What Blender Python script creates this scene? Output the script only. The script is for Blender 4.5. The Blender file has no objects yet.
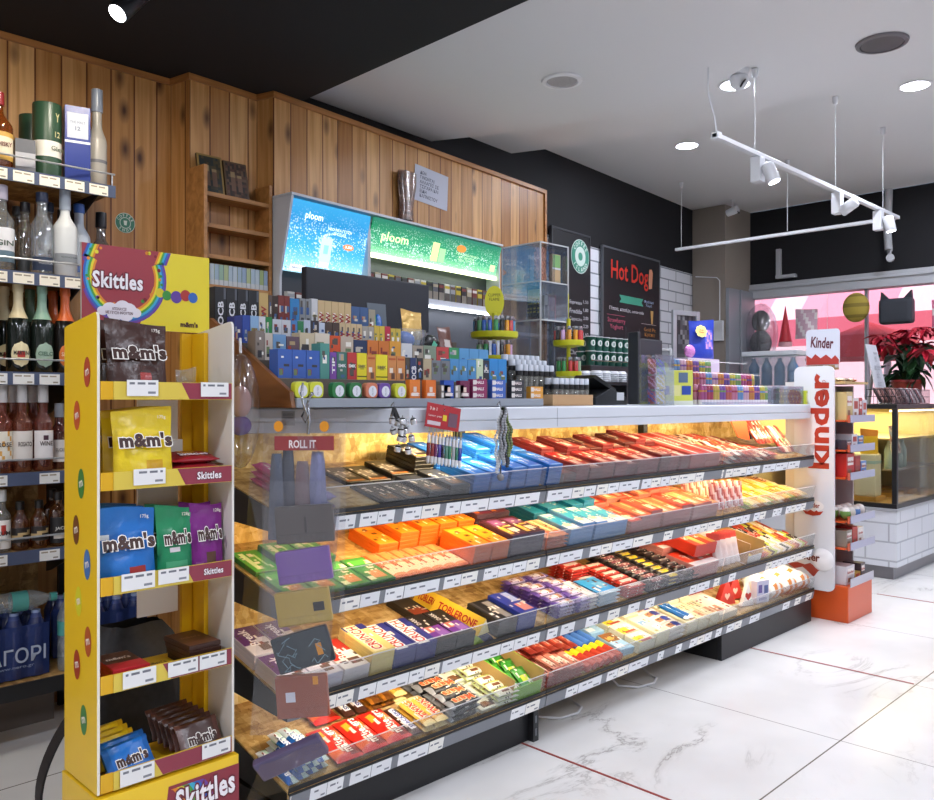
import bpy, bmesh, math, random
from mathutils import Vector, Matrix, noise as mnoise

RND = random.Random(11)
sc = bpy.context.scene
LINK = sc.collection.objects.link
PI = math.pi
FPX, EYE = 835.0, 1.2          # focal length in pixels (934 wide) and eye height in metres
RT2 = math.sqrt(2.0)


# ---- plan helpers: X runs along the candy counter, Y towards the back wall
def at_y(px, Y):
	s = (px - 467.0) / FPX
	return Y * (1 + s) / (1 - s)


def at_x(px, X):
	s = (px - 467.0) / FPX
	return X * (1 - s) / (1 + s)


def z_of(py, X, Y):
	return EYE + (400.0 - py) * (X + Y) / RT2 / FPX


def T(x, y, z):
	return Matrix.Translation((x, y, z))


def RX(a):
	return Matrix.Rotation(a, 4, 'X')


def RY(a):
	return Matrix.Rotation(a, 4, 'Y')


def RZ(a):
	return Matrix.Rotation(a, 4, 'Z')


def rad(d):
	return math.radians(d)


def SC(x, y, z):
	return Matrix.Diagonal((x, y, z, 1))


def lin(h):
	"""hex sRGB -> linear rgba"""
	if not isinstance(h, str):
		return tuple(h) if len(h) == 4 else tuple(h) + (1.0,)
	h = h.lstrip('#')
	out = []
	for i in (0, 2, 4):
		c = int(h[i:i + 2], 16) / 255.0
		out.append(c / 12.92 if c <= 0.04045 else ((c + 0.055) / 1.055) ** 2.4)
	return tuple(out) + (1.0,)


# ---- materials
_mats = {}


def nodes_mat(name):
	m = bpy.data.materials.new(name)
	m.use_nodes = True
	nt = m.node_tree
	b = nt.nodes['Principled BSDF']
	return m, nt, b


def flat(col, rough=0.45, metal=0.0, spec=0.5, coat=0.0, emit=0.0):
	key = ('flat', col, rough, metal, spec, coat, emit)
	if key in _mats:
		return _mats[key]
	m, nt, b = nodes_mat('paint')
	c = lin(col)
	b.inputs['Base Color'].default_value = c
	b.inputs['Roughness'].default_value = rough
	b.inputs['Metallic'].default_value = metal
	b.inputs['Specular IOR Level'].default_value = spec
	b.inputs['Coat Weight'].default_value = coat
	if emit:
		b.inputs['Emission Color'].default_value = c
		b.inputs['Emission Strength'].default_value = emit
	_mats[key] = m
	return m


def printed(rough=0.35, spec=0.5, wrinkle=0.0, emit=0.0, metal=0.0):
	"""printed surface: the colour comes from the mesh's own colour attribute"""
	key = ('print', rough, spec, wrinkle, emit, metal)
	if key in _mats:
		return _mats[key]
	m, nt, b = nodes_mat('printed')
	a = nt.nodes.new('ShaderNodeVertexColor')
	a.layer_name = 'Col'
	nt.links.new(a.outputs['Color'], b.inputs['Base Color'])
	b.inputs['Roughness'].default_value = rough
	b.inputs['Specular IOR Level'].default_value = spec
	b.inputs['Metallic'].default_value = metal
	if emit:
		nt.links.new(a.outputs['Color'], b.inputs['Emission Color'])
		b.inputs['Emission Strength'].default_value = emit
	if wrinkle:
		tc = nt.nodes.new('ShaderNodeTexCoord')
		n = nt.nodes.new('ShaderNodeTexNoise')
		n.inputs['Scale'].default_value = 60
		n.inputs['Detail'].default_value = 2
		bp = nt.nodes.new('ShaderNodeBump')
		bp.inputs['Strength'].default_value = wrinkle
		bp.inputs['Distance'].default_value = 0.01
		nt.links.new(tc.outputs['Object'], n.inputs['Vector'])
		nt.links.new(n.outputs['Fac'], bp.inputs['Height'])
		nt.links.new(bp.outputs['Normal'], b.inputs['Normal'])
	_mats[key] = m
	return m


def clear(tint='#ffffff', gloss=0.12, rough=0.05, haze=0.0):
	"""thin clear plastic or glass: see-through with a reflection that grows at grazing angles"""
	key = ('clear', tint, gloss, rough, haze)
	if key in _mats:
		return _mats[key]
	m, nt, b = nodes_mat('clear_plastic')
	nt.nodes.remove(b)
	out = nt.nodes['Material Output']
	tr = nt.nodes.new('ShaderNodeBsdfTransparent')
	tr.inputs['Color'].default_value = lin(tint)
	gl = nt.nodes.new('ShaderNodeBsdfGlossy')
	gl.inputs['Roughness'].default_value = rough
	fr = nt.nodes.new('ShaderNodeLayerWeight')
	fr.inputs['Blend'].default_value = 0.5
	pw = nt.nodes.new('ShaderNodeMath')
	pw.operation = 'POWER'
	pw.inputs[1].default_value = 4.0
	nt.links.new(fr.outputs['Facing'], pw.inputs[0])
	mul = nt.nodes.new('ShaderNodeMath')
	mul.operation = 'MULTIPLY_ADD'
	mul.inputs[1].default_value = 0.6
	mul.inputs[2].default_value = gloss * 0.2
	nt.links.new(pw.outputs[0], mul.inputs[0])
	mx = nt.nodes.new('ShaderNodeMixShader')
	nt.links.new(mul.outputs[0], mx.inputs[0])
	nt.links.new(tr.outputs[0], mx.inputs[1])
	nt.links.new(gl.outputs[0], mx.inputs[2])
	last = mx
	if haze:
		df = nt.nodes.new('ShaderNodeBsdfDiffuse')
		df.inputs['Color'].default_value = lin(tint)
		m2 = nt.nodes.new('ShaderNodeMixShader')
		m2.inputs[0].default_value = haze
		nt.links.new(mx.outputs[0], m2.inputs[1])
		nt.links.new(df.outputs[0], m2.inputs[2])
		last = m2
	nt.links.new(last.outputs[0], out.inputs['Surface'])
	_mats[key] = m
	return m


def ramp(nt, stops):
	r = nt.nodes.new('ShaderNodeValToRGB')
	e = r.color_ramp.elements
	while len(e) < len(stops):
		e.new(0.5)
	for k, (p, c) in enumerate(stops):
		e[k].position = p
		e[k].color = lin(c)
	return r


def mapped(nt, scale=(1, 1, 1), rot=(0, 0, 0), coord='Object'):
	tc = nt.nodes.new('ShaderNodeTexCoord')
	mp = nt.nodes.new('ShaderNodeMapping')
	mp.inputs['Scale'].default_value = scale
	mp.inputs['Rotation'].default_value = rot
	nt.links.new(tc.outputs[coord], mp.inputs['Vector'])
	return mp


def mixc(nt, fac, a, b, mode='MIX'):
	n = nt.nodes.new('ShaderNodeMix')
	n.data_type = 'RGBA'
	n.blend_type = mode
	for sock, v in ((n.inputs[0], fac), (n.inputs[6], a), (n.inputs[7], b)):
		if hasattr(v, 'is_output') or hasattr(v, 'links'):
			nt.links.new(v, sock)
		elif isinstance(v, (int, float)):
			sock.default_value = v
		else:
			sock.default_value = lin(v)
	return n.outputs[2]


def osb_mat(name, stops, plane='XZ'):
	m, nt, b = nodes_mat(name)
	rots = {'XZ': (PI / 2, 0, 0), 'XY': (0, 0, 0)}
	layers = []
	for k, (sc_, ang) in enumerate((((12, 55, 34), .5), ((50, 14, 34), .9), ((28, 34, 14), 2.2))):
		mp = mapped(nt, sc_, (ang * .4, ang * .3, ang))
		nz = nt.nodes.new('ShaderNodeTexNoise')
		nz.inputs['Scale'].default_value = 1.6
		nz.inputs['Detail'].default_value = 2
		nt.links.new(mp.outputs[0], nz.inputs['Vector'])
		ad = nt.nodes.new('ShaderNodeVectorMath')
		ad.operation = 'MULTIPLY_ADD'
		ad.inputs[1].default_value = (.9, .9, .9)
		nt.links.new(nz.outputs['Color'], ad.inputs[0])
		nt.links.new(mp.outputs[0], ad.inputs[2])
		v = nt.nodes.new('ShaderNodeTexVoronoi')
		v.inputs['Scale'].default_value = 1.0
		nt.links.new(ad.outputs[0], v.inputs['Vector'])
		sp = nt.nodes.new('ShaderNodeSeparateColor')
		nt.links.new(v.outputs['Color'], sp.inputs[0])
		layers.append(sp.outputs[0])
	av = nt.nodes.new('ShaderNodeMath')
	av.operation = 'ADD'
	nt.links.new(layers[0], av.inputs[0])
	nt.links.new(layers[1], av.inputs[1])
	a2 = nt.nodes.new('ShaderNodeMath')
	a2.operation = 'ADD'
	nt.links.new(av.outputs[0], a2.inputs[0])
	nt.links.new(layers[2], a2.inputs[1])
	dv = nt.nodes.new('ShaderNodeMath')
	dv.operation = 'DIVIDE'
	dv.inputs[1].default_value = 3.0
	nt.links.new(a2.outputs[0], dv.inputs[0])
	r = ramp(nt, stops)
	nt.links.new(dv.outputs[0], r.inputs[0])
	nt.links.new(r.outputs[0], b.inputs['Base Color'])
	b.inputs['Roughness'].default_value = 0.55
	b.inputs['Specular IOR Level'].default_value = 0.3
	return m


def plank_mat(name, base, dark, knot, width=0.105, axis='X'):
	"""upright knotty-pine boards: joints every `width` along the object's own x"""
	m, nt, b = nodes_mat(name)
	tc = nt.nodes.new('ShaderNodeTexCoord')
	sx = nt.nodes.new('ShaderNodeSeparateXYZ')
	nt.links.new(tc.outputs['Object'], sx.inputs[0])

	def math_(op, a, bval=None):
		n = nt.nodes.new('ShaderNodeMath')
		n.operation = op
		for i, v in enumerate((a, bval)):
			if v is None:
				continue
			if hasattr(v, 'links'):
				nt.links.new(v, n.inputs[i])
			else:
				n.inputs[i].default_value = v
		return n.outputs[0]
	u = math_('DIVIDE', sx.outputs[0], width)
	idx = math_('FLOOR', u)
	fr = math_('FRACT', u)
	edge = math_('LESS_THAN', math_('ABSOLUTE', math_('SUBTRACT', fr, 0.5)), 0.468)
	wn = nt.nodes.new('ShaderNodeTexWhiteNoise')
	wn.noise_dimensions = '1D'
	nt.links.new(idx, wn.inputs['W'])
	# shift the grain of each board
	cmb = nt.nodes.new('ShaderNodeCombineXYZ')
	nt.links.new(sx.outputs[0], cmb.inputs[0])
	nt.links.new(math_('MULTIPLY', wn.outputs['Value'], 9.0), cmb.inputs[1])
	nt.links.new(math_('ADD', sx.outputs[2], math_('MULTIPLY', wn.outputs['Value'], 5.0)), cmb.inputs[2])
	mp = nt.nodes.new('ShaderNodeMapping')
	mp.inputs['Scale'].default_value = (40, 1, 1.8)
	nt.links.new(cmb.outputs[0], mp.inputs['Vector'])
	gr = nt.nodes.new('ShaderNodeTexNoise')
	gr.inputs['Scale'].default_value = 1.0
	gr.inputs['Detail'].default_value = 4
	gr.inputs['Distortion'].default_value = 0.6
	nt.links.new(mp.outputs[0], gr.inputs['Vector'])
	r1 = ramp(nt, [(0.3, dark), (0.62, base)])
	nt.links.new(gr.outputs['Fac'], r1.inputs[0])
	tone = nt.nodes.new('ShaderNodeMix')
	tone.data_type = 'RGBA'
	tone.blend_type = 'MULTIPLY'
	tone.inputs[0].default_value = 1.0
	nt.links.new(r1.outputs[0], tone.inputs[6])
	rt = ramp(nt, [(0.0, '#cbb79c'), (1.0, '#ffffff')])
	nt.links.new(wn.outputs['Value'], rt.inputs[0])
	nt.links.new(rt.outputs[0], tone.inputs[7])
	# knots
	mk = nt.nodes.new('ShaderNodeMapping')
	mk.inputs['Scale'].default_value = (12.0, 1, 5.5)
	nt.links.new(cmb.outputs[0], mk.inputs['Vector'])
	vo = nt.nodes.new('ShaderNodeTexVoronoi')
	vo.inputs['Scale'].default_value = 1.0
	nt.links.new(mk.outputs[0], vo.inputs['Vector'])
	rk = ramp(nt, [(0.06, '#ffffff'), (0.15, '#d0d0d0'), (0.34, '#000000')])
	nt.links.new(vo.outputs['Distance'], rk.inputs[0])
	sk_ = nt.nodes.new('ShaderNodeSeparateColor')
	nt.links.new(vo.outputs['Color'], sk_.inputs[0])
	kf = math_('MULTIPLY', rk.outputs[0], math_('GREATER_THAN', sk_.outputs[0], 0.62))
	c = mixc(nt, kf, tone.outputs[2], knot)
	rg = ramp(nt, [(0.0, '#8a6238'), (1.0, '#ffffff')])
	nt.links.new(edge, rg.inputs[0])
	c2 = mixc(nt, 1.0, c, rg.outputs[0], 'MULTIPLY')
	nt.links.new(c2, b.inputs['Base Color'])
	b.inputs['Roughness'].default_value = 0.42
	bp = nt.nodes.new('ShaderNodeBump')
	bp.inputs['Strength'].default_value = 0.5
	bp.inputs['Distance'].default_value = 0.004
	nt.links.new(edge, bp.inputs['Height'])
	nt.links.new(bp.outputs['Normal'], b.inputs['Normal'])
	return m


def wood_mat(name, base, dark, scale=(3, 3, 40), rough=0.45):
	m, nt, b = nodes_mat(name)
	mp = mapped(nt, scale)
	n = nt.nodes.new('ShaderNodeTexNoise')
	n.inputs['Scale'].default_value = 1.0
	n.inputs['Detail'].default_value = 4
	n.inputs['Distortion'].default_value = 0.5
	nt.links.new(mp.outputs[0], n.inputs['Vector'])
	r = ramp(nt, [(0.3, dark), (0.68, base)])
	nt.links.new(n.outputs['Fac'], r.inputs[0])
	nt.links.new(r.outputs[0], b.inputs['Base Color'])
	b.inputs['Roughness'].default_value = rough
	return m


def brick_mat(name, tile, grout, w, h, plane='XZ', rough=0.2, mortar=0.012):
	m, nt, b = nodes_mat(name)
	tc = nt.nodes.new('ShaderNodeTexCoord')
	sx = nt.nodes.new('ShaderNodeSeparateXYZ')
	nt.links.new(tc.outputs['Object'], sx.inputs[0])
	cb = nt.nodes.new('ShaderNodeCombineXYZ')
	nt.links.new(sx.outputs['XYZ'.index(plane[0])], cb.inputs[0])
	nt.links.new(sx.outputs['XYZ'.index(plane[1])], cb.inputs[1])
	br = nt.nodes.new('ShaderNodeTexBrick')
	br.inputs['Color1'].default_value = lin(tile)
	br.inputs['Color2'].default_value = lin(tile)
	br.inputs['Mortar'].default_value = lin(grout)
	br.inputs['Scale'].default_value = 1.0
	br.inputs['Brick Width'].default_value = w
	br.inputs['Row Height'].default_value = h
	br.inputs['Mortar Size'].default_value = mortar * .5
	nt.links.new(cb.outputs[0], br.inputs['Vector'])
	nt.links.new(br.outputs['Color'], b.inputs['Base Color'])
	b.inputs['Roughness'].default_value = rough
	bp = nt.nodes.new('ShaderNodeBump')
	bp.invert = True
	bp.inputs['Strength'].default_value = 0.4
	bp.inputs['Distance'].default_value = 0.003
	nt.links.new(br.outputs['Fac'], bp.inputs['Height'])
	nt.links.new(bp.outputs['Normal'], b.inputs['Normal'])
	return m


def speckle_mat(name, stops, scale=40, rough=.4, emit=0.0, detail=3):
	m, nt, b = nodes_mat(name)
	mp = mapped(nt, (scale, scale, scale))
	n = nt.nodes.new('ShaderNodeTexNoise')
	n.inputs['Scale'].default_value = 1
	n.inputs['Detail'].default_value = detail
	nt.links.new(mp.outputs[0], n.inputs['Vector'])
	r = ramp(nt, stops)
	nt.links.new(n.outputs['Fac'], r.inputs[0])
	nt.links.new(r.outputs[0], b.inputs['Base Color'])
	b.inputs['Roughness'].default_value = rough
	if emit:
		nt.links.new(r.outputs[0], b.inputs['Emission Color'])
		b.inputs['Emission Strength'].default_value = emit
	return m


# ---- mesh builder
class MB:
	def __init__(s):
		s.v, s.f, s.c, s.m = [], [], [], []

	def face(s, idx, col, mi=0):
		s.f.append(tuple(idx))
		s.c.append(lin(col))
		s.m.append(mi)

	def quad(s, a, b, c, d, col, mi=0):
		i = len(s.v)
		s.v += [tuple(a), tuple(b), tuple(c), tuple(d)]
		s.face((i, i + 1, i + 2, i + 3), col, mi)

	def box(s, x0, x1, y0, y1, z0, z1, col='#ffffff', M=None, top=None, front=None, mi=0, left=None, taper=0.0):
		i = len(s.v)
		t = taper
		pts = [(x0, y0, z0), (x1, y0, z0), (x1, y1, z0), (x0, y1, z0), (x0 + t, y0 + t, z1), (x1 - t, y0 + t, z1), (x1 - t, y1 - t, z1), (x0 + t, y1 - t, z1)]
		if M is not None:
			pts = [tuple(M @ Vector(p)) for p in pts]
		s.v += pts
		for q, c in (((0, 3, 2, 1), col), ((4, 5, 6, 7), top or col), ((0, 1, 5, 4), front or col), ((1, 2, 6, 5), col), ((2, 3, 7, 6), col), ((3, 0, 4, 7), left or col)):
			s.face([i + k for k in q], c, mi)
		return s

	def grid(s, fn, nu, nv, colfn, mi=0, wrapu=False):
		i = len(s.v)
		cu = nu if wrapu else nu + 1
		for a in range(nv + 1):
			for b in range(cu):
				s.v.append(tuple(fn(b / nu, a / nv)))
		for a in range(nv):
			for b in range(nu):
				b2 = (b + 1) % cu
				s.face((i + a * cu + b, i + a * cu + b2, i + (a + 1) * cu + b2, i + (a + 1) * cu + b), colfn((b + .5) / nu, (a + .5) / nv) if callable(colfn) else colfn, mi)
		return s

	def lathe(s, prof, seg=16, col='#ffffff', M=None, mi=0, cap=True):
		"""prof: list of (r, z[, colour, mat]) from bottom to top; colour applies to the band above"""
		i = len(s.v)
		n = len(prof)
		for p in prof:
			for k in range(seg):
				a = 2 * PI * k / seg
				q = (p[0] * math.cos(a), p[0] * math.sin(a), p[1])
				s.v.append(tuple(M @ Vector(q)) if M is not None else q)
		for j in range(n - 1):
			c = prof[j][2] if len(prof[j]) > 2 and prof[j][2] else col
			mm = prof[j][3] if len(prof[j]) > 3 else mi
			for k in range(seg):
				k2 = (k + 1) % seg
				s.face((i + j * seg + k, i + j * seg + k2, i + (j + 1) * seg + k2, i + (j + 1) * seg + k), c, mm)
		if cap:
			c0 = prof[0][2] if len(prof[0]) > 2 and prof[0][2] else col
			s.face([i + k for k in reversed(range(seg))], c0, prof[0][3] if len(prof[0]) > 3 else mi)
			c1 = prof[-2][2] if len(prof[-2]) > 2 and prof[-2][2] else col
			s.face([i + (n - 1) * seg + k for k in range(seg)], c1, prof[-2][3] if len(prof[-2]) > 3 else mi)
		return s

	def tube(s, path, r, seg=6, col='#ffffff', mi=0, closed=False):
		i = len(s.v)
		P_ = [Vector(p) for p in path]
		n = len(P_)
		for k, p in enumerate(P_):
			if closed:
				d = P_[(k + 1) % n] - P_[k - 1]
			else:
				d = P_[min(k + 1, n - 1)] - P_[max(k - 1, 0)]
			d.normalize()
			up = Vector((0, 0, 1)) if abs(d.z) < 0.9 else Vector((1, 0, 0))
			a = d.cross(up).normalized()
			b = d.cross(a).normalized()
			rr = r[k] if isinstance(r, (list, tuple)) else r
			for q in range(seg):
				t = 2 * PI * q / seg
				s.v.append(tuple(p + (a * math.cos(t) + b * math.sin(t)) * rr))
		for k in range(n if closed else n - 1):
			k2 = (k + 1) % n
			for q in range(seg):
				q2 = (q + 1) % seg
				s.face((i + k * seg + q, i + k * seg + q2, i + k2 * seg + q2, i + k2 * seg + q), col, mi)
		if not closed:
			s.face([i + q for q in range(seg)], col, mi)
			s.face([i + (n - 1) * seg + q for q in reversed(range(seg))], col, mi)
		return s

	def ball(s, c, r, col, seg=12, rings=8, sq=(1, 1, 1), mi=0, M=None):
		i = len(s.v)
		for a in range(rings + 1):
			th = PI * a / rings
			for b in range(seg):
				ph = 2 * PI * b / seg
				q = Vector((c[0] + r * sq[0] * math.sin(th) * math.cos(ph), c[1] + r * sq[1] * math.sin(th) * math.sin(ph), c[2] - r * sq[2] * math.cos(th)))
				s.v.append(tuple(M @ q) if M is not None else tuple(q))
		for a in range(rings):
			for b in range(seg):
				b2 = (b + 1) % seg
				s.face((i + a * seg + b, i + a * seg + b2, i + (a + 1) * seg + b2, i + (a + 1) * seg + b), col, mi)
		return s

	def prism(s, pts, y0, y1, col, M=None, cap=None, mi=0):
		"""outline in x,z extruded along y"""
		i = len(s.v)
		n = len(pts)
		for y in (y0, y1):
			for p in pts:
				q = (p[0], y, p[1])
				s.v.append(tuple(M @ Vector(q)) if M is not None else q)
		s.face([i + k for k in range(n)], cap or col, mi)
		s.face([i + n + k for k in reversed(range(n))], cap or col, mi)
		for k in range(n):
			k2 = (k + 1) % n
			s.face((i + k, i + n + k, i + n + k2, i + k2), col, mi)
		return s

	def mesh(s, name, mats, smooth=False, bevel=0.0, seg=2, weld=False):
		me = bpy.data.meshes.new(name)
		me.from_pydata(s.v, [], s.f)
		if not isinstance(mats, (list, tuple)):
			mats = [mats]
		for m in mats:
			me.materials.append(m)
		ca = me.color_attributes.new('Col', 'FLOAT_COLOR', 'CORNER')
		buf = []
		for p, c in zip(me.polygons, s.c):
			for _ in range(p.loop_total):
				buf += c
		ca.data.foreach_set('color', buf)
		me.polygons.foreach_set('material_index', s.m)
		if bevel or weld or smooth:
			bm = bmesh.new()
			bm.from_mesh(me)
			if weld:
				bmesh.ops.remove_doubles(bm, verts=bm.verts, dist=1e-5)
			bmesh.ops.recalc_face_normals(bm, faces=bm.faces)
			if bevel:
				ed = [e for e in bm.edges if len(e.link_faces) == 2 and e.calc_face_angle(0) > 0.7]
				bmesh.ops.bevel(bm, geom=ed, offset=bevel, segments=seg, affect='EDGES', profile=0.6)
			bm.to_mesh(me)
			bm.free()
		if smooth:
			for p in me.polygons:
				p.use_smooth = True
			try:
				me.set_sharp_from_angle(angle=rad(48))
			except Exception:
				pass
		me.update()
		return me


# ---- objects
def obj(name, me, parent=None, M=None):
	o = bpy.data.objects.new(name, me)
	LINK(o)
	if parent is not None:
		o.parent = parent
	if M is not None:
		o.matrix_local = M
	return o


def tag(o, label, cat, group=None):
	o['label'] = label
	o['category'] = cat
	if group:
		o['group'] = group
	return o


def thing(name, label, cat, M=None, group=None):
	o = bpy.data.objects.new(name, None)
	o.empty_display_size = 0.05
	LINK(o)
	if M is not None:
		o.matrix_local = M
	FRAME[o.name] = (M or Matrix.Identity(4)).copy()
	return tag(o, label, cat, group)


FRAME = {}


def inv(o):
	"""from room coordinates into the thing's own"""
	return FRAME[o.name].inverted()


def struct(name, me, M=None, parent=None):
	o = obj(name, me, parent, M)
	if parent is None:
		o['kind'] = 'structure'
	return o


class Kind:
	"""a kind of thing: its mesh and the meshes of its parts; put() sets one more of it in the scene"""

	def __init__(s, name, me, cat, parts=()):
		s.name, s.me, s.cat, s.parts = name, me, cat, list(parts)

	def add(s, name, me, M=None, under=None, label=None):
		s.parts.append((name, me, M, under, label))
		return len(s.parts) - 1

	def put(s, M, label, group=None, first=None):
		o = obj(s.name, s.me, None, M) if s.me is not None else thing(s.name, label, s.cat, M)
		tag(o, label, s.cat, group)
		made = []
		for p in s.parts:
			name, me, pm = p[0], p[1], p[2]
			under = p[3] if len(p) > 3 else None
			c = obj(name, me, o if under is None else made[under], pm)
			if len(p) > 4 and p[4]:
				c['label'] = p[4]
			made.append(c)
		return o


ORD = ['first', 'second', 'third', 'fourth', 'fifth', 'sixth', 'seventh', 'eighth', 'ninth', 'tenth', 'eleventh', 'twelfth', 'thirteenth', 'fourteenth', 'fifteenth', 'sixteenth', 'seventeenth', 'eighteenth', 'nineteenth', 'twentieth']
ORD += ['twenty-' + o for o in ORD[:9]] + ['thirtieth'] + ['thirty-' + o for o in ORD[:9]]

# ---- lettering: real letter shapes, flat as print
_txt = {}


def text_mesh(s, h=None, w=None, col='#000000', bold=0.0, shear=0.0, mat=None, spacing=1.0, extrude=0.0, line=1.0, align='CENTER', res=2, z=0.0):
	"""letters lying in the x,y plane, centred; h = height of the block, w = its width"""
	key = (s, h, w, col, bold, shear, spacing, extrude, line, align, res, id(mat), z)
	if key in _txt:
		return _txt[key]
	cu = bpy.data.curves.new('lettering', 'FONT')
	cu.body = s
	cu.align_x = align
	cu.resolution_u = res
	cu.offset = bold
	cu.shear = shear
	cu.space_character = spacing
	cu.space_line = line
	cu.extrude = extrude
	o = bpy.data.objects.new('lettering', cu)
	LINK(o)
	dg = bpy.context.evaluated_depsgraph_get()
	me = bpy.data.meshes.new_from_object(o.evaluated_get(dg))
	bpy.data.objects.remove(o)
	bpy.data.curves.remove(cu)
	me.name = 'lettering'
	if len(me.vertices):
		xs = [v.co.x for v in me.vertices]
		ys = [v.co.y for v in me.vertices]
		x0, x1, y0, y1 = min(xs), max(xs), min(ys), max(ys)
		sx = sy = None
		if h:
			sy = h / max(y1 - y0, 1e-6)
		if w:
			sx = w / max(x1 - x0, 1e-6)
		sx = sx or sy or 1.0
		sy = sy or sx
		for v in me.vertices:
			v.co = ((v.co.x - (x0 + x1) / 2) * sx, (v.co.y - (y0 + y1) / 2) * sy, v.co.z * sx + z)
	me.materials.clear()
	me.materials.append(mat or flat(col, 0.45))
	_txt[key] = me
	return me


def join_meshes(name, items):
	"""items: (mesh, Matrix) -> one mesh, materials merged"""
	bm = bmesh.new()
	mats = []
	for me, M in items:
		remap = []
		for m in me.materials:
			if m not in mats:
				mats.append(m)
			remap.append(mats.index(m))
		t = me.copy()
		t.transform(M)
		k0 = len(bm.faces)
		bm.from_mesh(t)
		bm.faces.ensure_lookup_table()
		for f in bm.faces[k0:]:
			f.material_index = remap[f.material_index] if f.material_index < len(remap) else 0
		bpy.data.meshes.remove(t)
	out = bpy.data.meshes.new(name)
	bm.to_mesh(out)
	bm.free()
	for m in mats:
		out.materials.append(m)
	return out


def raw_size(s, bold, shear, spacing):
	me = text_mesh(s, None, None, '#000000', bold, shear, spacing=spacing)
	xs = [v.co.x for v in me.vertices]
	ys = [v.co.y for v in me.vertices]
	return max(xs) - min(xs), max(ys) - min(ys)


def outlined(s, h, w, col, rim, bold=0.02, rimw=0.06, shear=0.0, spacing=1.08):
	"""letters with a contrasting outline"""
	iw, ih = raw_size(s, bold, shear, spacing)
	ow, oh = raw_size(s, bold + rimw, shear, spacing)
	a = text_mesh(s, oh * h / ih, ow * w / iw, rim, bold + rimw, shear, spacing=spacing)
	b = text_mesh(s, h, w, col, bold, shear, spacing=spacing)
	return join_meshes('lettering', [(a, T(0, 0, 0)), (b, T(0, 0, 0.0003))])


UP_XZ = RX(PI / 2)            # lettering standing upright, read from the -Y side
# =====================================================================  the room
cam_d = bpy.data.cameras.new('camera')
cam_d.sensor_fit = 'HORIZONTAL'
cam_d.sensor_width = 36.0
cam_d.lens = FPX / 934.0 * 36.0
cam_d.clip_start = 0.05
cam = bpy.data.objects.new('camera', cam_d)
LINK(cam)
cam.location = (0, 0, EYE)
cam.rotation_euler = (PI / 2, 0, -PI / 4)
sc.camera = cam

# ---- floor: large white marble tiles
def floor_mat():
	m, nt, b = nodes_mat('marble_tiles')
	tc = nt.nodes.new('ShaderNodeTexCoord')
	sx = nt.nodes.new('ShaderNodeSeparateXYZ')
	nt.links.new(tc.outputs['Object'], sx.inputs[0])

	def mth(op, a, bv=None, cv=None):
		n = nt.nodes.new('ShaderNodeMath')
		n.operation = op
		for i, v in enumerate((a, bv, cv)):
			if v is None:
				continue
			if hasattr(v, 'links'):
				nt.links.new(v, n.inputs[i])
			else:
				n.inputs[i].default_value = v
		return n.outputs[0]
	jx = mth('LESS_THAN', mth('ABSOLUTE', mth('SUBTRACT', mth('FRACT', mth('DIVIDE', mth('ADD', sx.outputs[0], 8.1 - 2.2 + 0.405), 0.81)), 0.5)), 0.0022)
	jy = mth('LESS_THAN', mth('ABSOLUTE', mth('SUBTRACT', mth('FRACT', mth('DIVIDE', mth('ADD', sx.outputs[1], 8.4 - 1.15 + 0.84), 1.68)), 0.5)), 0.0016)
	joint = mth('MAXIMUM', jx, jy)
	# veins
	mp = nt.nodes.new('ShaderNodeMapping')
	mp.inputs['Rotation'].default_value = (0, 0, 0.7)
	mp.inputs['Scale'].default_value = (1.0, 1.9, 1)
	nt.links.new(tc.outputs['Object'], mp.inputs['Vector'])
	n1 = nt.nodes.new('ShaderNodeTexNoise')
	n1.inputs['Scale'].default_value = 1.3
	n1.inputs['Detail'].default_value = 7
	n1.inputs['Roughness'].default_value = 0.62
	n1.inputs['Distortion'].default_value = 1.2
	nt.links.new(mp.outputs[0], n1.inputs['Vector'])
	v = mth('ABSOLUTE', mth('SUBTRACT', n1.outputs['Fac'], 0.47))
	rv = ramp(nt, [(0.0, '#ffffff'), (0.012, '#8a8a8a'), (0.045, '#000000')])
	nt.links.new(v, rv.inputs[0])
	n2 = nt.nodes.new('ShaderNodeTexNoise')
	n2.inputs['Scale'].default_value = 0.9
	nt.links.new(tc.outputs['Object'], n2.inputs['Vector'])
	rm = ramp(nt, [(0.5, '#000000'), (0.66, '#ffffff')])
	nt.links.new(n2.outputs['Fac'], rm.inputs[0])
	vm = mth('MULTIPLY', rv.outputs[0], mth('MULTIPLY', rm.outputs[0], 0.8))
	n3 = nt.nodes.new('ShaderNodeTexNoise')
	n3.inputs['Scale'].default_value = 2.2
	n3.inputs['Detail'].default_value = 3
	nt.links.new(tc.outputs['Object'], n3.inputs['Vector'])
	rc = ramp(nt, [(0.35, '#d8d7d4'), (0.65, '#e4e3e0')])
	nt.links.new(n3.outputs['Fac'], rc.inputs[0])
	c = mixc(nt, vm, rc.outputs[0], '#8f8b86')
	c2 = mixc(nt, joint, c, '#6e6860')
	nt.links.new(c2, b.inputs['Base Color'])
	b.inputs['Roughness'].default_value = 0.18
	b.inputs['Specular IOR Level'].default_value = 0.32
	return m


X0, X1, Y0, Y1 = -3.2, 7.4, -4.0, 4.6
ZC = 2.95
f = MB().box(X0, 9.6, Y0, Y1, -0.08, 0.0)
struct('floor', f.mesh('floor', floor_mat()))
red = flat('#8c2a22', 0.5)
for k, (xa, ya, yb) in enumerate(((2.2, -1.0, 2.1), (3.83, 1.16, 1.95), (5.45, 0.9, 1.86))):
	struct('trim_%d' % (k + 1), MB().box(xa - .005, xa + .005, ya, yb, 0.0, 0.0012).mesh('trim', red))

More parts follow.
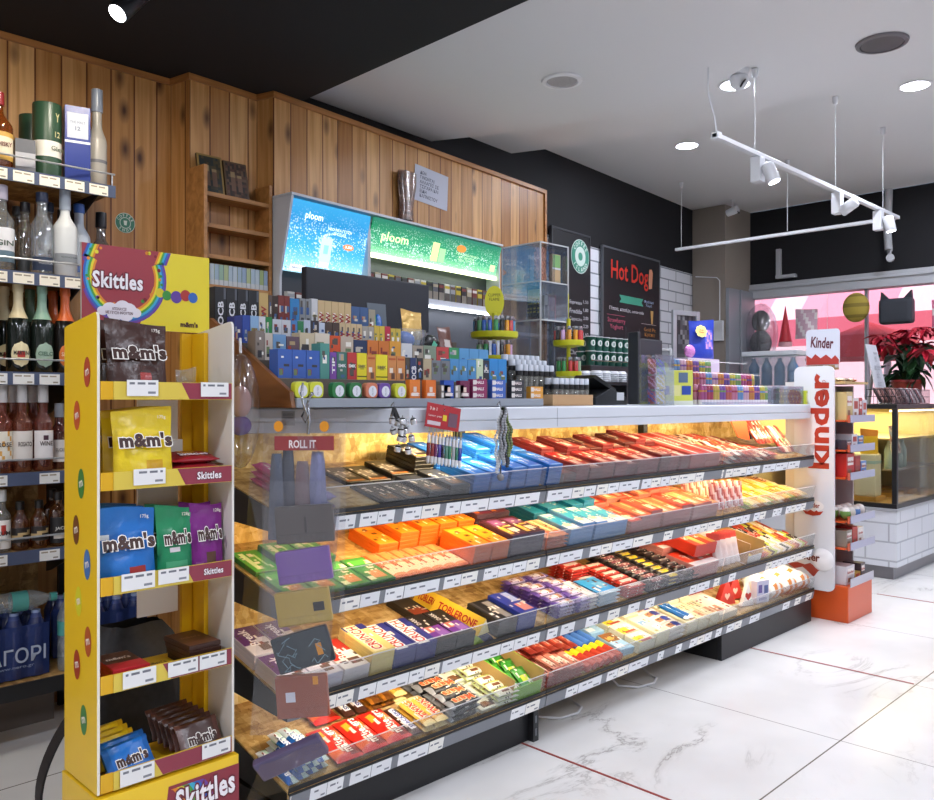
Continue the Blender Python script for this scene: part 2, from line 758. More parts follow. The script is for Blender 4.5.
M_white = flat('#d9d8d8', 0.75)
M_black = flat('#0c0d12', 0.8)
M_ceil = flat('#d9d9da', 0.85)
M_greytrim = flat('#8d9196', 0.4)

# ---- ceiling: black soffit over the bottle wall, then two curved drops and the upper ceiling
struct('ceiling', MB().box(X0, X1, Y0, Y1, ZC, ZC + .1).mesh('ceiling', M_ceil))
struct('ceiling.001', MB().box(X0, 2.22, Y0, Y1, 2.6, ZC - .004).mesh('ceiling', M_black))


def curved_drop(name, pts, z, mat, ztop):
	"""slab whose far edge follows the curve pts (X,Y)"""
	mb = MB()
	n = len(pts)
	bot = [(p[0], p[1], z) for p in pts]
	base = [(2.225, p[1], z) for p in pts]
	for k in range(n - 1):
		mb.quad(base[k], bot[k], bot[k + 1], base[k + 1], '#ffffff')
		a, c = bot[k], bot[k + 1]
		mb.quad(a, (a[0], a[1], ztop), (c[0], c[1], ztop), c, '#ffffff')
	a, c = bot[0], base[0]
	mb.quad(a, c, (c[0], c[1], ztop), (a[0], a[1], ztop), '#ffffff')
	a, c = bot[-1], base[-1]
	mb.quad(a, c, (c[0], c[1], ztop), (a[0], a[1], ztop), '#ffffff')
	return struct(name, mb.mesh(name, mat))


def smooth_pts(pts, n=40):
	out = []
	P_ = [pts[0]] + list(pts) + [pts[-1]]
	for k in range(1, len(P_) - 2):
		for j in range(n // 4):
			t = j / (n // 4)
			q = []
			for d in (0, 1):
				a, b, c, e = (P_[k - 1][d], P_[k][d], P_[k + 1][d], P_[k + 2][d])
				q.append(0.5 * (2 * b + (c - a) * t + (2 * a - 5 * b + 4 * c - e) * t * t + (3 * b - a - 3 * c + e) * t ** 3))
			out.append(tuple(q))
	out.append(pts[-1])
	return out


drop1 = smooth_pts([(3.30, 3.66), (3.56, 3.10), (3.66, 2.66), (3.68, 2.07), (3.47, 1.49), (3.40, 1.085), (3.1, 0.2), (2.6, -0.8), (2.3, -1.6)])
drop2 = smooth_pts([(4.10, 3.72), (4.27, 3.30), (4.43, 2.89), (4.49, 2.53), (4.48, 2.27), (4.39, 1.70), (4.15, 1.17), (3.7, 0.0), (3.1, -1.2), (2.4, -2.6)])
curved_drop('ceiling.002', drop1, 2.72, M_ceil, 2.83)
curved_drop('ceiling.003', drop2, 2.83, M_ceil, 2.949)

# ---- walls
wood_wall = plank_mat('knotty_pine_boards', '#dfae72', '#bd8847', '#4e2c18', 0.098)
wood_trim = wood_mat('pine_trim', '#b97f45', '#94602f', (3, 40, 40))


def wall_run(name, a, b, z0, z1, th, mat, xoff=0.0, parent=None):
	"""wall from plan point a to b; its face is on the a-b line, thickness behind it"""
	d = math.hypot(b[0] - a[0], b[1] - a[1])
	ang = math.atan2(b[1] - a[1], b[0] - a[0])
	mb = MB().box(0, d, 0, th, z0, z1)
	return struct(name, mb.mesh(name, mat), T(a[0], a[1], 0) @ RZ(ang), parent)


WP = [(-3.2, 3.49), (1.665, 3.496), (1.69, 3.37), (2.03, 3.396), (2.06, 3.30), (4.30, 3.57)]
wall_run('wall_back', WP[0], WP[1], 0, 2.5985, .1, wood_wall)
wall_run('wall_back.001', WP[1], WP[2], 0, 2.5985, .06, wood_wall)
wall_run('wall_back.002', WP[2], WP[3], 0, 2.5985, .08, wood_wall)
wall_run('wall_back.003', WP[3], WP[4], 0, 2.5985, .06, wood_wall)
wall_run('wall_back.004', WP[4], WP[5], 0, 2.5985, .10, wood_wall)
# trim strip along the top of the boards
for k in range(5):
	a, b = WP[k], WP[k + 1]
	d = math.hypot(b[0] - a[0], b[1] - a[1])
	ang = math.atan2(b[1] - a[1], b[0] - a[0])
	struct('trim_%d' % (k + 4), MB().box(0, d + .012, -.014, 0, 2.572, 2.5985).mesh('trim', wood_trim, bevel=.002), T(a[0], a[1], 0) @ RZ(ang))
struct('trim_9', MB().box(-.02, 0.004, -.012, .1, 0, 2.5985).mesh('trim', wood_trim, bevel=.002), T(4.31, 3.571, 0) @ RZ(math.atan2(.27, 2.24)))

# plastered wall behind, black above, tiles below
TW0, TW1 = (2.0, 3.485), (7.42, 4.025)
tw_ang = math.atan2(TW1[1] - TW0[1], TW1[0] - TW0[0])


def tw_pt(X):
	return TW0[1] + (X - TW0[0]) * math.tan(tw_ang)


def TWM(X, z, off=0.0):
	"""frame on the tiled wall: local x along the wall, -y out of it"""
	return T(X, tw_pt(X), z) @ RZ(tw_ang) @ T(0, -off, 0)


tile_wall = brick_mat('white_wall_tiles', '#dcdfe6', '#8f949c', 0.30, 0.094)
wall_run('wall_back.005', (2.25, tw_pt(2.25)), (TW1[0], TW1[1]), 2.36, ZC, .12, M_black)
wall_run('wall_back.006', (2.25, tw_pt(2.25) + .004), (TW1[0], TW1[1] + .004), 0, 2.36, .12, tile_wall)

# the pier in the far corner
pier = flat('#8b8177', 0.7)
xa = 6.90
struct('column', MB().box(xa, xa + .48, 3.64, tw_pt(xa) - .005, 0, ZC - .002).mesh('column', pier, bevel=.004))
# right wall: black band over the shop window, header, frame
struct('wall_right', MB().box(7.4, 7.55, Y0, Y1, 2.27, ZC - .001).mesh('wall_right', M_black))
struct('wall_right.001', MB().box(7.4, 7.5, Y0, 3.62, 0.0, 0.42).mesh('wall_right', M_white))
win = struct('window_1', MB().box(7.36, 7.5, Y0, 3.70, 2.14, 2.27).box(7.345, 7.36, Y0, 3.7, 2.215, 2.235).mesh('window', flat('#aeb1b5', 0.4), bevel=.004))
obj('window_frame', MB().box(6.903, 7.40, 3.605, 3.638, 0, 2.2).box(7.10, 7.13, 3.59, 3.604, 0, 2.2).mesh('window_frame', flat('#8b8f95', 0.4), bevel=.004), win)
for k, y in enumerate((2.62, 1.32, 0.1, -1.2)):
	obj('mullion', MB().box(7.41, 7.45, y - .011, y + .011, 0.42, 2.14).mesh('mullion', flat('#9aa0a6', 0.4)), win)
obj('window_glass', MB().box(7.425, 7.431, Y0, 3.62, 0.42, 2.14).mesh('window_glass', clear('#f4f8fa', 0.1)), win)
# walls behind the camera
struct('wall_left', MB().box(X0 - .1, X0, Y0, Y1, 0, ZC).mesh('wall_left', M_white))
struct('wall_front', MB().box(X0, X1, Y0 - .1, Y0, 0, ZC).mesh('wall_front', M_white))

# small switch box and conduit on the pier
c = thing('junction_box', 'small white plastic box fixed on the beige corner pier behind the blue candy bag', 'wall box', T(xa - .001, 3.66, 1.40))
obj('box_body', MB().box(-.035, 0, -.01, .075, .33, .51).mesh('box_body', flat('#d6d8da', .4), bevel=.006), c)
obj('cable', MB().tube([(-.006, .03, .515), (-.006, .03, .87), (-.006, .06, .9), (-.006, .27, .93)], .005).mesh('cable', flat('#d6d8da', .4)), c)
# =====================================================================  lamps and fittings on the ceiling
LAMP = flat('#f4f8ff', .5, emit=9.0)
DIM = 0.42
M_wm = flat('#d4d6da', 0.35)


def area(name, M, size, power, col='#ffffff', size_y=None, spread=None, shape=None):
	l = bpy.data.lights.new(name, 'AREA')
	l.energy = power * DIM
	l.color = lin(col)[:3]
	l.size = size
	if size_y:
		l.shape = 'RECTANGLE'
		l.size_y = size_y
	else:
		l.shape = 'DISK'
	if spread:
		l.spread = rad(spread)
	o = bpy.data.objects.new(name, l)
	LINK(o)
	o.matrix_local = M
	return o


def ceiling_pos(px, py, z):
	d = FPX * (z - EYE) / (400 - py)
	r = d * (px - 467) / FPX
	return (d + r) / RT2, (d - r) / RT2


dl = Kind('downlight', MB().lathe([(.085, -.004, '#e8e8ea'), (.078, -.008, '#e8e8ea'), (.07, -.006)], 28).mesh('downlight', printed(.4)), 'ceiling light')
dl.add('diffuser', MB().lathe([(.068, -.0085), (.0675, -.0095)], 28).mesh('diffuser', LAMP))
lights = [(735, 84, 2.83, 'lit round downlight in the ceiling beside the dome camera'), (687, 145, 2.95, 'lit round downlight in the upper ceiling above the menu boards'), (915, 85, 2.95, 'lit round downlight in the ceiling beyond the grey vent')]
POS = []
for px, py, z, lab in lights:
	x, y = ceiling_pos(px, py, z)
	dl.put(T(x, y, z), lab, 'round downlights in the white ceiling')
	POS.append((x, y, z - .02))
for k, (x, y, z) in enumerate([(5.6, 0.2, 2.95), (5.2, -1.6, 2.95), (3.2, -2.4, 2.95), (6.6, -1.2, 2.95), (6.6, 1.7, 2.95), (2.9, 1.3, 2.72), (2.75, 0.0, 2.72)]):  # unseen downlights added to light the shop, the last two without fittings
	POS.append((x, y, z - .02))
	if k < 5:
		dl.put(T(x, y, z), 'added unseen round downlight over the open shop floor, %s of five past the tracks' % ORD[k], 'round downlights in the white ceiling')
for x, y, z in POS:
	area('downlight_and_fill', T(x, y, z), .16, 26, '#edf1ff')
for x, y, p in ((-.5, 1.0, 62), (-.6, -1.2, 52), (1.2, -.8, 52), (1.1, -2.6, 42), (-2.0, 2.4, 30)):  # unseen fill lamps added on the camera side, no fittings
	area('downlight_and_fill', T(x, y, 2.58), .25, p, '#eff2ff')

# round speaker in the lowest drop
x, y = ceiling_pos(562, 80, 2.72)
k = thing('ceiling_speaker', 'white round recessed fitting with grey grille in the low ceiling drop', 'ceiling speaker', T(x, y, 2.72))
obj('ring', MB().lathe([(.098, -.002), (.094, -.010), (.076, -.012), (.074, -.004)], 32).mesh('ring', flat('#e4e4e6', .5), smooth=True), k)
obj('grille', MB().lathe([(.073, -.003), (.072, -.0065)], 32).mesh('grille', speckle_mat('perforated_grille', [(.45, '#9a989a'), (.55, '#b8b6b6')], 400)), k)
# dark vent
x, y = ceiling_pos(882, 42, 2.83)
k = thing('ceiling_vent', 'round dark grey air vent in the white ceiling', 'vent', T(x, y, 2.83))
obj('rim', MB().lathe([(.112, -.002), (.108, -.012), (.092, -.014), (.09, -.004)], 32).mesh('rim', flat('#77757a', .4, .6), smooth=True), k)
obj('disc', MB().lathe([(.089, -.003), (.088, -.012), (.03, -.016), (.001, -.016)], 32).mesh('disc', flat('#615f63', .45, .5), smooth=True), k)
# dome camera
x, y = ceiling_pos(738, 70, 2.83)
k = thing('security_camera', 'white turret security camera on the ceiling in front of a downlight', 'camera', T(x, y, 2.83))
obj('base', MB().lathe([(.052, -.002), (.052, -.02), (.047, -.028)], 24).mesh('base', M_wm, smooth=True), k)
obj('housing', MB().ball((0, -.005, -.055), .045, '#d8dadd', 20, 12).mesh('housing', M_wm, smooth=True), k)
obj('lens', MB().lathe([(.022, 0), (.022, .006), (.012, .007)], 18).mesh('lens', flat('#25272c', .15), smooth=True), k, T(-.022, -.035, -.078) @ RX(rad(130)) @ RY(rad(25)))
# small camera by the pier
x, y = 6.80, 3.52
k = thing('security_camera', 'small white bullet camera hanging from the ceiling by the beige pier', 'camera', T(x, y, 2.95))
obj('stem', MB().lathe([(.02, 0), (.02, -.01), (.006, -.012), (.006, -.07)], 12).mesh('stem', M_wm), k)
obj('housing', MB().lathe([(.03, -.05), (.034, 0), (.034, .05), (.028, .055)], 16).mesh('housing', M_wm, smooth=True), k, T(0, 0, -.10) @ RX(rad(75)))
obj('lens', MB().lathe([(.02, 0), (.018, .004)], 14).mesh('lens', flat('#1c1e22', .2)), k, T(0, -.055, -.112) @ RX(rad(75)))

# ---- suspended white track: one long run, one cross run
ZT = 2.40
XA, YA = 3.50, 1.90
XB, YB = 5.95, 1.90
trk = thing('lighting_track', 'white L-shaped lighting track hung on thin wires below the ceiling', 'track', T(XB, YB, ZT))
obj('rail', MB().box(XA - XB, 0, -.014, .014, 0, .022).box(XA - XB, XA - XB + .04, -.018, .018, -.004, .028).mesh('rail', M_wm, bevel=.003), trk)
obj('rail', MB().box(-.014, .014, .015, 1.67, 0, .022).mesh('rail', M_wm, bevel=.003), trk)
for (lx, ly, zt) in ((XA - XB + .40, 0, 2.83), (-1.05, 0, 2.95), (-.28, 0, 2.95), (0, .75, 2.95), (0, 1.62, 2.95)):
	h = zt - ZT - .005
	obj('wire', MB().tube([(lx, ly, .03), (lx, ly, h)], .0022, 5).lathe([(.012, h - .045), (.016, h - .02), (.016, h)], 12, M=T(lx, ly, 0)).mesh('wire', M_wm), trk)
obj('power_cable', MB().tube([(XA - XB + .02, 0, .03), (XA - XB + .0, 0, .10), (XA - XB - .02, .02, .2), (XA - XB - .02, .02, 2.83 - ZT - .002)], .004, 6).mesh('power_cable', M_wm), trk)
spot = Kind('track_spotlight', MB().box(-.03, .03, -.035, .035, -.15, -.004).mesh('track_spotlight', M_wm, bevel=.004), 'spotlight')


def spot_at(lx, ly, yaw, tilt, lab, lit):
	k = thing('track_spotlight', lab, 'spotlight', T(XB + lx, YB + ly, ZT), 'white spotlights on the hanging track')
	obj('driver_box', MB().box(-.028, .028, -.026, .026, -.125, -.003).mesh('driver_box', M_wm, bevel=.004), k)
	H_ = obj('head', MB().lathe([(.029, -.05), (.032, -.045), (.032, .04), (.025, .048)], 20).mesh('head', M_wm, smooth=True), k, T(0.0, -.065, -.09) @ RZ(yaw) @ RX(tilt))
	obj('lamp', MB().lathe([(.027, -.0515), (.0265, -.0525)], 20).mesh('lamp', LAMP if lit else flat('#7d8085', .3)), H_)


spot_at(-2.02, 0, rad(10), rad(-22), 'white track spotlight with lit face, nearest the free end of the track', True)
spot_at(-1.02, 0, rad(180), rad(-60), 'white track spotlight turned away so its face is dark, middle of the long rail', False)
spot_at(-.36, 0, rad(10), rad(-12), 'white track spotlight with lit face next to the corner of the track', True)
for lx in (-2.02, -.36):
	area('track_beam', T(XB + lx, YB - .10, ZT - .18), .06, 14, '#f6f6ff', spread=120)

# fittings on the black wall above the shop window
k = thing('pipe', 'short bent white pipe on the black wall above the window', 'pipe', T(7.36, 2.42, 2.34))
obj('pipe_run', MB().tube([(0, 0, .605), (0, .01, .25), (0, 0, .10), (-.05, -.03, .02), (-.12, -.05, .02)], .032, 10).mesh('pipe_run', flat('#a9abae', .5), smooth=True), k)
k = thing('wall_bracket', 'small white bracket with a cable on the black wall above the window', 'bracket', T(7.385, 3.36, 2.30))
obj('arm', MB().box(-.04, 0, -.02, .02, .02, .27).box(-.05, .0, -.16, .02, 0, .03).mesh('arm', flat('#a9abae', .5), bevel=.004), k)

# black spotlight under the soffit over the bottles
x, y = ceiling_pos(132, 8, 2.47)
k = thing('ceiling_spotlight', 'black cylinder spotlight with lit white face under the black ceiling', 'spotlight', T(x, y, 2.598))
obj('base', MB().lathe([(.05, 0), (.05, -.012), (.012, -.014), (.012, -.07)], 20).mesh('base', flat('#111318', .4)), k)
hd = obj('head', MB().lathe([(.030, -.085), (.034, -.08), (.036, .06), (.03, .075)], 24).mesh('head', flat('#111318', .35), smooth=True), k, T(0, 0, -.10) @ RY(rad(38)) @ RX(rad(-8)))
obj('lamp', MB().lathe([(.029, -.0855), (.0285, -.087)], 24).mesh('lamp', LAMP), hd)
area('spot_beam', T(x - .07, y + .01, 2.40) @ RX(rad(25)), .06, 5, '#fff4e2', spread=150)
area('spot_beam', T(.55, 2.25, 2.50) @ RX(rad(35)), .06, 6, '#fff1dc', spread=150)

# ---- daylight
w = bpy.data.worlds.new('World')
sc.world = w
w.use_nodes = True
nt = w.node_tree
bg = nt.nodes['Background']
sky = nt.nodes.new('ShaderNodeTexSky')
sky.sky_type = 'HOSEK_WILKIE'
sky.turbidity = 5
nt.links.new(sky.outputs[0], bg.inputs['Color'])
bg.inputs['Strength'].default_value = 5.0

vs = sc.view_settings
vs.view_transform = 'Standard'
vs.look = 'None'
vs.gamma = 1.0
vs.exposure = 0.5
try:
	vs.use_curve_mapping = False
except Exception:
	pass
sc.cycles.use_denoising = True
sc.cycles.max_bounces = 8
sc.cycles.transparent_max_bounces = 24
sc.cycles.sample_clamp_indirect = 6.0
sc.cycles.caustics_reflective = False
sc.cycles.caustics_refractive = False
# =====================================================================  the candy counter
OSB_BACK = osb_mat('strand_board_back', [(.2, '#a98546'), (.42, '#c9a95e'), (.6, '#d8bd78'), (.8, '#e6d29c')])
OSB_SHELF = osb_mat('strand_board_shelf', [(.2, '#93703f'), (.45, '#b39156'), (.6, '#c3a269'), (.8, '#d3b885')])
M_blackmetal = flat('#17181b', .45)
M_rail = flat('#7c8087', .45)
M_acr = clear('#eef0f1', .15, .05, .035)
CARD = printed(.5)

YF = 1.872                      # front edge of every shelf
YB_ = 2.30                      # face of the back panel
TILT = rad(13.5)
SHELF_Z = {'top': .888, 'second': .660, 'third': .402, 'bottom': .170}
LEVELS = ['top', 'second', 'third', 'bottom']
DEPTH = (YB_ - YF) / math.cos(TILT)
BAYS = [(1.215, 2.262), (2.266, 3.525), (3.529, 4.535)]
BAY_NAME = ['end bay of the candy counter beside the stacked pouch stand', 'middle bay of the candy counter between two uprights', 'far bay of the candy counter beside the orange-footed stand']


def SM(level, X, t=0.0, z=0.0, rz=0.0):
	"""frame on a sloped shelf: X along the counter, t back from the front edge, z above the board"""
	return T(X, YF, SHELF_Z[level]) @ RX(TILT) @ T(0, t, z) @ RZ(rz)


def price_card_mesh(w, h, rnd):
	mb = MB()
	col = rnd.choice(['#eceef0', '#e6e9ed', '#f0efe9'])
	nu, nv = 12, 7
	a, b = rnd.randint(1, 2), rnd.randint(6, 10)

	def cf(u, v):
		i, j = int(u * nu), int(v * nv)
		if j == 4 and a <= i < b and (i * 7 + b) % 5:
			return '#777c86'
		if j == 1 and 8 <= i <= 10:
			return '#80858e'
		return col
	mb.grid(lambda u, v: (-w / 2 + w * u, 0, h * v), nu, nv, cf)
	return mb.mesh('price_card', CARD)


CARDS = [price_card_mesh(.062, .036, random.Random(k)) for k in range(7)]
WIDE = [price_card_mesh(.125, .036, random.Random(40 + k)) for k in range(4)]
# runs of price cards on each rail, in px along the rail of the photograph's shelf edge: read once, kept as plan positions
CARD_RUNS = {
	('top', 0): [(336, 356), (360, 395), (403, 440), (446, 540)], ('top', 1): [(541, 596), (597, 640), (642, 704)], ('top', 2): [(715, 722), (726, 760), (763, 800)],
	('second', 0): [(340, 380), (385, 440), (444, 478), (484, 540)], ('second', 1): [(543, 583), (590, 653), (664, 673), (685, 722)], ('second', 2): [(729, 750), (754, 766), (773, 782), (786, 806)],
	('third', 0): [(300, 354), (359, 440), (442, 540)], ('third', 1): [(540, 558), (561, 575), (586, 599), (608, 620), (628, 640), (646, 655), (690, 710), (714, 720)], ('third', 2): [(729, 736), (766, 812)],
	('bottom', 0): [(264, 290), (310, 344), (350, 392), (398, 444), (511, 540)], ('bottom', 1): [(566, 602), (607, 649), (658, 664), (676, 682), (690, 712), (716, 722)], ('bottom', 2): [(727, 742), (750, 760), (783, 790), (795, 801), (806, 812)],
}


def shelf_bay(bi):
	xa, xb = BAYS[bi]
	lab = ['black candy shelving bay nearest the yellow stand, with four strand-board shelves', 'black candy shelving bay in the middle of the counter, open underneath its lowest shelf', 'black candy shelving bay at the end beside the tall orange-footed stand'][bi]
	root = thing('shelving_bay', lab, 'shelving', T((xa + xb) / 2, 2.1, 0), 'bays of the candy counter')
	I = inv(root)
	zt = 1.095
	bp = MB().box(xa, xb, YB_ + .002, YB_ + .02, .06, zt)
	obj('back_panel', bp.mesh('back_panel', OSB_BACK), root, I)
	for lv in LEVELS:
		z = SHELF_Z[lv]
		bd = MB().box(xa + .001, xb - .001, 0, DEPTH - .004, -.018, 0)
		b = obj('shelf', bd.mesh('shelf', OSB_SHELF), root, I @ SM(lv, 0))
		rl = MB().box(xa, xb, -.004, .0, -.047, -.007).box(xa, xb, .0, .02, -.050, -.0185)
		obj('price_rail', rl.mesh('price_rail', M_rail), b)
		lip = MB().box(xa, xb, -.003, .006, -.0065, -.0005).box(xa, xb, .001, .006, .0005, .012)
		obj('black_lip', lip.mesh('black_lip', M_blackmetal), b)
		gd = MB().box(xa + .004, xb - .004, .008, .0105, .0005, .074)
		obj('front_guard', gd.mesh('front_guard', M_acr), b)
		eg = MB().box(xa + .004, xb - .004, .008, .0105, .0745, .0765)
		obj('guard_edge', eg.mesh('guard_edge', clear('#ffffff', .6, .1, .45)), b)
		rr = random.Random(bi * 10 + len(lv))
		for (pa, pb) in CARD_RUNS[(lv, bi)]:
			ca, cb = max(at_y(pa, YF), xa + .005), min(at_y(pb, YF), xb - .005)
			n = max(1, round((cb - ca) / .068))
			w = (cb - ca) / n
			k = 0
			while k < n:
				wide = (n - k >= 2 and rr.random() < .3)
				me = rr.choice(WIDE if wide else CARDS)
				ww = w * (2 if wide else 1)
				o = obj('price_card', me, b, T(ca + w * k + ww / 2, -.0045, -.0465) @ SC(ww * .97 / (.125 if wide else .062), 1, 1.12))
				k += 2 if wide else 1
		# side brackets
		for x in ((xa - .003, xa) if bi == 0 else (xa, xa + .003), (xb - .003, xb) if bi < 2 else (xb, xb + .003)):
			mb = MB()
			y1, z1 = DEPTH * math.cos(TILT), DEPTH * math.sin(TILT)
			pts = [(YF + .01, z - .046), (YF + .01, z - .002), (YB_ - .004, z - .004 + z1), (YB_ - .004, z - .13 + z1)]
			i = len(mb.v)
			for xx in x:
				mb.v += [(xx, p[0], p[1]) for p in pts]
			for q in ((0, 1, 2, 3), (7, 6, 5, 4), (0, 4, 5, 1), (1, 5, 6, 2), (2, 6, 7, 3), (3, 7, 4, 0)):
				mb.face([i + j for j in q], '#17181b')
			obj('side_bracket', mb.mesh('side_bracket', M_blackmetal), root, I)
	# uprights
	for x in ([xa + .02, xb - .02] if bi == 0 else [xb - .02]):
		mb = MB().box(x - .018, x + .018, YB_ - .03, YB_ + .001, .0, zt, '#17181b')
		for k in range(20):
			zz = .06 + k * .052
			mb.box(x - .008, x - .003, YB_ - .0306, YB_ - .0298, zz, zz + .022, '#55585e')
			mb.box(x + .003, x + .008, YB_ - .0306, YB_ - .0298, zz, zz + .022, '#55585e')
		obj('upright', mb.mesh('upright', printed(.45)), root, I)
	# base
	if bi == 0:
		obj('kick_plate', MB().box(xa + .06, xb - .02, 1.93, 1.95, .0, .115).mesh('kick_plate', M_blackmetal), root, I)
		mb = MB().box(xb - .028, xb + .0, 1.905, 1.935, .0, .12, '#1c1d20')
		for k in range(2):
			mb.box(xb - .018, xb - .010, 1.9042, 1.9052, .02 + k * .045, .045 + k * .045, '#6b6e74')
		obj('foot', mb.mesh('foot', printed(.4)), root, I)
		obj('base_leg', MB().box(xa + .02, xa + .05, 1.95, 2.28, 0, .10).mesh('base_leg', M_blackmetal), root, I)
	elif bi == 1:
		obj('base_leg', MB().box(xa + .05, xa + .08, 2.0, 2.28, 0, .10).box(xa + .08, xb - .08, 2.12, 2.14, 0.0, .06).mesh('base_leg', M_blackmetal), root, I)
	else:
		obj('kick_plate', MB().box(xa + .01, xb - .005, 1.885, 1.905, .0, .118).box(xa + .01, xa + .03, 1.906, 2.28, 0, .118).mesh('kick_plate', M_blackmetal, bevel=.003), root, I)
	return root


for bi in range(3):
	shelf_bay(bi)

# ---- loose white cables under the middle bay
for i, (x, y) in enumerate(((2.52, 2.0), (3.02, 1.98))):
	cb_ = thing('cable_loop', 'loose white cable loop lying on the floor under the middle shelving bay, %s of two' % ORD[i], 'cable', T(x, y, 0), 'white cables under the middle bay')
	obj('cable', MB().tube([(-.13, .10, .07), (-.12, .03, .012), (-.06, -.03, .006), (.03, -.045, .006), (.09, -.02, .006), (.11, .04, .012), (.12, .10, .05)], .005, 8).mesh('cable', flat('#d5d6d8', .4), smooth=True), cb_)

# ---- the worktop with its white fascia; the end is cut off at an angle
M_fascia = flat('#c9ced6', .3)
wt = thing('counter_top', 'long white counter worktop with a cut-off corner, above the candy shelves', 'counter', T(3.1, 2.2, 1.1))
I = inv(wt)
out = [(1.30, 2.255), (1.655, 1.90), (4.56, 1.90), (4.56, 2.66), (1.30, 2.66)]
mb = MB()
n = len(out)
b0 = len(mb.v)
for z in (1.132, 1.176):
	mb.v += [(p[0], p[1], z) for p in out]
mb.face([b0 + k for k in range(n)], '#ffffff')
mb.face([b0 + n + k for k in reversed(range(n))], '#ffffff')
for k in range(n):
	k2 = (k + 1) % n
	mb.face((b0 + k, b0 + k2, b0 + n + k2, b0 + n + k), '#ffffff')
obj('fascia', mb.mesh('fascia', M_fascia, bevel=.006, seg=3), wt, I)
sk = MB()
for (pa, pb, q, r_) in (((1.30, 2.66), out[0], .011, 0), (out[0], out[1], .011, .011), (out[1], out[2], 0, .015)):
	i = len(sk.v)
	for z in (1.10, 1.1315):
		sk.v += [(pa[0], pa[1], z), (pb[0], pb[1], z), (pb[0] + q, pb[1] + r_, z), (pa[0] + q, pa[1] + r_, z)]
	for f_ in ((0, 1, 2, 3), (4, 5, 6, 7), (0, 1, 5, 4), (1, 2, 6, 5), (2, 3, 7, 6), (3, 0, 4, 7)):
		sk.face([i + j for j in f_], '#ffffff')
obj('skirt', sk.mesh('skirt', M_fascia, weld=True), wt, I)
obj('inlay', MB().box(1.70, 4.50, 1.95, 2.62, 1.1762, 1.1775).mesh('inlay', flat('#b9bfc8', .35)), wt, I)
obj('sticker', MB().box(-.032, .032, -.001, .001, -.027, .027).box(-.026, .0, -.0014, -.001, -.02, -.004, '#6c7076').mesh('sticker', flat('#9a9ea4', .4)), wt, I @ T(1.3965, 2.1575, 1.145) @ RZ(-PI / 4) @ SC(.62, 1, .8))
obj('lettering', text_mesh('ΑΠΑΓΟΡΕΥΕΤΑΙ\nΤΟ ΚΑΠΝΙΣΜΑ\n18+', .036, .05, '#3a3d42', .01), wt, I @ T(1.3965, 2.1575, 1.145) @ RZ(-PI / 4) @ SC(.62, 1, .8) @ T(0, -.0018, 0) @ UP_XZ)
obj('seam', MB().box(2.36, 2.3615, 1.8992, 1.9003, 1.105, 1.172).mesh('seam', flat('#8f959d')), wt, I)
# structure under the worktop behind the shelves
struct('trim_12', MB().box(1.32, 4.54, 2.325, 2.64, .0, 1.098).mesh('trim', M_blackmetal))

# ---- strip lamps under the worktop and under each shelf
M_strip_w = flat('#ffe2b4', .5, emit=5.0)
M_strip_n = flat('#fff3e2', .5, emit=4.0)
for bi, (xa, xb) in enumerate(BAYS):
	L = xb - xa
	xm = (xa + xb) / 2
	lam = thing('strip_light', 'thin warm strip light under the front of the worktop, %s bay' % ['end', 'middle', 'far'][bi], 'strip light', T(xm + .25 * (bi == 0), 1.94, 1.126), 'strip lights under the counter')
	obj('mounted_tube', MB().box(-L / 2 + .25 * (bi == 0) + .05, L / 2 - .05 - .25 * (bi == 0), -.006, .006, -.004, .004).mesh('tube', M_strip_w), lam)
	area('strip_glow', T(xm + (.25 if bi == 0 else 0), 1.95, 1.115) @ RX(rad(52)), L - .1 - (.5 if bi == 0 else 0), 6.0, '#ffe4b2', .03, 140)
	for lv, e, c in (('top', 5.0, '#ffd490'), ('second', 2.8, '#ffe6c0'), ('third', 2.6, '#fff0d8')):
		m = SM(lv, xm, .035, -.026)
		l2 = thing('strip_light', 'thin strip light under the %s shelf of the candy counter, %s bay' % (lv, ['end', 'middle', 'far'][bi]), 'strip light', m, 'strip lights under the counter')
		obj('mounted_tube', MB().box(-L / 2 + .05, L / 2 - .05, -.006, .006, -.005, .004).mesh('tube', M_strip_w if lv == 'top' else M_strip_n), l2)
		area('strip_glow', SM(lv, xm, .04, -.034) @ RX(rad(34)), L - .1, e, c, .03, 140)
# =====================================================================  how packs are shaped
FOIL = printed(.28, .5, .10)
PAPER = printed(.5, .4)
CARTON = printed(.38, .5)
GLOSSY = printed(.2, .6)


def bands(*stops):
	"""colour along v: (upto, colour) ..."""
	def f(u, v):
		for p, c in stops:
			if v <= p:
				return c
		return stops[-1][1]
	return f


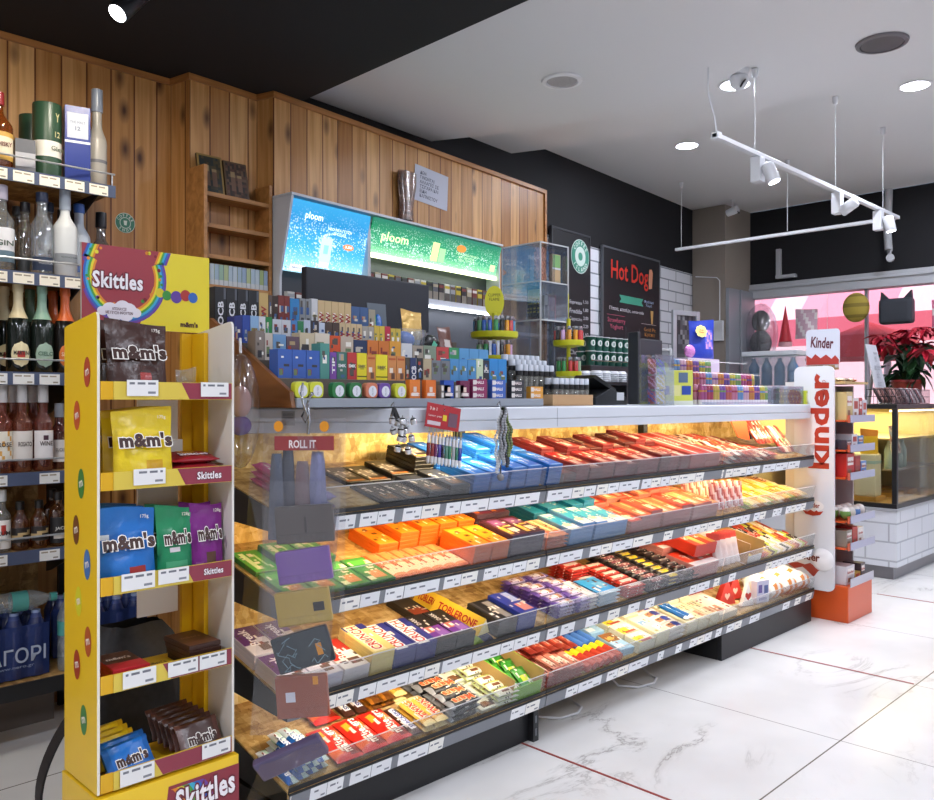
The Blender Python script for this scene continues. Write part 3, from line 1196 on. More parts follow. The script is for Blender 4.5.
def slab(name, w, l, h, top, side, nu=6, nv=8, mat=None, ch=.0015, end=None):
	"""flat carton or wrapped tablet: x across, y along from 0, z up from 0; `top` colours the printed face"""
	mb = MB()
	c = min(ch, h * .3)
	mb.grid(lambda u, v: (-w / 2 + c + (w - 2 * c) * u, c + (l - 2 * c) * v, h), nu, nv, top if callable(top) else (lambda u, v: top))
	lo = [(-w / 2, 0), (w / 2, 0), (w / 2, l), (-w / 2, l)]
	up = [(-w / 2 + c, c), (w / 2 - c, c), (w / 2 - c, l - c), (-w / 2 + c, l - c)]
	for k in range(4):
		k2 = (k + 1) % 4
		a, b = lo[k], lo[k2]
		col = (end or side) if k in (0, 2) else side
		mb.quad((a[0], a[1], 0), (b[0], b[1], 0), (b[0], b[1], h - c), (a[0], a[1], h - c), col)
		p, q = up[k], up[k2]
		mb.quad((a[0], a[1], h - c), (b[0], b[1], h - c), (q[0], q[1], h), (p[0], p[1], h), col)
	mb.quad((-w / 2, l, 0), (w / 2, l, 0), (w / 2, 0, 0), (-w / 2, 0, 0), side)
	return mb.mesh(name, mat or CARTON, weld=True)


def wrapper(name, w, l, h, col, nu=6, nv=12, crimp=.09, mat=None, seed=1, puff=.35, jag=True):
	"""flow-wrapped bar or small bag lying flat: pillow body with two crimped ends"""
	r = random.Random(seed)
	mb = MB()
	wr = [[r.uniform(-1, 1) for _ in range(nu + 1)] for _ in range(nv + 1)]

	def prof(u, v):
		e = min(v, 1 - v)
		a = 1.0 if e >= crimp else 0.12 + .88 * max(0, (e - crimp * .45) / (crimp * .55)) ** .6 if e > crimp * .45 else 0.12
		s = min(u, 1 - u)
		b = min(1.0, .18 + (s / puff) ** .55 * .82) if s < puff else 1.0
		return a * b

	def xw(u, v):
		e = min(v, 1 - v)
		k = 1.0 if e > crimp else 1.04
		return (-w / 2 + w * u) * k

	def top(u, v):
		i, j = round(v * nv), round(u * nu)
		z = h * (.5 + .5 * prof(u, v)) + (wr[i][j] * h * .05 if 0 < j < nu else 0)
		return (xw(u, v), l * v, z)

	def bot(u, v):
		e = min(v, 1 - v)
		return (xw(u, v), l * v, h * (.5 - .5 * prof(u, v)) if e < crimp or min(u, 1 - u) < .05 else .0005)
	cf = col if callable(col) else (lambda u, v: col)
	mb.grid(top, nu, nv, cf)
	mb.grid(bot, nu, nv, lambda u, v: cf(1 - u, v))
	# close the rim
	for v0 in range(nv):
		for u in (0, 1):
			a, b = v0 / nv, (v0 + 1) / nv
			mb.quad(top(u, a), bot(u, a), bot(u, b), top(u, b), cf(u, (a + b) / 2))
	for v in (0, 1):
		for u0 in range(nu):
			a, b = u0 / nu, (u0 + 1) / nu
			mb.quad(top(a, v), top(b, v), bot(b, v), bot(a, v), cf((a + b) / 2, v))
	return mb.mesh(name, mat or FOIL, smooth=True, weld=True)


def pouch(name, w, h, d, col, nu=8, nv=14, seed=1, mat=None, lean=0.0):
	"""stand-up pouch: x across, z up from 0, printed face towards -y"""
	r = random.Random(seed)
	mb = MB()
	wr = [[r.uniform(-1, 1) for _ in range(nu + 1)] for _ in range(nv + 1)]

	def thick(u, v):
		s = min(u, 1 - u) / .5
		side = .06 + .94 * s ** .55 if s < 1 else 1
		if v > .93:
			return .02
		up = (1 - max(0, v - .12) / .81) ** .75 if v > .12 else .75 + .25 * v / .12
		return max(.02, side * up)

	def fr(sg):
		def f(u, v):
			i, j = round(v * nv), round(u * nu)
			t = thick(u, v) * d / 2 + (wr[i][j] * .0025 if 0 < j < nu and v < .92 else 0)
			x = (-w / 2 + w * u) * (1 - .05 * math.sin(PI * min(1, v * 1.1)) - .0)
			return (x, sg * t + lean * v * h, h * v + .006 * math.sin(3 * u + seed) * (v > .9))
		return f
	cf = col if callable(col) else (lambda u, v: col)
	mb.grid(fr(-1), nu, nv, cf)
	mb.grid(fr(1), nu, nv, lambda u, v: cf(1 - u, v))
	a, b = fr(-1), fr(1)
	for k in range(nv):
		for u in (0, 1):
			mb.quad(a(u, k / nv), a(u, (k + 1) / nv), b(u, (k + 1) / nv), b(u, k / nv), cf(u, k / nv))
	for v in (0, 1):
		for k in range(nu):
			mb.quad(a(k / nu, v), a((k + 1) / nu, v), b((k + 1) / nu, v), b(k / nu, v), cf(k / nu, v))
	return mb.mesh(name, mat or FOIL, smooth=True, weld=True)


def rbox(name, w, d, h, col, mat=None, bevel=.0015, top=None, front=None, left=None):
	"""upright carton: x across, front face at y=0 looking to -y, z up from 0"""
	return MB().box(-w / 2, w / 2, 0, d, 0, h, col, top=top, front=front, left=left).mesh(name, mat or CARTON, bevel=bevel, seg=1)


def lathe_mesh(name, prof, seg=18, mats=None, col='#ffffff'):
	return MB().lathe(prof, seg, col).mesh(name, mats or GLOSSY, smooth=True)


# a line of lettering on a pack lying on a shelf: reading from front to back, as the packs here are turned
def lie_text(kind, s, length, height, col, at=(0, 0, 0), rim=None, bold=.02, flip=1, name='lettering', shear=0.0, under=None):
	me = outlined(s, height, length, col, rim, bold, shear=shear) if rim else text_mesh(s, height, length, col, bold, shear)
	kind.add(name, me, T(*at) @ RZ(flip * PI / 2), under)


def across_text(kind, s, width, height, col, at=(0, 0, 0), rim=None, bold=.02, name='lettering', shear=0.0, under=None):
	me = outlined(s, height, width, col, rim, bold, shear=shear) if rim else text_mesh(s, height, width, col, bold, shear)
	kind.add(name, me, T(*at), under)


def up_text(kind, s, width, height, col, at=(0, 0, 0), rim=None, bold=.02, name='lettering', shear=0.0, rot=0.0, under=None):
	me = outlined(s, height, width, col, rim, bold, shear=shear) if rim else text_mesh(s, height, width, col, bold, shear)
	kind.add(name, me, T(*at) @ UP_XZ @ RZ(rot), under)


def blob_mesh(name, pts, col, mat=None):
	mb = MB()
	i = len(mb.v)
	mb.v += [(p[0], p[1], 0) for p in pts]
	mb.face(range(i, i + len(pts)), col)
	return mb.mesh(name, mat or PAPER)


def oval_pts(rx, ry, n=20):
	return [(rx * math.cos(2 * PI * k / n), ry * math.sin(2 * PI * k / n)) for k in range(n)]


ITEMS = []


def pile(kind, level, xs, t, layers, step, desc, group, jit=.0, rz=0.0, z0=.0, skip=None, l=0.16, noun='pile', rjit=0.0):
	"""stacks of one kind of pack standing in columns across a shelf; one object per pack"""
	n = len(xs)
	for ci, x in enumerate(xs):
		L = layers[ci % len(layers)] if isinstance(layers, (list, tuple)) else layers
		tt = t[ci % len(t)] if isinstance(t, (list, tuple)) else t
		for k in range(L):
			j = RND.uniform(-jit, jit)
			a = rz + RND.uniform(-rjit, rjit)
			M = SM(level, x + j * .5, tt + j, z0 + .0008 + k * (step + .0004), a)
			where = ''
			if n > 1:
				where += ', %s column from left' % ORD[ci]
			if L > 1:
				where += ', topmost' if k == L - 1 else (', %s from bottom' % ORD[k] if k else ', bottommost')
			kind.put(M, (desc + where), group)


def span(a, b, n):
	w = (b - a) / n
	return [a + w * (k + .5) for k in range(n)]
# =====================================================================  candy on the sloped shelves
import zlib


def fine(base, accents, seed):
	"""printed face: the given patches plus small lines of print that run along the pack"""
	r = random.Random(seed)
	dark = sum(lin(base)[:3]) < .9
	ink = ['#efe9e0', '#e3d9c8', '#d8cfc4'] if dark else ['#4a3a34', '#8a3a2c', '#f6f2ea']
	marks = []
	for _ in range(9):
		u, v = r.uniform(.06, .88), r.uniform(.08, .78)
		marks.append((u, u + r.uniform(.07, .12), v, v + r.uniform(.06, .2), r.choice(ink)))

	def f(u, v):
		c = base
		for a in accents:
			if a[0] <= u <= a[1] and a[2] <= v <= a[3]:
				c = a[4]
		for a in marks:
			if a[0] <= u <= a[1] and a[2] <= v <= a[3] and int(v * 60) % 4:
				c = a[4]
		return c
	return f


def tab(name, w, l, h, base, accents=(), side=None, cat='chocolate', mat=None, seed=3):
	"""wrapped tablet; accents: (u0,u1,v0,v1,colour) printed patches"""
	top = fine(base, accents, zlib.crc32((name + base + str(len(accents))).encode()))
	return Kind(name, slab(name, w, l, h, top, side or base, 11, 20, mat), cat)


def flow(name, w, l, h, base, accents=(), cat='chocolate bar', seed=1, nu=6, nv=12, mat=None, crimp=.09):
	col = fine(base, accents, seed)
	return Kind(name, wrapper(name, w, l, h, col, max(nu, 9), max(nv, 18), seed=seed, mat=mat, crimp=crimp), cat)


# ---------------------------------------------------------------- bottom shelf, end bay
k = flow('coconut_bar', .032, .165, .019, '#e9eef2', ((0, .42, .0, .72, '#1f66b8'), (.42, 1, .75, 1, '#bfe3d8'), (.5, 1, .0, .12, '#cfe9df')), seed=4)
lie_text(k, 'BOUNTY', .110, .017, '#f7f8f9', (-.001, .080, .0193), '#2a6fb4', .03)
G = 'coconut bars in the end of the bottom shelf'
for x, t, n in ((1.2385, .018, 1), (1.2745, .024, 3), (1.3105, .030, 3), (1.3465, .036, 2)):
	i = (1.2385, 1.2745, 1.3105, 1.3465).index(x)
	for q in range(n):
		where = ['nearest the end of the counter', 'second stack from the counter end', 'third stack from the counter end', 'beside the red bags'][i]
		lv = '' if n == 1 else (', top of stack' if q == n - 1 else ', %s from the bottom' % ORD[q] if q else ', bottommost')
		k.put(SM('bottom', x, t, .0012 + q * .0202, rad(1.5)), 'white and blue coconut bar %s%s' % (where, lv), G)

k = flow('honeycomb_ball_bag', .088, .165, .028, '#d3261c', ((0, .3, .1, .3, '#e8641e'), (.55, .9, .55, .8, '#ef8a1d'), (.6, 1, .05, .2, '#8a2415'), (.1, .35, .62, .85, '#f0a02c')), 'candy bag', seed=6, nu=8, nv=12)
lie_text(k, 'maltesers', .130, .032, '#fbf3ea', (.002, .082, .0283), '#7d1710', .03)
G = 'red bags of chocolate balls on the bottom shelf'
for x, t, z, lab in ((1.430, .022, .001, 'red chocolate ball bag beside the white coconut bars, front row'), (1.524, .024, .001, 'middle red chocolate ball bag of the front three'), (1.617, .026, .001, 'red chocolate ball bag beside the blue lettered peanut bar'), (1.480, .205, .001, 'red chocolate ball bag lying behind the front three')):
	k.put(SM('bottom', x, t, z), lab, G)

k = flow('peanut_bar', .040, .15, .020, '#4a2a1e', ((.18, .82, .12, .88, '#e9ebf2'),), seed=7)
lie_text(k, 'SNICKERS', .105, .016, '#2b4b9b', (0, .075, .0203), None, .03)
k.put(SM('bottom', 1.686, .03, .001), 'brown peanut bar with blue lettering between red bags and gold bars', 'brown peanut bars')
k.put(SM('bottom', 1.565, .205, .001), 'brown peanut bar behind the red bags, nearer the counter end', 'brown peanut bars')
k.put(SM('bottom', 1.612, .205, .001), 'brown peanut bar behind the red bags, beside dark gold bars', 'brown peanut bars')

k = flow('caramel_finger_bar', .046, .15, .018, '#c98a2a', ((0, .25, 0, 1, '#e6b54a'), (.0, 1, .88, 1, '#f1dc9a'), (0, 1, 0, .12, '#e8cf8a')), seed=8)
lie_text(k, 'TWIX', .085, .026, '#c9231d', (.002, .075, .0183), '#f8ead0', .04)
k2 = flow('caramel_finger_bar', .046, .15, .018, '#6d3f17', ((0, .25, 0, 1, '#a8691f'), (.0, 1, .9, 1, '#c9953f')), seed=9)
lie_text(k2, 'TWIX', .085, .024, '#d8a44a', (.002, .075, .0183), '#55290f', .04)
for i, x in enumerate((1.735, 1.785)):
	for q in range(2):
		k.put(SM('bottom', x, .024, .001 + q * .0190), 'gold caramel finger bar with red lettering, %s column in front, %s' % (ORD[i], 'top' if q else 'underneath'), 'gold caramel bars')
for i, x in enumerate((1.662, 1.712, 1.762)):
	for q in range(2):
		(k2 if i < 2 else k).put(SM('bottom', x, .200, .001 + q * .0190), '%s caramel finger bar, back row, %s column, %s' % ('dark' if i < 2 else 'gold', ORD[i], 'top' if q else 'underneath'), 'caramel bars in the back row')

k = flow('nougat_bar', .044, .135, .020, '#1d1a1a', ((0, 1, 0, .1, '#8a8d90'), (0, 1, .9, 1, '#7d8083')), seed=10)
lie_text(k, 'Mars', .085, .029, '#e5602a', (0, .068, .0203), '#f0d9b0', .035, flip=-1)
G = 'black nougat bars on the bottom shelf'
rows = 0
for i, t in enumerate((.045, .093, .141, .20, .25, .30)):
	for q in range(3 if i < 3 else 2):
		k.put(SM('bottom', 1.818, t, .001 + q * .0215, -PI / 2 + rad(2)), 'black nougat bar with orange lettering, row %s from the front, %s' % (ORD[i], ['underneath', 'middle layer', 'top layer'][q] if i < 3 else ['underneath', 'on top'][q]), G)

k = tab('oat_snack_pack', .092, .150, .012, '#e9ead6', ((.25, .7, .42, .62, '#c5d3bd'), (.15, .85, .03, .22, '#5e3b27'), (.3, .6, .08, .25, '#8a5a34')), '#dfe0cc', 'snack pack')
lie_text(k, 'OAT', .03, .02, '#8aa38f', (0, .08, .0123), None, 0)
k.put(SM('bottom', 2.005, .022, .001), 'cream snack pack with a cake picture, lying in front', 'cream oat packs')
k.put(SM('bottom', 2.005, .178, .001), 'cream snack pack lying behind, under the price rail', 'cream oat packs')
k.put(SM('bottom', 2.001, .182, .0142), 'cream snack pack lying behind, on top of another', 'cream oat packs')
k = flow('cereal_bar', .042, .10, .016, '#e7e6cf', ((.0, .3, 0, 1, '#b9c93b'), (.45, .8, .3, .6, '#7a4a2c'), (0, 1, 0, .08, '#cfd89a')), 'cereal bar', seed=12)
G = 'cream and green cereal bars'
for i, t in enumerate((.04, .084, .128, .19, .235)):
	for q in range(3):
		k.put(SM('bottom', 2.028, t, .001 + q * .0172, -PI / 2 + rad(-3)), 'cream and green cereal bar, row %s from the front, %s' % (ORD[i], ['bottom', 'middle', 'top'][q]), G)


def open_box(name, label, cat, M, w, l, h, col, inner, t=.004, front_h=None, group=None):
	fh = front_h if front_h is not None else h
	b = thing(name, label, cat, M, group)
	mb = MB().box(-w / 2, w / 2, 0, l, 0, t, col)
	obj('bottom_panel', mb.mesh('bottom_panel', printed(.6)), b)
	for nm, q in (('side_panel', (-w / 2, -w / 2 + t, 0, l, t + .0002, h)), ('side_panel', (w / 2 - t, w / 2, 0, l, t + .0002, h)), ('back_panel', (-w / 2 + t, w / 2 - t, l - t, l, t + .0002, h)), ('front_panel', (-w / 2 + t, w / 2 - t, 0, t, t + .0002, fh))):
		obj(nm, MB().box(*q, inner if nm != 'front_panel' else col, top=col).mesh(nm, printed(.6)), b)
	return b


open_box('display_box', 'kraft and green open box of green snack bags on the bottom shelf', 'box', SM('bottom', 2.175, .018, .001), .156, .30, .085, '#8cc63f', '#c9a566', front_h=.05)
k = flow('snack_bag', .064, .12, .020, '#3f9a2f', ((.2, .8, .35, .6, '#d8e34a'), (0, 1, 0, .1, '#7cc142'), (0, 1, .9, 1, '#2c7a25')), 'snack bag', seed=14)
for i in range(2):
	for j in range(4):
		k.put(SM('bottom', 2.139 + i * .072, .040 + j * .058, .016 + (j % 2) * .002) @ RX(rad(24)) @ T(0, -.012, 0) @ SC(.95, .8, .8), 'green snack bag in the kraft box, %s column, row %s from the front' % (ORD[i], ORD[j]), 'green snack bags in the kraft box')

# ---------------------------------------------------------------- bottom shelf, middle bay
k = flow('cocoa_wafer_bar', .040, .115, .012, '#c9806a', ((0, 1, 0, .1, '#a13a2c'), (0, 1, .9, 1, '#8f3024'), (.2, .8, .3, .7, '#ecd3bd')), 'wafer bar', seed=16)
pile(k, 'bottom', span(2.285, 2.50, 5), .020, [4, 5, 5, 4, 4], .0128, 'pale red wafer bar in front row', 'pale red wafer bars', rjit=.02)
k = flow('cocoa_wafer_bar', .040, .115, .013, '#8b2d22', ((.2, .8, .2, .8, '#c4553a'),), 'wafer bar', seed=17)
pile(k, 'bottom', span(2.285, 2.62, 8), .145, [4, 5, 5, 4, 4, 4, 3, 3], .0138, 'dark red wafer bar behind', 'dark red wafer bars', rjit=.02)


def tube_candy(body, cap, cat='candy tube'):
	pr = [(.004, 0, cap), (.016, .002, cap), (.017, .010, cap), (.017, .04, body), (.0175, .115, body), (.016, .122, body), (.003, .124, body)]
	me = MB().lathe(pr, 14, M=T(0, .124, .0177) @ RX(PI / 2)).mesh('candy_tube', printed(.25), smooth=True)
	return Kind('candy_tube', me, cat)


ky, kb, kg = tube_candy('#c2412d', '#e9cf2b'), tube_candy('#4d7fc6', '#2f5ea8'), tube_candy('#3a2a22', '#2e9a3a')
for i, x in enumerate(span(2.515, 2.76, 6)):
	ky.put(SM('bottom', x, .02, .001), 'red candy tube with yellow end, %s from the left in its row' % ORD[i], 'red and yellow candy tubes')
	(kg if i == 0 else kb).put(SM('bottom', x, .150, .001) if i else SM('bottom', x, .275, .001), '%s candy tube behind the red and yellow tubes, %s from the left' % ('brown and green' if i == 0 else 'blue', ORD[i]), 'candy tubes in the second row')
k = tab('bread_stick_box', .085, .13, .03, '#9fc9e6', ((0, 1, .5, 1, '#8d5a2a'), (.2, .7, .6, .8, '#e0b35a'), (0, .5, .1, .3, '#dfeaf2')), '#9fc9e6', 'box')
k.put(SM('bottom', 2.812, .04, .001, rad(-4)), 'light blue snack box with a golden bread picture on the bottom shelf')
k.put(SM('bottom', 2.812, .19, .001, rad(-4)), 'light blue snack box standing behind its twin on the bottom shelf')
k = tab('marshmallow_pack', .115, .075, .016, '#ece9d2', ((0, .5, .0, .6, '#e3d43c'), (.2, .8, .0, .18, '#b5402c'), (.6, .95, .4, .8, '#f7f6ee')), '#e8e4c8', 'candy pack')
for i, t in enumerate((.022, .102, .182, .262)):
	for q in range(3):
		k.put(SM('bottom', 2.924, t, .001 + q * .0163), 'cream and yellow candy pack, row %s from the front, %s' % (ORD[i], ['underneath', 'middle', 'top'][q]), 'cream and yellow candy packs')
k = tab('marshmallow_pack', .10, .15, .02, '#efe8c6', ((.1, .5, .55, .75, '#7ba3c4'), (.5, .9, .2, .4, '#fbfaf4'), (.2, .4, .1, .2, '#c2b26a')), '#e5dcb4', 'candy pack')
pile(k, 'bottom', [3.036], .020, 3, .0208, 'cream sweets pack with blue print on bottom shelf', 'cream sweets packs')
pile(k, 'bottom', [3.036], .185, 3, .0208, 'cream sweets pack at the back of bottom shelf', 'cream sweets packs at the back')
k = flow('cookie_roll_pack', .125, .05, .02, '#e6dfd2', ((.5, .8, .1, .9, '#2b3f8f'), (.15, .4, .2, .8, '#b9825a')), 'cookie pack', seed=20, crimp=.05)
for i, t in enumerate((.022, .076, .130, .184, .24)):
	for q in range(3):
		k.put(SM('bottom', 3.156, t, .001 + q * .021), 'white cookie pack with blue disc, row %s from the front, %s' % (ORD[i], ['underneath', 'middle', 'top'][q]), 'white cookie packs with blue discs')
k = tab('white_chocolate_tablet', .082, .155, .011, '#efe6c4', ((.1, .45, .55, .9, '#e2d59e'), (.55, .9, .55, .9, '#e2d59e'), (.1, .45, .1, .45, '#e6dab0'), (.55, .9, .1, .45, '#d8a27a')), '#e8dcb4')
pile(k, 'bottom', span(3.23, 3.515, 3), .020, 5, .0114, 'cream chocolate tablet stacked in front', 'cream chocolate tablets')
pile(k, 'bottom', span(3.23, 3.515, 3), .18, [5, 6, 6], .0114, 'cream chocolate tablet stacked behind', 'cream chocolate tablets behind')
k = flow('wafer_stick', .030, .15, .014, '#2a7fc4', ((0, .3, 0, 1, '#1d5fa2'), (0, 1, 0, .12, '#dfe8ef')), 'wafer bar', seed=22)
for i, x in enumerate((3.262, 3.298)):
	k.put(SM('bottom', x, .04, .060), 'bright blue wafer bar lying on the cream tablets, %s of two' % ORD[i], 'blue wafer bars on the cream tablets')

# ---------------------------------------------------------------- bottom shelf, far bay
k = tab('chocolate_gift_box', .17, .20, .034, '#ece4cf', ((.1, .5, .1, .4, '#c98f6c'), (.6, .95, .6, .9, '#f6f1e4')), '#e9dec2', 'box')
k.put(SM('bottom', 3.625, .03, .001), 'flat cream gift box of chocolates next to red heart packs')


def wedge_pack(name, w, h, d, c1, c2, cat):
	mb = MB()
	pts = [(-w / 2, 0), (w / 2, 0), (0, h)]
	mb.prism(pts, 0, d, c1, cap=c2)
	return Kind(name, mb.mesh(name, CARTON, bevel=.002), cat)


k = wedge_pack('heart_candy_pack', .13, .13, .03, '#a82a22', '#b93428', 'candy pack')
k.add('heart', blob_mesh('heart', [(0, -.018), (.018, .002), (.018, .012), (.009, .016), (0, .009), (-.009, .016), (-.018, .012), (-.018, .002)], '#e2b7a8'), T(0, -.0006, .04) @ UP_XZ)
for i, (x, t) in enumerate(((3.765, .11), (3.885, .13), (3.70, .26), (3.83, .27))):
	k.put(SM('bottom', x, t, .009, rad(-12)) @ RX(-TILT), 'dark red triangular candy pack with a heart, %s of four' % ORD[i], 'red triangular candy packs')
k = wedge_pack('heart_candy_pack', .09, .12, .02, '#eee9e4', '#f4f0ec', 'candy pack')
k.add('heart', blob_mesh('heart', [(0, -.022), (.022, .002), (.022, .014), (.011, .02), (0, .011), (-.011, .02), (-.022, .014), (-.022, .002)], '#c23a30'), T(0, -.0006, .045) @ UP_XZ)
k.put(SM('bottom', 3.875, .055, .007, rad(-12)) @ RX(-TILT), 'white triangular candy pack with a red heart among red ones')
k = Kind('figurine_candy_box', rbox('figurine_candy_box', .105, .035, .11, '#d8d6e4', front='#c9c8dc'), 'box')
k.add('print', MB().box(-.04, -.01, -.0008, 0, .05, .09, '#6a5a98').box(.008, .04, -.0008, 0, .045, .085, '#5d6a9a').box(-.035, .03, -.0008, 0, .012, .026, '#8d87b4').mesh('print', PAPER))
k.put(SM('bottom', 3.995, .035, .010, rad(-8)) @ RX(-TILT), 'lilac and white patterned candy box standing on the bottom shelf')
k = Kind('egg_candy_bag', wrapper('egg_candy_bag', .138, .185, .085, lambda u, v: ['#efece6', '#e7e2ea', '#f2eee2', '#e38b3d', '#ded9e4', '#f4f1ea'][(int(u * 5) * 3 + int(v * 7) * 2) % 6], 10, 14, seed=25), 'candy bag')
for i, (x, t) in enumerate(((4.145, .025), (4.305, .022), (4.458, .02))):
	k.put(SM('bottom', x, t, .001, rad(-3)), 'white and orange bag of egg sweets, %s of three by the orange footed stand' % ORD[i], 'bags of egg sweets')
	k.put(SM('bottom', x - .01, t + .215, .001, rad(3)) @ SC(.95, .9, .9), 'white bag of egg sweets behind another, %s of three' % ORD[i], 'bags of egg sweets behind')

# ---------------------------------------------------------------- third shelf, end bay
k = tab('break_tablet', .086, .165, .014, '#d9d4dc', ((0, 1, .55, 1, '#5b2d73'), (.0, .5, .35, .6, '#5b2d73'), (.45, .85, .1, .35, '#6b4a36')), '#cfc9d4')
lie_text(k, 'Break', .10, .03, '#f2eef4', (-.008, .10, .0143), None, .02)
pile(k, 'third', [1.263, 1.353], .020, 3, .0146, 'purple and white chocolate tablet behind the hanging pouches', 'purple and white tablets in front')
pile(k, 'third', [1.263, 1.353], .195, 3, .0146, 'purple and white chocolate tablet in the back row', 'purple and white tablets in the back row')
k = tab('break_tablet', .088, .165, .014, '#e6e2e0', ((0, 1, .55, 1, '#c22d20'), (.0, .55, .3, .6, '#c22d20'), (.5, .9, .08, .3, '#6b4a36')), '#d8d0ce')
lie_text(k, 'Break', .10, .03, '#f6ece8', (-.008, .10, .0143), None, .02)
pile(k, 'third', [1.446], .020, 3, .0146, 'red and white chocolate tablet beside the pale yellow stack', 'red and white tablets')



def crunch(base, band, rim):
	k = tab('crisp_chocolate_tablet', .082, .165, .014, base, ((0, 1, .82, 1, '#232a74'), (.06, .62, .02, .98, band)), base)
	lie_text(k, 'CRUNCH', .145, .036, '#bb2a22', (-.010, .083, .0143), rim, .03)
	return k


k1 = crunch('#e6cf7c', '#efe0a4', '#fbf7e8')
k2 = crunch('#2b3580', '#e8e4e2', '#f6f4f0')
pile(k1, 'third', [1.537], .020, 5, .0146, 'pale yellow crisp chocolate tablet', 'pale yellow crisp tablets')
pile(k2, 'third', [1.623, 1.709], .020, [4, 4], .0146, 'blue and white crisp chocolate tablet', 'blue and white crisp tablets')

k = tab('dark_chocolate_tablet', .082, .175, .012, '#1b191c', ((.0, 1, .08, .5, '#6d2f8c'), (.15, .5, .3, .52, '#b96f5e'), (.5, .9, .15, .35, '#8f62a8'), (0, 1, 0, .08, '#1b191c')), '#242226')
lie_text(k, 'DARK', .05, .018, '#c9c4c0', (-.02, .135, .0123), None, .02)
pile(k, 'third', [1.796, 1.882], .022, 4, .0126, 'black and purple dark chocolate tablet', 'black and purple tablets')
k2_ = tab('dark_chocolate_tablet', .082, .15, .012, '#1b191c', ((0, 1, .4, 1, '#242025'), (.1, .9, .05, .35, '#8a3a24')), '#242226')
pile(k2_, 'third', [1.882], .225, [2], .0126, 'black tablet with red foot lying behind', 'black tablets behind')

# long triangular nougat bars
def tri_bar(name, L, s, c, cat='chocolate bar', end=None):
	mb = MB().prism([(-s / 2, 0), (s / 2, 0), (0, s * .87)], 0, L, c, cap=end or c)
	return Kind(name, mb.mesh(name, CARTON, bevel=.0015), cat)


k = tri_bar('triangular_nougat_bar', .215, .062, '#e3bd35', end='#efe0a0')
tm = text_mesh('TOBLERONE', .026, .17, '#b3271d', .03)
k.add('lettering', tm, T(-.0165, .108, .0285) @ RY(rad(-60)) @ RZ(-PI / 2))
k.add('lettering', tm, T(.0165, .108, .0285) @ RY(rad(60)) @ RZ(-PI / 2))
k.put(SM('third', 1.972, .03, .0245, rad(6)), 'long yellow triangular nougat bar lying on top, with red lettering')
kg_ = tri_bar('triangular_nougat_bar', .20, .045, '#8fb23a')
kn = tri_bar('triangular_nougat_bar', .20, .045, '#2f3560')
kg_.put(SM('third', 1.948, .02, .001) @ SC(1, 1, .5), 'green triangular nougat bar under the long yellow one', 'small triangular bars underneath')
kn.put(SM('third', 1.997, .02, .001) @ SC(1, 1, .5), 'navy triangular nougat bar under the long yellow one', 'small triangular bars underneath')
k.put(SM('third', 2.0, .235, .001, rad(10)) @ SC(1, .62, 1), 'yellow triangular nougat bar leaning at the back of the shelf', None)
k = tab('slim_chocolate_tablet', .092, .155, .011, '#1d1c1f', ((.55, .95, .1, .9, '#8d8781'), (.08, .2, .0, 1, '#4a4748')), '#2b2a2d')
pile(k, 'third', [2.079], .022, 5, .0116, 'black and grey slim chocolate tablet', 'black slim tablets')
k = tab('slim_chocolate_tablet', .092, .155, .011, '#23358f', ((.55, .95, .5, .95, '#a9b2d8'), (.4, .95, .05, .4, '#d98a7c')), '#23358f')
pile(k, 'third', [2.178], .022, 6, .0116, 'royal blue slim chocolate tablet', 'royal blue slim tablets')
# ---------------------------------------------------------------- third shelf, middle bay
k = flow('purple_milk_bar', .042, .118, .013, '#b7a9cf', ((0, 1, 0, .16, '#6a4fa0'), (0, 1, .86, 1, '#5d4694'), (.2, .8, .3, .6, '#e9e3ee'), (.2, .8, .62, .8, '#b98a6c')), seed=33)
for ci, x in enumerate((2.345, 2.468)):
	for i in range(6):
		for q in range(4 if i < 4 else 3):
			k.put(SM('third', x, .046 + i * .048, .001 + q * .0137, -PI / 2 + RND.uniform(-.03, .03)), 'lilac milk chocolate bar, %s column, row %s back, %s layer' % (ORD[ci], ORD[i], ORD[q]), 'lilac milk chocolate bars')
k = flow('white_wafer_bar', .045, .15, .014, '#e9e6e4', ((.3, .7, .2, .8, '#cfc4c4'),), seed=34)
pile(k, 'third', [2.565], .020, 4, .0147, 'white wrapped wafer bar beside the lilac bars', 'white wafer bars')
k = flow('blue_biscuit_bag', .125, .14, .014, '#3f9fd4', ((0, 1, .0, .12, '#d6e6f0'), (.3, .8, .3, .6, '#7cc0e2')), 'biscuit bag', seed=35)
pile(k, 'third', [2.665], .020, 4, .0147, 'sky blue biscuit bag with creases', 'sky blue biscuit bags')
k = flow('red_wafer_bar', .036, .12, .012, '#c0352b', ((.2, .8, .15, .85, '#e8cfc4'),), 'wafer bar', seed=36)
for i in range(4):
	for q in range(5 if i else 3):
		k.put(SM('third', 2.66, .188 + i * .042, .001 + q * .0127, -PI / 2), 'cream and red wafer bar behind the sky blue bags, row %s, %s layer' % (ORD[i], ORD[q]), 'cream and red wafer bars')
for i in range(6):
	for q in range(4):
		k.put(SM('third', 2.79, .040 + i * .042, .001 + q * .0127, -PI / 2), 'cream and red wafer bar beside sky blue bags, row %s, %s layer' % (ORD[i], ORD[q]), 'cream and red wafer bars')
kp = flow('dark_protein_bar', .036, .14, .016, '#2b2226', ((.15, .85, .25, .75, '#8d4a50'), (0, 1, 0, .1, '#17161a')), 'cereal bar', seed=37)
kyb = flow('dark_protein_bar', .036, .12, .016, '#1c1b1e', ((.1, .9, .22, .74, '#d8c32c'),), 'cereal bar', seed=38)
kbk = flow('dark_protein_bar', .036, .13, .016, '#1a191c', ((.3, .7, .2, .8, '#6c6a6c'),), 'cereal bar', seed=39)
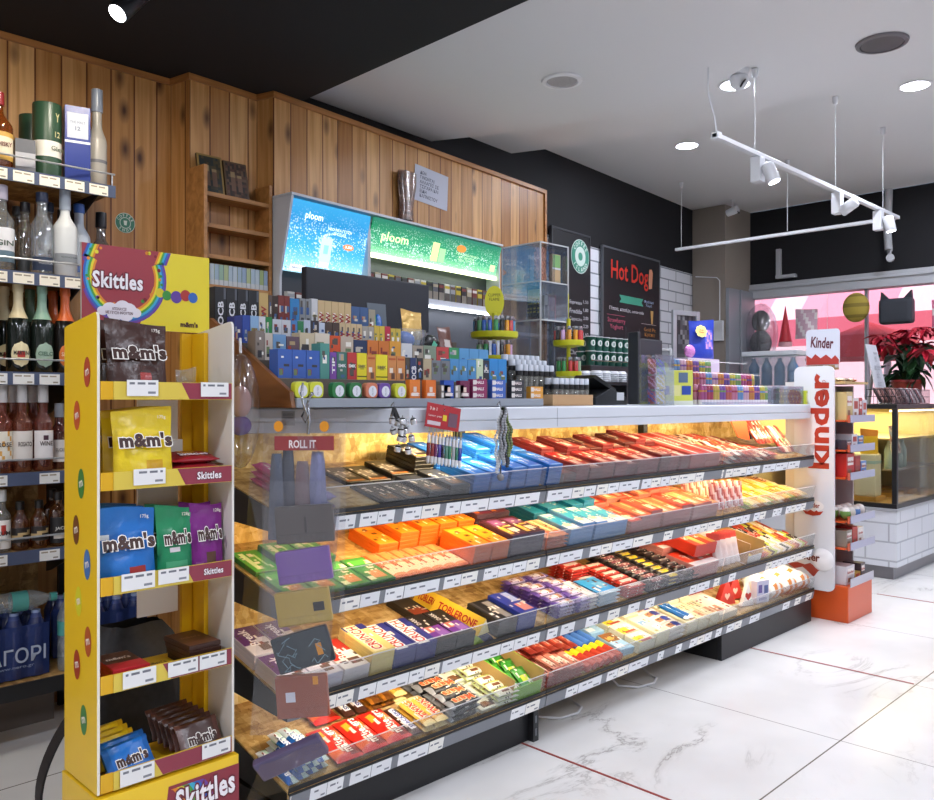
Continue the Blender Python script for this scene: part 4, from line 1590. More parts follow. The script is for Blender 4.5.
for kk, xc, nm in ((kp, 2.93, 'dark pink'), (kyb, 3.07, 'black and yellow'), (kbk, 3.205, 'black and grey')):
	for i in range(8):
		for q in range(3):
			kk.put(SM('third', xc, .038 + i * .041, .001 + q * .0168, -PI / 2 + RND.uniform(-.03, .03)), '%s cereal bar, row %s from the front, %s layer' % (nm, ORD[i], ORD[q]), '%s cereal bars' % nm)
kr = tab('red_wafer_carton', .21, .15, .016, '#d23a24', ((.0, 1, .0, .25, '#e6dcd6'), (.2, .7, .35, .65, '#ee6a44')), '#c9837a', 'carton')
across_text(kr, 'KitKat', .10, .04, '#f6ece6', (.0, .085, .0163), None, .02)
pile(kr, 'third', [3.395], .020, 4, .0166, 'flat red carton of wafers on third shelf', 'flat red wafer cartons')
pile(kr, 'third', [3.395], .19, 5, .0166, 'flat red carton of wafers at the back of third shelf', 'flat red cartons at the back')
kt = Kind('tall_wafer_carton', slab('tall_wafer_carton', .085, .26, .055, lambda u, v: '#d2402a' if u < .55 else '#e7a85a', '#c5321f', ch=.003), 'carton')
lie_text(kt, 'KitKat', .12, .03, '#f3e3d6', (-.02, .13, .0553), None, .02)
for i, x in enumerate((3.385, 3.475)):
	kt.put(SM('third', x, .06, .086, rad(-4)), 'tall red wafer carton lying on the flat ones, %s of two' % ORD[i], 'tall red wafer cartons')

# ---------------------------------------------------------------- third shelf, far bay
k = Kind('white_red_candy_pouch', pouch('white_red_candy_pouch', .06, .15, .03, lambda u, v: '#d9534a' if (u < .3 or v > .8) else '#efe3df'), 'candy bag')
for i in range(4):
	for j in range(2):
		k.put(SM('third', 3.565 + i * .052, .05 + j * .12, .014) @ RX(-TILT * 1.8) @ RZ(rad(-70)), 'white and red candy pouch standing by the kraft box, %s in row %s' % (ORD[i], ORD[j]), 'white and red candy pouches')
open_box('display_box', 'white and kraft open box of candy sticks on the third shelf', 'box', SM('third', 3.86, .018, .001), .15, .32, .105, '#e9e4e0', '#b89258', front_h=.04)
STK = ['#c9432f', '#e2c23b', '#e8e2d4', '#2f2a2a', '#d8793a', '#b9c94a', '#efe6d6', '#a8352a', '#5a3a26', '#e7d49a']


def stick_kind(c, c2, seed, nm='candy_stick'):
	return flow(nm, .028, .15, .012, c, ((.0, 1, .35, .7, c2),), 'candy bar', seed=seed)


SK = [stick_kind(STK[i], STK[(i + 3) % 10], 50 + i) for i in range(10)]
SKN = ['red', 'yellow', 'cream', 'black', 'orange', 'lime green', 'ivory', 'dark red', 'brown', 'straw']
for i in range(4):
	kk = SK[(i * 3 + 2) % 10]
	kk.put(SM('third', 3.815 + i * .030, .05, .008) @ RX(rad(8)), '%s candy stick in the white and kraft box, %s from the left' % (SKN[(i * 3 + 2) % 10], ORD[i]), 'candy sticks in the kraft box')
for i in range(17):
	x = 3.955 + i * .033
	c = (i * 7) % 10 if i < 9 else (i * 3) % 8
	for j in range(2):
		SK[(c + j * 4) % 10].put(SM('third', x, .022 + j * .163, .013) @ RX(rad(6)) @ RY(rad(-38)), '%s candy stick on edge, %s from the kraft box, %s row' % (SKN[(c + j * 4) % 10], ORD[i], ['front', 'back'][j]), 'candy sticks on edge on the third shelf')

# ---------------------------------------------------------------- second shelf, end bay
k = tab('biscuit_tablet', .086, .165, .014, '#2e8b3c', ((.25, .85, .1, .42, '#c98a54'), (.0, .3, .05, .2, '#d9e8c8'), (.1, .9, .7, .9, '#4fae4e')), '#2f7f3a')
k2 = tab('biscuit_tablet', .086, .15, .014, '#2fa034', ((.2, .4, .1, .9, '#d7ecc0'), (.6, .75, .2, .8, '#bfe0a4')), '#1f6f2a')
pile(k, 'second', span(1.225, 1.595, 4), .020, [1, 1, 1, 1], .0146, 'green tablet with golden picture in front', 'green tablets in front')
pile(k2, 'second', span(1.225, 1.50, 3), .195, [1, 2, 2], .0146, 'bright green tablet in the second row', 'bright green tablets behind')
k = flow('almond_bar', .052, .185, .016, '#dc8a5a', ((.0, 1, .1, .42, '#f1d8c2'), (0, 1, .0, .08, '#b9552f'), (0, .12, .4, 1, '#b9623a')), seed=60)
for i, x in enumerate(span(1.60, 1.905, 6)):
	k.put(SM('second', x, .02, .001), 'flat salmon coloured bar, %s of six side by side' % ORD[i], 'flat salmon bars')


def orange_tab(c, dots):
	return tab('orange_tablet', .078, .16, .0125, c, tuple(dots), '#d2621c')


k = orange_tab('#ea8a1f', [(.1, .3, .2, .3, '#4a2a14'), (.5, .7, .5, .58, '#4a2a14'), (.1, .9, .75, .9, '#f3b13c'), (.3, .5, .72, .8, '#4a2a14')])
pile(k, 'second', span(1.91, 2.085, 2), .020, [5, 5], .0131, 'orange chocolate tablet in the front row', 'orange tablets in front')
pile(k, 'second', span(1.66, 2.085, 5), .195, [3, 5, 6, 6, 6], .0131, 'orange chocolate tablet in the back row', 'orange tablets in back row')
k = tab('praline_bar_pack', .084, .16, .0125, '#4a1f38', ((.1, .4, .1, .5, '#e0b04a'), (.5, .9, .2, .4, '#efe0c8'), (.2, .8, .6, .9, '#7a4a90'), (.5, .9, .5, .56, '#e7c85a')), '#3d2c40')
pile(k, 'second', span(2.09, 2.26, 2), .020, [6, 6], .0131, 'plum and gold praline tablet', 'plum and gold tablets')
k = tab('praline_bar_pack', .084, .15, .0125, '#5a2344', ((.1, .4, .1, .9, '#d8842c'), (.5, .9, .3, .7, '#8f5aa0')), '#3d2c40')
pile(k, 'second', span(2.09, 2.26, 2), .195, [7, 7], .0131, 'plum and orange praline tablet behind', 'plum and orange tablets')

# ---------------------------------------------------------------- second shelf, middle bay
k = flow('peach_wafer_bar', .042, .16, .013, '#e2aa80', ((.0, 1, .0, .3, '#d98464'), (.5, .9, .3, .9, '#efd9a8')), 'wafer bar', seed=62)
pile(k, 'second', span(2.275, 2.405, 3), .020, [4, 4, 4], .0138, 'peach coloured wafer bar', 'peach wafer bars')
k = tab('aerated_chocolate_tablet', .070, .165, .012, '#1f8fc4', ((.0, 1, .0, .28, '#dfe6ec'), (.2, .7, .2, .34, '#e9c8b0'), (.1, .9, .85, 1, '#bfe1f0')), '#5d8fc4')
pile(k, 'second', span(2.41, 2.79, 5), [.020, .026, .02, .024, .03], [5, 6, 6, 5, 5], .0126, 'turquoise and white aerated chocolate tablet', 'turquoise aerated tablets')
k2 = tab('aerated_chocolate_tablet', .070, .15, .012, '#1787bd', ((.0, 1, .85, 1, '#dceaf2'),), '#17719f')
pile(k2, 'second', span(2.41, 2.79, 5), .200, [5, 6, 5, 6, 7], .0126, 'turquoise aerated chocolate tablet in back row', 'turquoise tablets in back row')


def red_tab(c, band, wv=.078, sd='#b5706a'):
	return tab('wafer_chocolate_tablet', wv, .165, .0125, c, ((.3, .7, .08, .40, band), (.6, .85, .55, .9, '#d8b494')), sd)


KR = [red_tab('#cf3a2a', '#f0dccf'), red_tab('#d9694a', '#f3e3cf'), red_tab('#c22a22', '#e9bfae'), red_tab('#e0a070', '#f6ead8')]
RN = ['red', 'coral red', 'deep red', 'apricot']
for i, x in enumerate(span(2.80, 3.52, 9)):
	j = [0, 1, 0, 3, 1, 2, 3, 1, 3][i]
	pile(KR[j], 'second', [x], .020 + .006 * (i % 3), [4, 5, 6, 5, 5, 6, 6, 6, 5][i], .0131, '%s wafer tablet, %s of nine stacks on second shelf' % (RN[j], ORD[i]), 'red wafer tablets on the second shelf')
	j = (j + 2) % 4
	pile(KR[j], 'second', [x], .205, [5, 6, 6, 5, 6, 7, 7, 6, 5][i], .0131, '%s wafer tablet, back row stack %s on second shelf' % (RN[j], ORD[i]), 'red wafer tablets in back row')

# ---------------------------------------------------------------- second shelf, far bay
k = Kind('pink_biscuit_bag', pouch('pink_biscuit_bag', .075, .125, .034, lambda u, v: ['#e2a9a6', '#efd9d8', '#b9605c'][int(u * 7 + v * 3) % 3], seed=8), 'biscuit bag')
for i in range(4):
	for j in range(2):
		k.put(SM('second', 3.575 + i * .062, .06 + j * .15, .016) @ RX(-TILT * 1.4) @ RZ(rad(-35)), 'pink biscuit bag standing on second shelf, %s of row %s' % (ORD[i], ORD[j]), 'pink biscuit bags')
GS = ['#d9a93a', '#efe2b0', '#c98a2c', '#e8cf6a', '#d8c9a0', '#b9762c', '#e9dcc0', '#8fae3a']
GN = ['gold', 'pale yellow', 'amber', 'lemon', 'beige', 'bronze', 'cream', 'green']
SG = [flow('nougat_stick', .034, .165, .016, GS[i], ((.1, .9, .3, .75, GS[(i + 2) % 7]),), 'candy bar', seed=70 + i) for i in range(8)]
for i in range(17):
	x = 3.83 + i * .0405
	for j in range(2):
		for q in range(2):
			c = (i * 3 + j * 2 + q * 5) % 7 if (i + j) % 6 else 7
			SG[c].put(SM('second', x, .022 + j * .17, .001 + q * .017, rad(-6)), '%s nougat stick on second shelf, %s along, %s row, %s' % (GN[c], ORD[i], ['front', 'back'][j], ['under', 'upper'][q]), 'gold and cream nougat sticks')

# ---------------------------------------------------------------- top shelf, end bay
k = flow('magenta_candy_bar', .05, .12, .02, '#b4286a', ((.2, .8, .2, .8, '#d85a94'),), 'candy bar', seed=80)
pile(k, 'top', [1.30], .19, 3, .0208, 'magenta candy bar on top shelf behind the hanging pouches', 'magenta candy bars')
k = flow('violet_candy_bag', .075, .11, .026, '#7a5fae', ((.2, .8, .2, .8, '#a992cf'),), 'candy bag', seed=81)
pile(k, 'top', [1.335], .02, 2, .0268, 'violet candy bag on top shelf behind the hanging pouches', 'violet candy bags')
k = tab('dark_gift_tablet', .086, .165, .0125, '#34353a', ((.3, .8, .12, .34, '#8a6642'), (.4, .5, .2, .3, '#4d4a48'), (.1, .9, .6, .62, '#4a4b52')), '#222226')
pile(k, 'top', span(1.545, 1.90, 4), .020, [1, 1, 2, 3], .0131, 'charcoal tablet with copper print in front row', 'charcoal tablets in front row')
k2 = tab('dark_gift_tablet', .086, .15, .0125, '#262018', ((.2, .8, .3, .7, '#8d7f70'), (.05, .95, .05, .15, '#b5713a')), '#1f1b14')
pile(k2, 'top', span(1.545, 1.90, 4), .200, [1, 1, 2, 6], .0131, 'black tablet with grey window in back row', 'black tablets in back row')
k = tab('milk_chocolate_tablet', .074, .165, .0125, '#1c6cc2', ((.1, .3, .1, .3, '#2f86d8'), (.0, 1, .85, 1, '#155299'), (.2, .9, .02, .06, '#8fb9e0')), '#1d62b0')
pile(k, 'top', span(1.905, 2.26, 4), [.020, .022, .02, .026], [5, 5, 6, 6], .0131, 'bright blue milk chocolate tablet in front row', 'bright blue tablets in front row')
pile(k, 'top', span(1.905, 2.26, 4), .200, [6, 5, 7, 8], .0131, 'bright blue milk chocolate tablet in back row', 'bright blue tablets in back row')
# ---------------------------------------------------------------- top shelf, middle bay
pile(k, 'top', [2.325], .022, 6, .0131, 'bright blue milk chocolate tablet next to the red ones', 'bright blue tablets by the red ones')
pile(k, 'top', [2.325], .200, 6, .0131, 'bright blue milk chocolate tablet behind, next to red ones', 'bright blue tablets behind')
KM = [red_tab('#4a1712', '#7a3a2c', .074, '#5a2620'), red_tab('#96100f', '#cfa898', .074, '#7a2a2a'), red_tab('#8c1416', '#dcc8ba', .074, '#7d2c2c'), red_tab('#701812', '#b98a76', .074, '#6a2626')]
MN = ['maroon', 'crimson', 'ruby red', 'brick red']
for i, x in enumerate(span(2.375, 3.25, 11)):
	j = [0, 1, 3, 1, 2, 3, 1, 2, 3, 1, 2][i]
	pile(KM[j], 'top', [x], .020 + .005 * (i % 2), [3, 5, 4, 5, 5, 4, 5, 5, 6, 5, 5][i], .0131, '%s wafer tablet, stack %s on top shelf' % (MN[j], ORD[i]), 'red wafer tablets on the top shelf')
	j = (j + 1) % 4
	pile(KM[j], 'top', [x], .205, [4, 6, 4, 6, 5, 5, 6, 5, 6, 7, 6][i], .0131, '%s wafer tablet, back row stack %s on top shelf' % (MN[j], ORD[i]), 'red wafer tablets in top shelf back row')
kl = Kind('long_wafer_carton', slab('long_wafer_carton', .125, .34, .036, lambda u, v: '#b8281f' if u < .3 or u > .72 else ('#e9dcd2' if u < .5 else '#d2553f'), '#a9433c', ch=.002), 'carton')
lie_text(kl, 'KitKat', .14, .035, '#efe0d6', (.045, .2, .0363), None, .02)
for i, x in enumerate((3.325, 3.456)):
	for q in range(2):
		kl.put(SM('top', x, .022, .001 + q * .0368), 'long red and white wafer carton at bay end, %s of two, %s' % (ORD[i], 'on top' if q else 'underneath'), 'long red wafer cartons')
# ---------------------------------------------------------------- top shelf, far bay
RS = ['#8a2f22', '#c9603a', '#6a2a1c', '#d8a07a', '#a8342a', '#efe2d2', '#4f7f4a', '#b9452f']
RNM = ['dark red', 'rust', 'brown', 'tan', 'brick red', 'white', 'green', 'red']
SR = [flow('wafer_roll', .032, .18, .017, RS[i], ((.1, .9, .2, .5, RS[(i + 3) % 8]),), 'wafer bar', seed=90 + i) for i in range(8)]
for i in range(14):
	x = 3.60 + i * .0405
	for q in range(3 if i < 8 else 2):
		c = (i * 5 + q * 3) % 8
		if c == 6 and i < 9:
			c = 1
		SR[c].put(SM('top', x, .025, .001 + q * .0178, rad(5)), '%s wafer roll on top shelf, %s from the carton, %s layer' % (RNM[c], ORD[i], ORD[q]), 'wafer rolls on the top shelf')
		if i < 13:
			c = (c + 3) % 6
			SR[c].put(SM('top', x, .212, .001 + q * .0178, rad(5)), '%s wafer roll in back row of top shelf, %s along, %s layer' % (RNM[c], ORD[i], ORD[q]), 'wafer rolls in the back row')
for i in range(9):
	x = 4.19 + i * .037
	c = [0, 4, 2, 7, 1, 4, 5, 3, 0][i]
	SR[c].put(SM('top', x, .10, .001) @ RX(rad(38)) if i > 4 else SM('top', x, .16, .04) @ RX(rad(38)), '%s wafer bar propped upright at the far end, %s of nine' % (RNM[c], ORD[i]), 'wafer bars propped at the far end')
pc = thing('price_board', 'bright orange triangular card sign standing among the wafer rolls', 'sign', SM('top', 4.02, .20, .075))
obj('card', MB().prism([(-.13, .10), (.02, .12), (.14, -.02), (.0, .0)], 0, .003, '#d8532a').mesh('card', printed(.35)), pc)
# =====================================================================  the yellow pouch stand
SX0, SX1, SY0, SY1 = .72, 1.037, 1.85, 2.043
stand = thing('pouch_display_stand', 'tall yellow cardboard display stand of candy pouches with a red and yellow header', 'display stand', T((SX0 + SX1) / 2, (SY0 + SY1) / 2, 0))
I = inv(stand)
YEL, YEL2, MAR = '#e8c01c', '#eec62a', '#8d2f3c'
M_card = printed(.32)


def side_pts(flip=0):
	# outline in (Y,Z) of a side panel: rounded top front corner
	pts = [(SY0, .34), (SY1, .34), (SY1, 1.368)]
	for a in range(7):
		t = a / 6
		pts.append((SY1 - .015 - (SY1 - SY0 - .03) * t, 1.372 + .020 * t))
	pts += [(SY0 + .008, 1.392), (SY0 + .002, 1.386), (SY0, 1.376)]
	return pts


def side_panel(x0, x1, c_out, c_in, c_edge):
	mb = MB()
	pts = side_pts()
	n = len(pts)
	i = len(mb.v)
	for x in (x0, x1):
		mb.v += [(x, p[0], p[1]) for p in pts]
	mb.face([i + k for k in reversed(range(n))], c_out)
	mb.face([i + n + k for k in range(n)], c_in)
	for k in range(n):
		k2 = (k + 1) % n
		mb.face((i + k, i + k2, i + n + k2, i + n + k), c_edge)
	return mb.mesh('side_panel', M_card)


left = obj('side_panel', side_panel(SX0 - .006, SX0, YEL, '#e0b41c', '#e9e4d4'), stand, I)
right = obj('side_panel', side_panel(SX1, SX1 + .006, '#dcd6cc', YEL, '#e4dfd6'), stand, I)
obj('back_post', MB().box(SX1 - .012, SX1 - .0005, SY1 - .075, SY1, .34, 1.37, '#e7b416').box(SX1 - .04, SX1 - .0125, SY1 - .012, SY1, .34, 1.37, '#d9a712').mesh('back_post', M_card), stand, I)
obj('back_post', MB().box(SX0 + .0005, SX0 + .012, SY1 - .05, SY1, .34, 1.36, '#e0b41c').mesh('back_post', M_card), stand, I)
obj('back_panel', MB().box(.885, .99, SY1 - .004, SY1, .66, 1.20, '#efece6').box(.885, .99, SY1 - .03, SY1 - .0045, 1.03, 1.10, '#dedbd5').mesh('back_panel', M_card), stand, I)
# the coloured sweets printed on the outer side
for py, z, c, yy in (((0, 0), 1.262, '#b0402a', .055), ((0, 0), 1.165, '#c0532c', .115), ((0, 0), 1.012, '#2f7f3a', .09), ((0, 0), .905, '#6a3a1c', .12), ((0, 0), .835, '#2f6fae', .055), ((0, 0), .745, '#d9d32a', .105), ((0, 0), .665, '#b5542a', .05), ((0, 0), .60, '#a5331f', .115), ((0, 0), .485, '#2f7f3a', .075)):
	e = obj('sweet_print', blob_mesh('sweet_print', oval_pts(.019, .034), c, M_card), left, T(SX0 - .0066, SY0 + yy, z) @ RZ(-PI / 2) @ UP_XZ)
	obj('lettering', text_mesh('m', .014, None, '#efe6da', .02), left, T(SX0 - .0070, SY0 + yy, z) @ RZ(-PI / 2) @ UP_XZ @ RZ(rad(20)))
	e.parent = left


# ---- header board
hx0, hx1, hz0, hz1 = .748, 1.072, 1.374, 1.572
HY = 2.030
hd = obj('header_board', MB().box(hx0, hx1, HY, HY + .008, hz0, hz1, '#b9b2a4', front='#9d3a44').mesh('header_board', M_card), stand, I)


def flat_poly(name, pts, c, y, parent, mat=None):
	"""flat printed shape from (x,z) points at depth y"""
	mb = MB()
	mb.v += [(p[0], y, p[1]) for p in pts]
	mb.face(range(len(pts)), c)
	return obj(name, mb.mesh(name, mat or M_card), parent, I if parent is None else None)


def hp(u, v):
	return (hx0 + (hx1 - hx0) * u, hz0 + (hz1 - hz0) * v)


# children of a part share the thing's frame, so points are given in room coordinates
flat_poly('yellow_print', [hp(.415, 0), hp(1, 0), hp(1, 1), hp(.635, 1)], '#e2cf2f', HY - .0004, hd)
RB = ['#6b3f97', '#2f5fb3', '#3fa9c9', '#4a9f3f', '#e3d330', '#e08a2c']
for ri, c in enumerate(RB):
	mb = MB()
	n = 26
	ro, ri_ = 1 - ri * .05, 1 - (ri + 1) * .05

	def arc(k, s):
		a = PI * (.86 + 1.28 * k / n)
		return (hx0 + (hx1 - hx0) * .315 + .105 * s * math.cos(a) * 1.0, HY - .0008, hz0 + .125 + .108 * s * math.sin(a) * 1.05 + .0)
	for k in range(n):
		p = [arc(k, ro), arc(k + 1, ro), arc(k + 1, ri_), arc(k, ri_)]
		if max(q[2] for q in p) < hz1 and min(q[0] for q in p) > hx0:
			mb.quad(*p, c)
	# arms of the bow rising to the top edge
	for sx, x0 in ((-1, .06), (1, .44)):
		a = (hx0 + (hx1 - hx0) * (.315 - sx * -0.0)) + sx * .105 * ro
		b = (hx0 + (hx1 - hx0) * .315) + sx * .105 * ri_
		if sx == -1:
			a, b = max(a, hx0 + .001), max(b, hx0 + .001)
		top = hz1 - .0005
		z0 = hz0 + .165
		mb.quad((a, HY - .0008, z0), (b, HY - .0008, z0), (b + (.012 if sx < 0 else .012), HY - .0008, top), (a + .012, HY - .0008, top), c)
	obj('rainbow_print', mb.mesh('rainbow_print', M_card), hd)
mb = MB()
rr = random.Random(5)
for k in range(34):
	a = rr.uniform(0, 2 * PI)
	s = rr.uniform(.74, .92)
	cx, cz = hx0 + (hx1 - hx0) * .315 + .105 * s * math.cos(a), hz0 + .135 + .105 * s * math.sin(a)
	if hz0 + .01 < cz < hz1 - .006 and cx > hx0 + .006:
		i = len(mb.v)
		r_ = rr.uniform(.003, .005)
		mb.v += [(cx + r_ * math.cos(q * PI / 5), HY - .0012, cz + r_ * math.sin(q * PI / 5)) for q in range(10)]
		mb.face(range(i, i + 10), rr.choice(['#7a1f2c', '#e08a2c', '#3f8f3a', '#e3d330', '#7a4a97']))
obj('sweets_print', mb.mesh('sweets_print', M_card), hd)


def letter(parent, s, w, h, col, x, y, z, rim=None, bold=.02, rot=0.0, shear=0.0, yaw=0.0, rimw=.06):
	me = outlined(s, h, w, col, rim, bold, rimw, shear) if rim else text_mesh(s, h, w, col, bold, shear)
	return obj('lettering', me, parent, T(x, y, z) @ RZ(yaw) @ UP_XZ @ RZ(rot))


letter(hd, 'Skittles', .122, .040, '#f3eef0', hx0 + .085, HY - .0014, hz0 + .115, '#6d1f2f', .03)
# white cloud with two lines of text
mb = MB()
for cx, cz, r_ in ((.0, 0, .021), (.022, .004, .019), (-.022, .004, .017), (.04, -.002, .013), (-.04, -.002, .012), (.008, .012, .016), (-.010, -.008, .018), (.016, -.010, .016)):
	i = len(mb.v)
	mb.v += [(hx0 + .088 + cx + r_ * 1.1 * math.cos(q * PI / 8), HY - .0014 - i * 1e-7, hz0 + .042 + cz + r_ * .9 * math.sin(q * PI / 8)) for q in range(16)]
	mb.face(range(i, i + 16), '#e9e3ea')
obj('cloud_print', mb.mesh('cloud_print', M_card), hd)
letter(hd, 'ΑΠΟΛΑΥΣΕ\nΜΕ ΓΕΥΣΗ ΦΡΟΥΤΩΝ', .066, .017, '#5a2a34', hx0 + .088, HY - .0018, hz0 + .042)
letter(hd, "m&m's", .048, .014, '#4a2416', hx0 + .268, HY - .0014, hz0 + .020, None, .05)
# plain coloured sweets in place of the printed figures
mb = MB()
for k, (c, dx, dz, r_) in enumerate((('#d8c32c', .190, .095, .011), ('#3b8f3f', .208, .09, .012), ('#5f3f97', .233, .088, .015), ('#a8342f', .258, .094, .014), ('#2f62b0', .278, .09, .013))):
	i = len(mb.v)
	mb.v += [(hx0 + dx + r_ * math.cos(q * PI / 9), HY - .0010 - k * .0001, hz0 + dz + r_ * 1.05 * math.sin(q * PI / 9)) for q in range(18)]
	mb.face(range(i, i + 18), c)
obj('sweets_print', mb.mesh('sweets_print', M_card), hd)

# ---- base
bz = .335
base = obj('base_box', MB().box(SX0 - .010, SX1 + .012, SY0 - .012, SY1 + .005, 0.0, bz, YEL, top='#e3b81a', front=YEL2).mesh('base_box', M_card, bevel=.002), stand, I)
bw = SX1 - SX0 + .022
bx = SX0 - .010
FY = SY0 - .0126
flat_poly('red_print', [(bx + .12, .0), (bx + bw, .0), (bx + bw, bz - .022), (bx + .16, bz - .022 - .0)], '#8d2f3c', FY, base)
for ri, c in enumerate(RB[::-1]):
	o0, o1 = ri * .012, (ri + 1) * .012
	mb = MB()
	n = 12
	for k in range(n):
		t0, t1 = k / n, (k + 1) / n

		def cv(t, o):
			return (bx + .165 + .075 * t + o * 1.1, FY - .0004, bz - .03 - .26 * t ** 1.7)
		mb.quad(cv(t0, o0), cv(t0, o1), cv(t1, o1), cv(t1, o0), c)
	obj('rainbow_print', mb.mesh('rainbow_print', M_card), base)
letter(base, 'Skittles', .150, .058, '#f3eef0', bx + .252, FY - .0010, bz - .062, '#6d1f2f', .03, rot=rad(3))
letter(base, "m&m's", .095, .034, '#3f1f14', bx + .075, FY - .0010, bz - .055, '#f4efe4', .05)
flat_poly('chocolate_print', [(bx + .01 + .02 * math.cos(q * PI / 8) + .012, .20 + .03 * math.sin(q * PI / 8)) for q in range(16)], '#5a3320', FY - .0008, base)

# ---- trays
TRZ = {'first': 1.205, 'second': 1.005, 'third': .775, 'fourth': .560, 'lowest': .345}


def price_tag(parent, x, z, w=.062, h=.034, seed=0, rot=0.0):
	mb = MB()
	nu, nv = 12, 7
	mb.grid(lambda u, v: (-w / 2 + w * u, 0, -h / 2 + h * v), nu, nv, lambda u, v: '#6d7077' if int(v * nv) == 5 and .08 < u < .9 and (int(u * 12) + seed) % 4 else ('#80838a' if int(v * nv) == 1 and u > .66 and u < .92 else '#e6e6e4'))
	return obj('price_card', mb.mesh('price_card', CARD), parent, T(x, SY0 - .0075, z))


def tray(key, tilt_in, split):
	z = TRZ[key]
	mb = MB()
	mb.box(SX0 + .0005, SX1 - .0005, SY0 + .003, SY1 - .013 - (.065 if False else 0), z - .003, z, '#d9ae18')
	tr = obj('tray', mb.mesh('tray', M_card), stand, I)
	lip = MB().box(SX0 + .028, SX1 - .002, SY0 - .004, SY0, z - .004, z + .036, '#e3b81a', front='#d9c04a')
	obj('front_lip', lip.mesh('front_lip', M_card), tr)
	obj('tray_side', MB().box(SX0 + .001, SX0 + .0275, SY0 - .002, SY0 + .002, z - .004, z + .036, '#dba80f').mesh('tray_side', M_card), tr)
	flat_poly('red_print', [(SX0 + split, z - .003), (SX1 - .003, z - .003), (SX1 - .003, z + .035), (SX0 + split - .02, z + .035)], '#8d3445', SY0 - .0046, tr)
	return tr


t1 = tray('first', 0, .205)
price_tag(t1, SX0 + .092, TRZ['first'] + .022, .072, .036, 1)
price_tag(t1, SX0 + .268, TRZ['first'] + .020, .072, .034, 2)
t2 = tray('second', 0, .195)
price_tag(t2, SX0 + .108, TRZ['second'] + .022, .074, .036, 3)
letter(t2, 'Skittles', .062, .018, '#efe8ea', SX0 + .255, SY0 - .0052, TRZ['second'] + .016, '#5d1f2c', .03)
t3 = tray('third', 0, .215)
price_tag(t3, SX0 + .082, TRZ['third'] + .020, .076, .038, 4)
price_tag(t3, SX0 + .165, TRZ['third'] + .020, .074, .034, 5)
letter(t3, 'Skittles', .050, .015, '#efe8ea', SX0 + .266, SY0 - .0052, TRZ['third'] + .016, '#5d1f2c', .03)
t4 = tray('fourth', 0, .16)
price_tag(t4, SX0 + .085, TRZ['fourth'] + .018, .076, .038, 6)
price_tag(t4, SX0 + .188, TRZ['fourth'] + .018, .074, .034, 7)
price_tag(t4, SX0 + .264, TRZ['fourth'] + .018, .070, .034, 8)
t5 = tray('lowest', 0, .14)
price_tag(t5, SX0 + .080, TRZ['lowest'] + .018, .078, .038, 9)
price_tag(t5, SX0 + .272, TRZ['lowest'] + .020, .074, .036, 10)

# ---- what stands on the trays
BR, BRL = '#3d2018', '#523026'


def mm_pouch(c, c2, w=.142, h=.172, d=.044, seed=1, patch=()):
	def col(u, v):
		r = c
		if v < .14:
			r = c2
		for a in patch:
			if a[0] <= u <= a[1] and a[2] <= v <= a[3]:
				r = a[4]
		return r
	k = Kind('candy_pouch', pouch('candy_pouch', w, h, d, col, 10, 16, seed), 'candy pouch')
	me = outlined("m&m's", h * .20, w * (.86 if w > .12 else .74), '#3a1c12', '#f2eee6', .05, .05)
	# bend the letters to the bulge of the pouch
	yb = -d / 2 * (1 - (.58 - .12) / .81) ** .75 - .006
	k.add('lettering', me, T(0, yb - .003, h * .58) @ RX(rad(-14)) @ UP_XZ)
	k.add('weight_print', text_mesh('175g' if w > .13 else '128g', .010, None, '#e9e2d4', .01), T(w * .30, -.0105, h * .88) @ RX(rad(-8)) @ UP_XZ)
	return k


def put_row(k, key, x, ys, desc, group, lean=-4):
	for i, y in enumerate(ys):
		k.put(T(x + .004 * i * (-1 if i % 2 else 0), y, TRZ[key] + .0030) @ RX(rad(lean)) @ RZ(rad(-1 + i)), '%s, %s' % (desc, ['in front', 'second behind', 'third behind', 'fourth behind'][i]), group)


kb_ = mm_pouch(BR, BRL, seed=2, patch=((.25, .45, .06, .2, '#2f6fb8'), (.55, .72, .16, .3, '#a8322c'), (.4, .6, .05, .12, '#8a5a3a')))
put_row(kb_, 'first', .818, [1.884, 1.934, 1.984], 'brown candy pouch on the top tray', 'brown candy pouches')
kg_ = Kind('snack_tin', MB().box(-.055, .055, 0, .05, 0, .022, '#5b8a3e', top='#8fc04a', taper=.004).box(-.05, .05, .004, .046, .0222, .03, '#a9b6b0').mesh('snack_tin', M_card, bevel=.003), 'tin')
kg_.put(T(.955, 1.88, TRZ['first'] + .001), 'flat green and grey snack pack on the top tray, behind the front lip')
kg2 = Kind('gum_pack', MB().box(-.05, .05, 0, .03, 0, .018, '#7cbf3a', top='#a4d957').mesh('gum_pack', M_card, bevel=.003), 'gum')
kg2.put(T(.965, 1.936, TRZ['first'] + .001), 'light green gum pack at the back of the top tray')
cb = Kind('cellophane_bag', pouch('cellophane_bag', .055, .075, .03, '#ffffff', seed=4, mat=clear('#eef1f2', .5, .15, .12)), 'bag')
cb.put(T(.985, 1.985, TRZ['first'] + .001), 'small clear cellophane bag standing on the top tray')

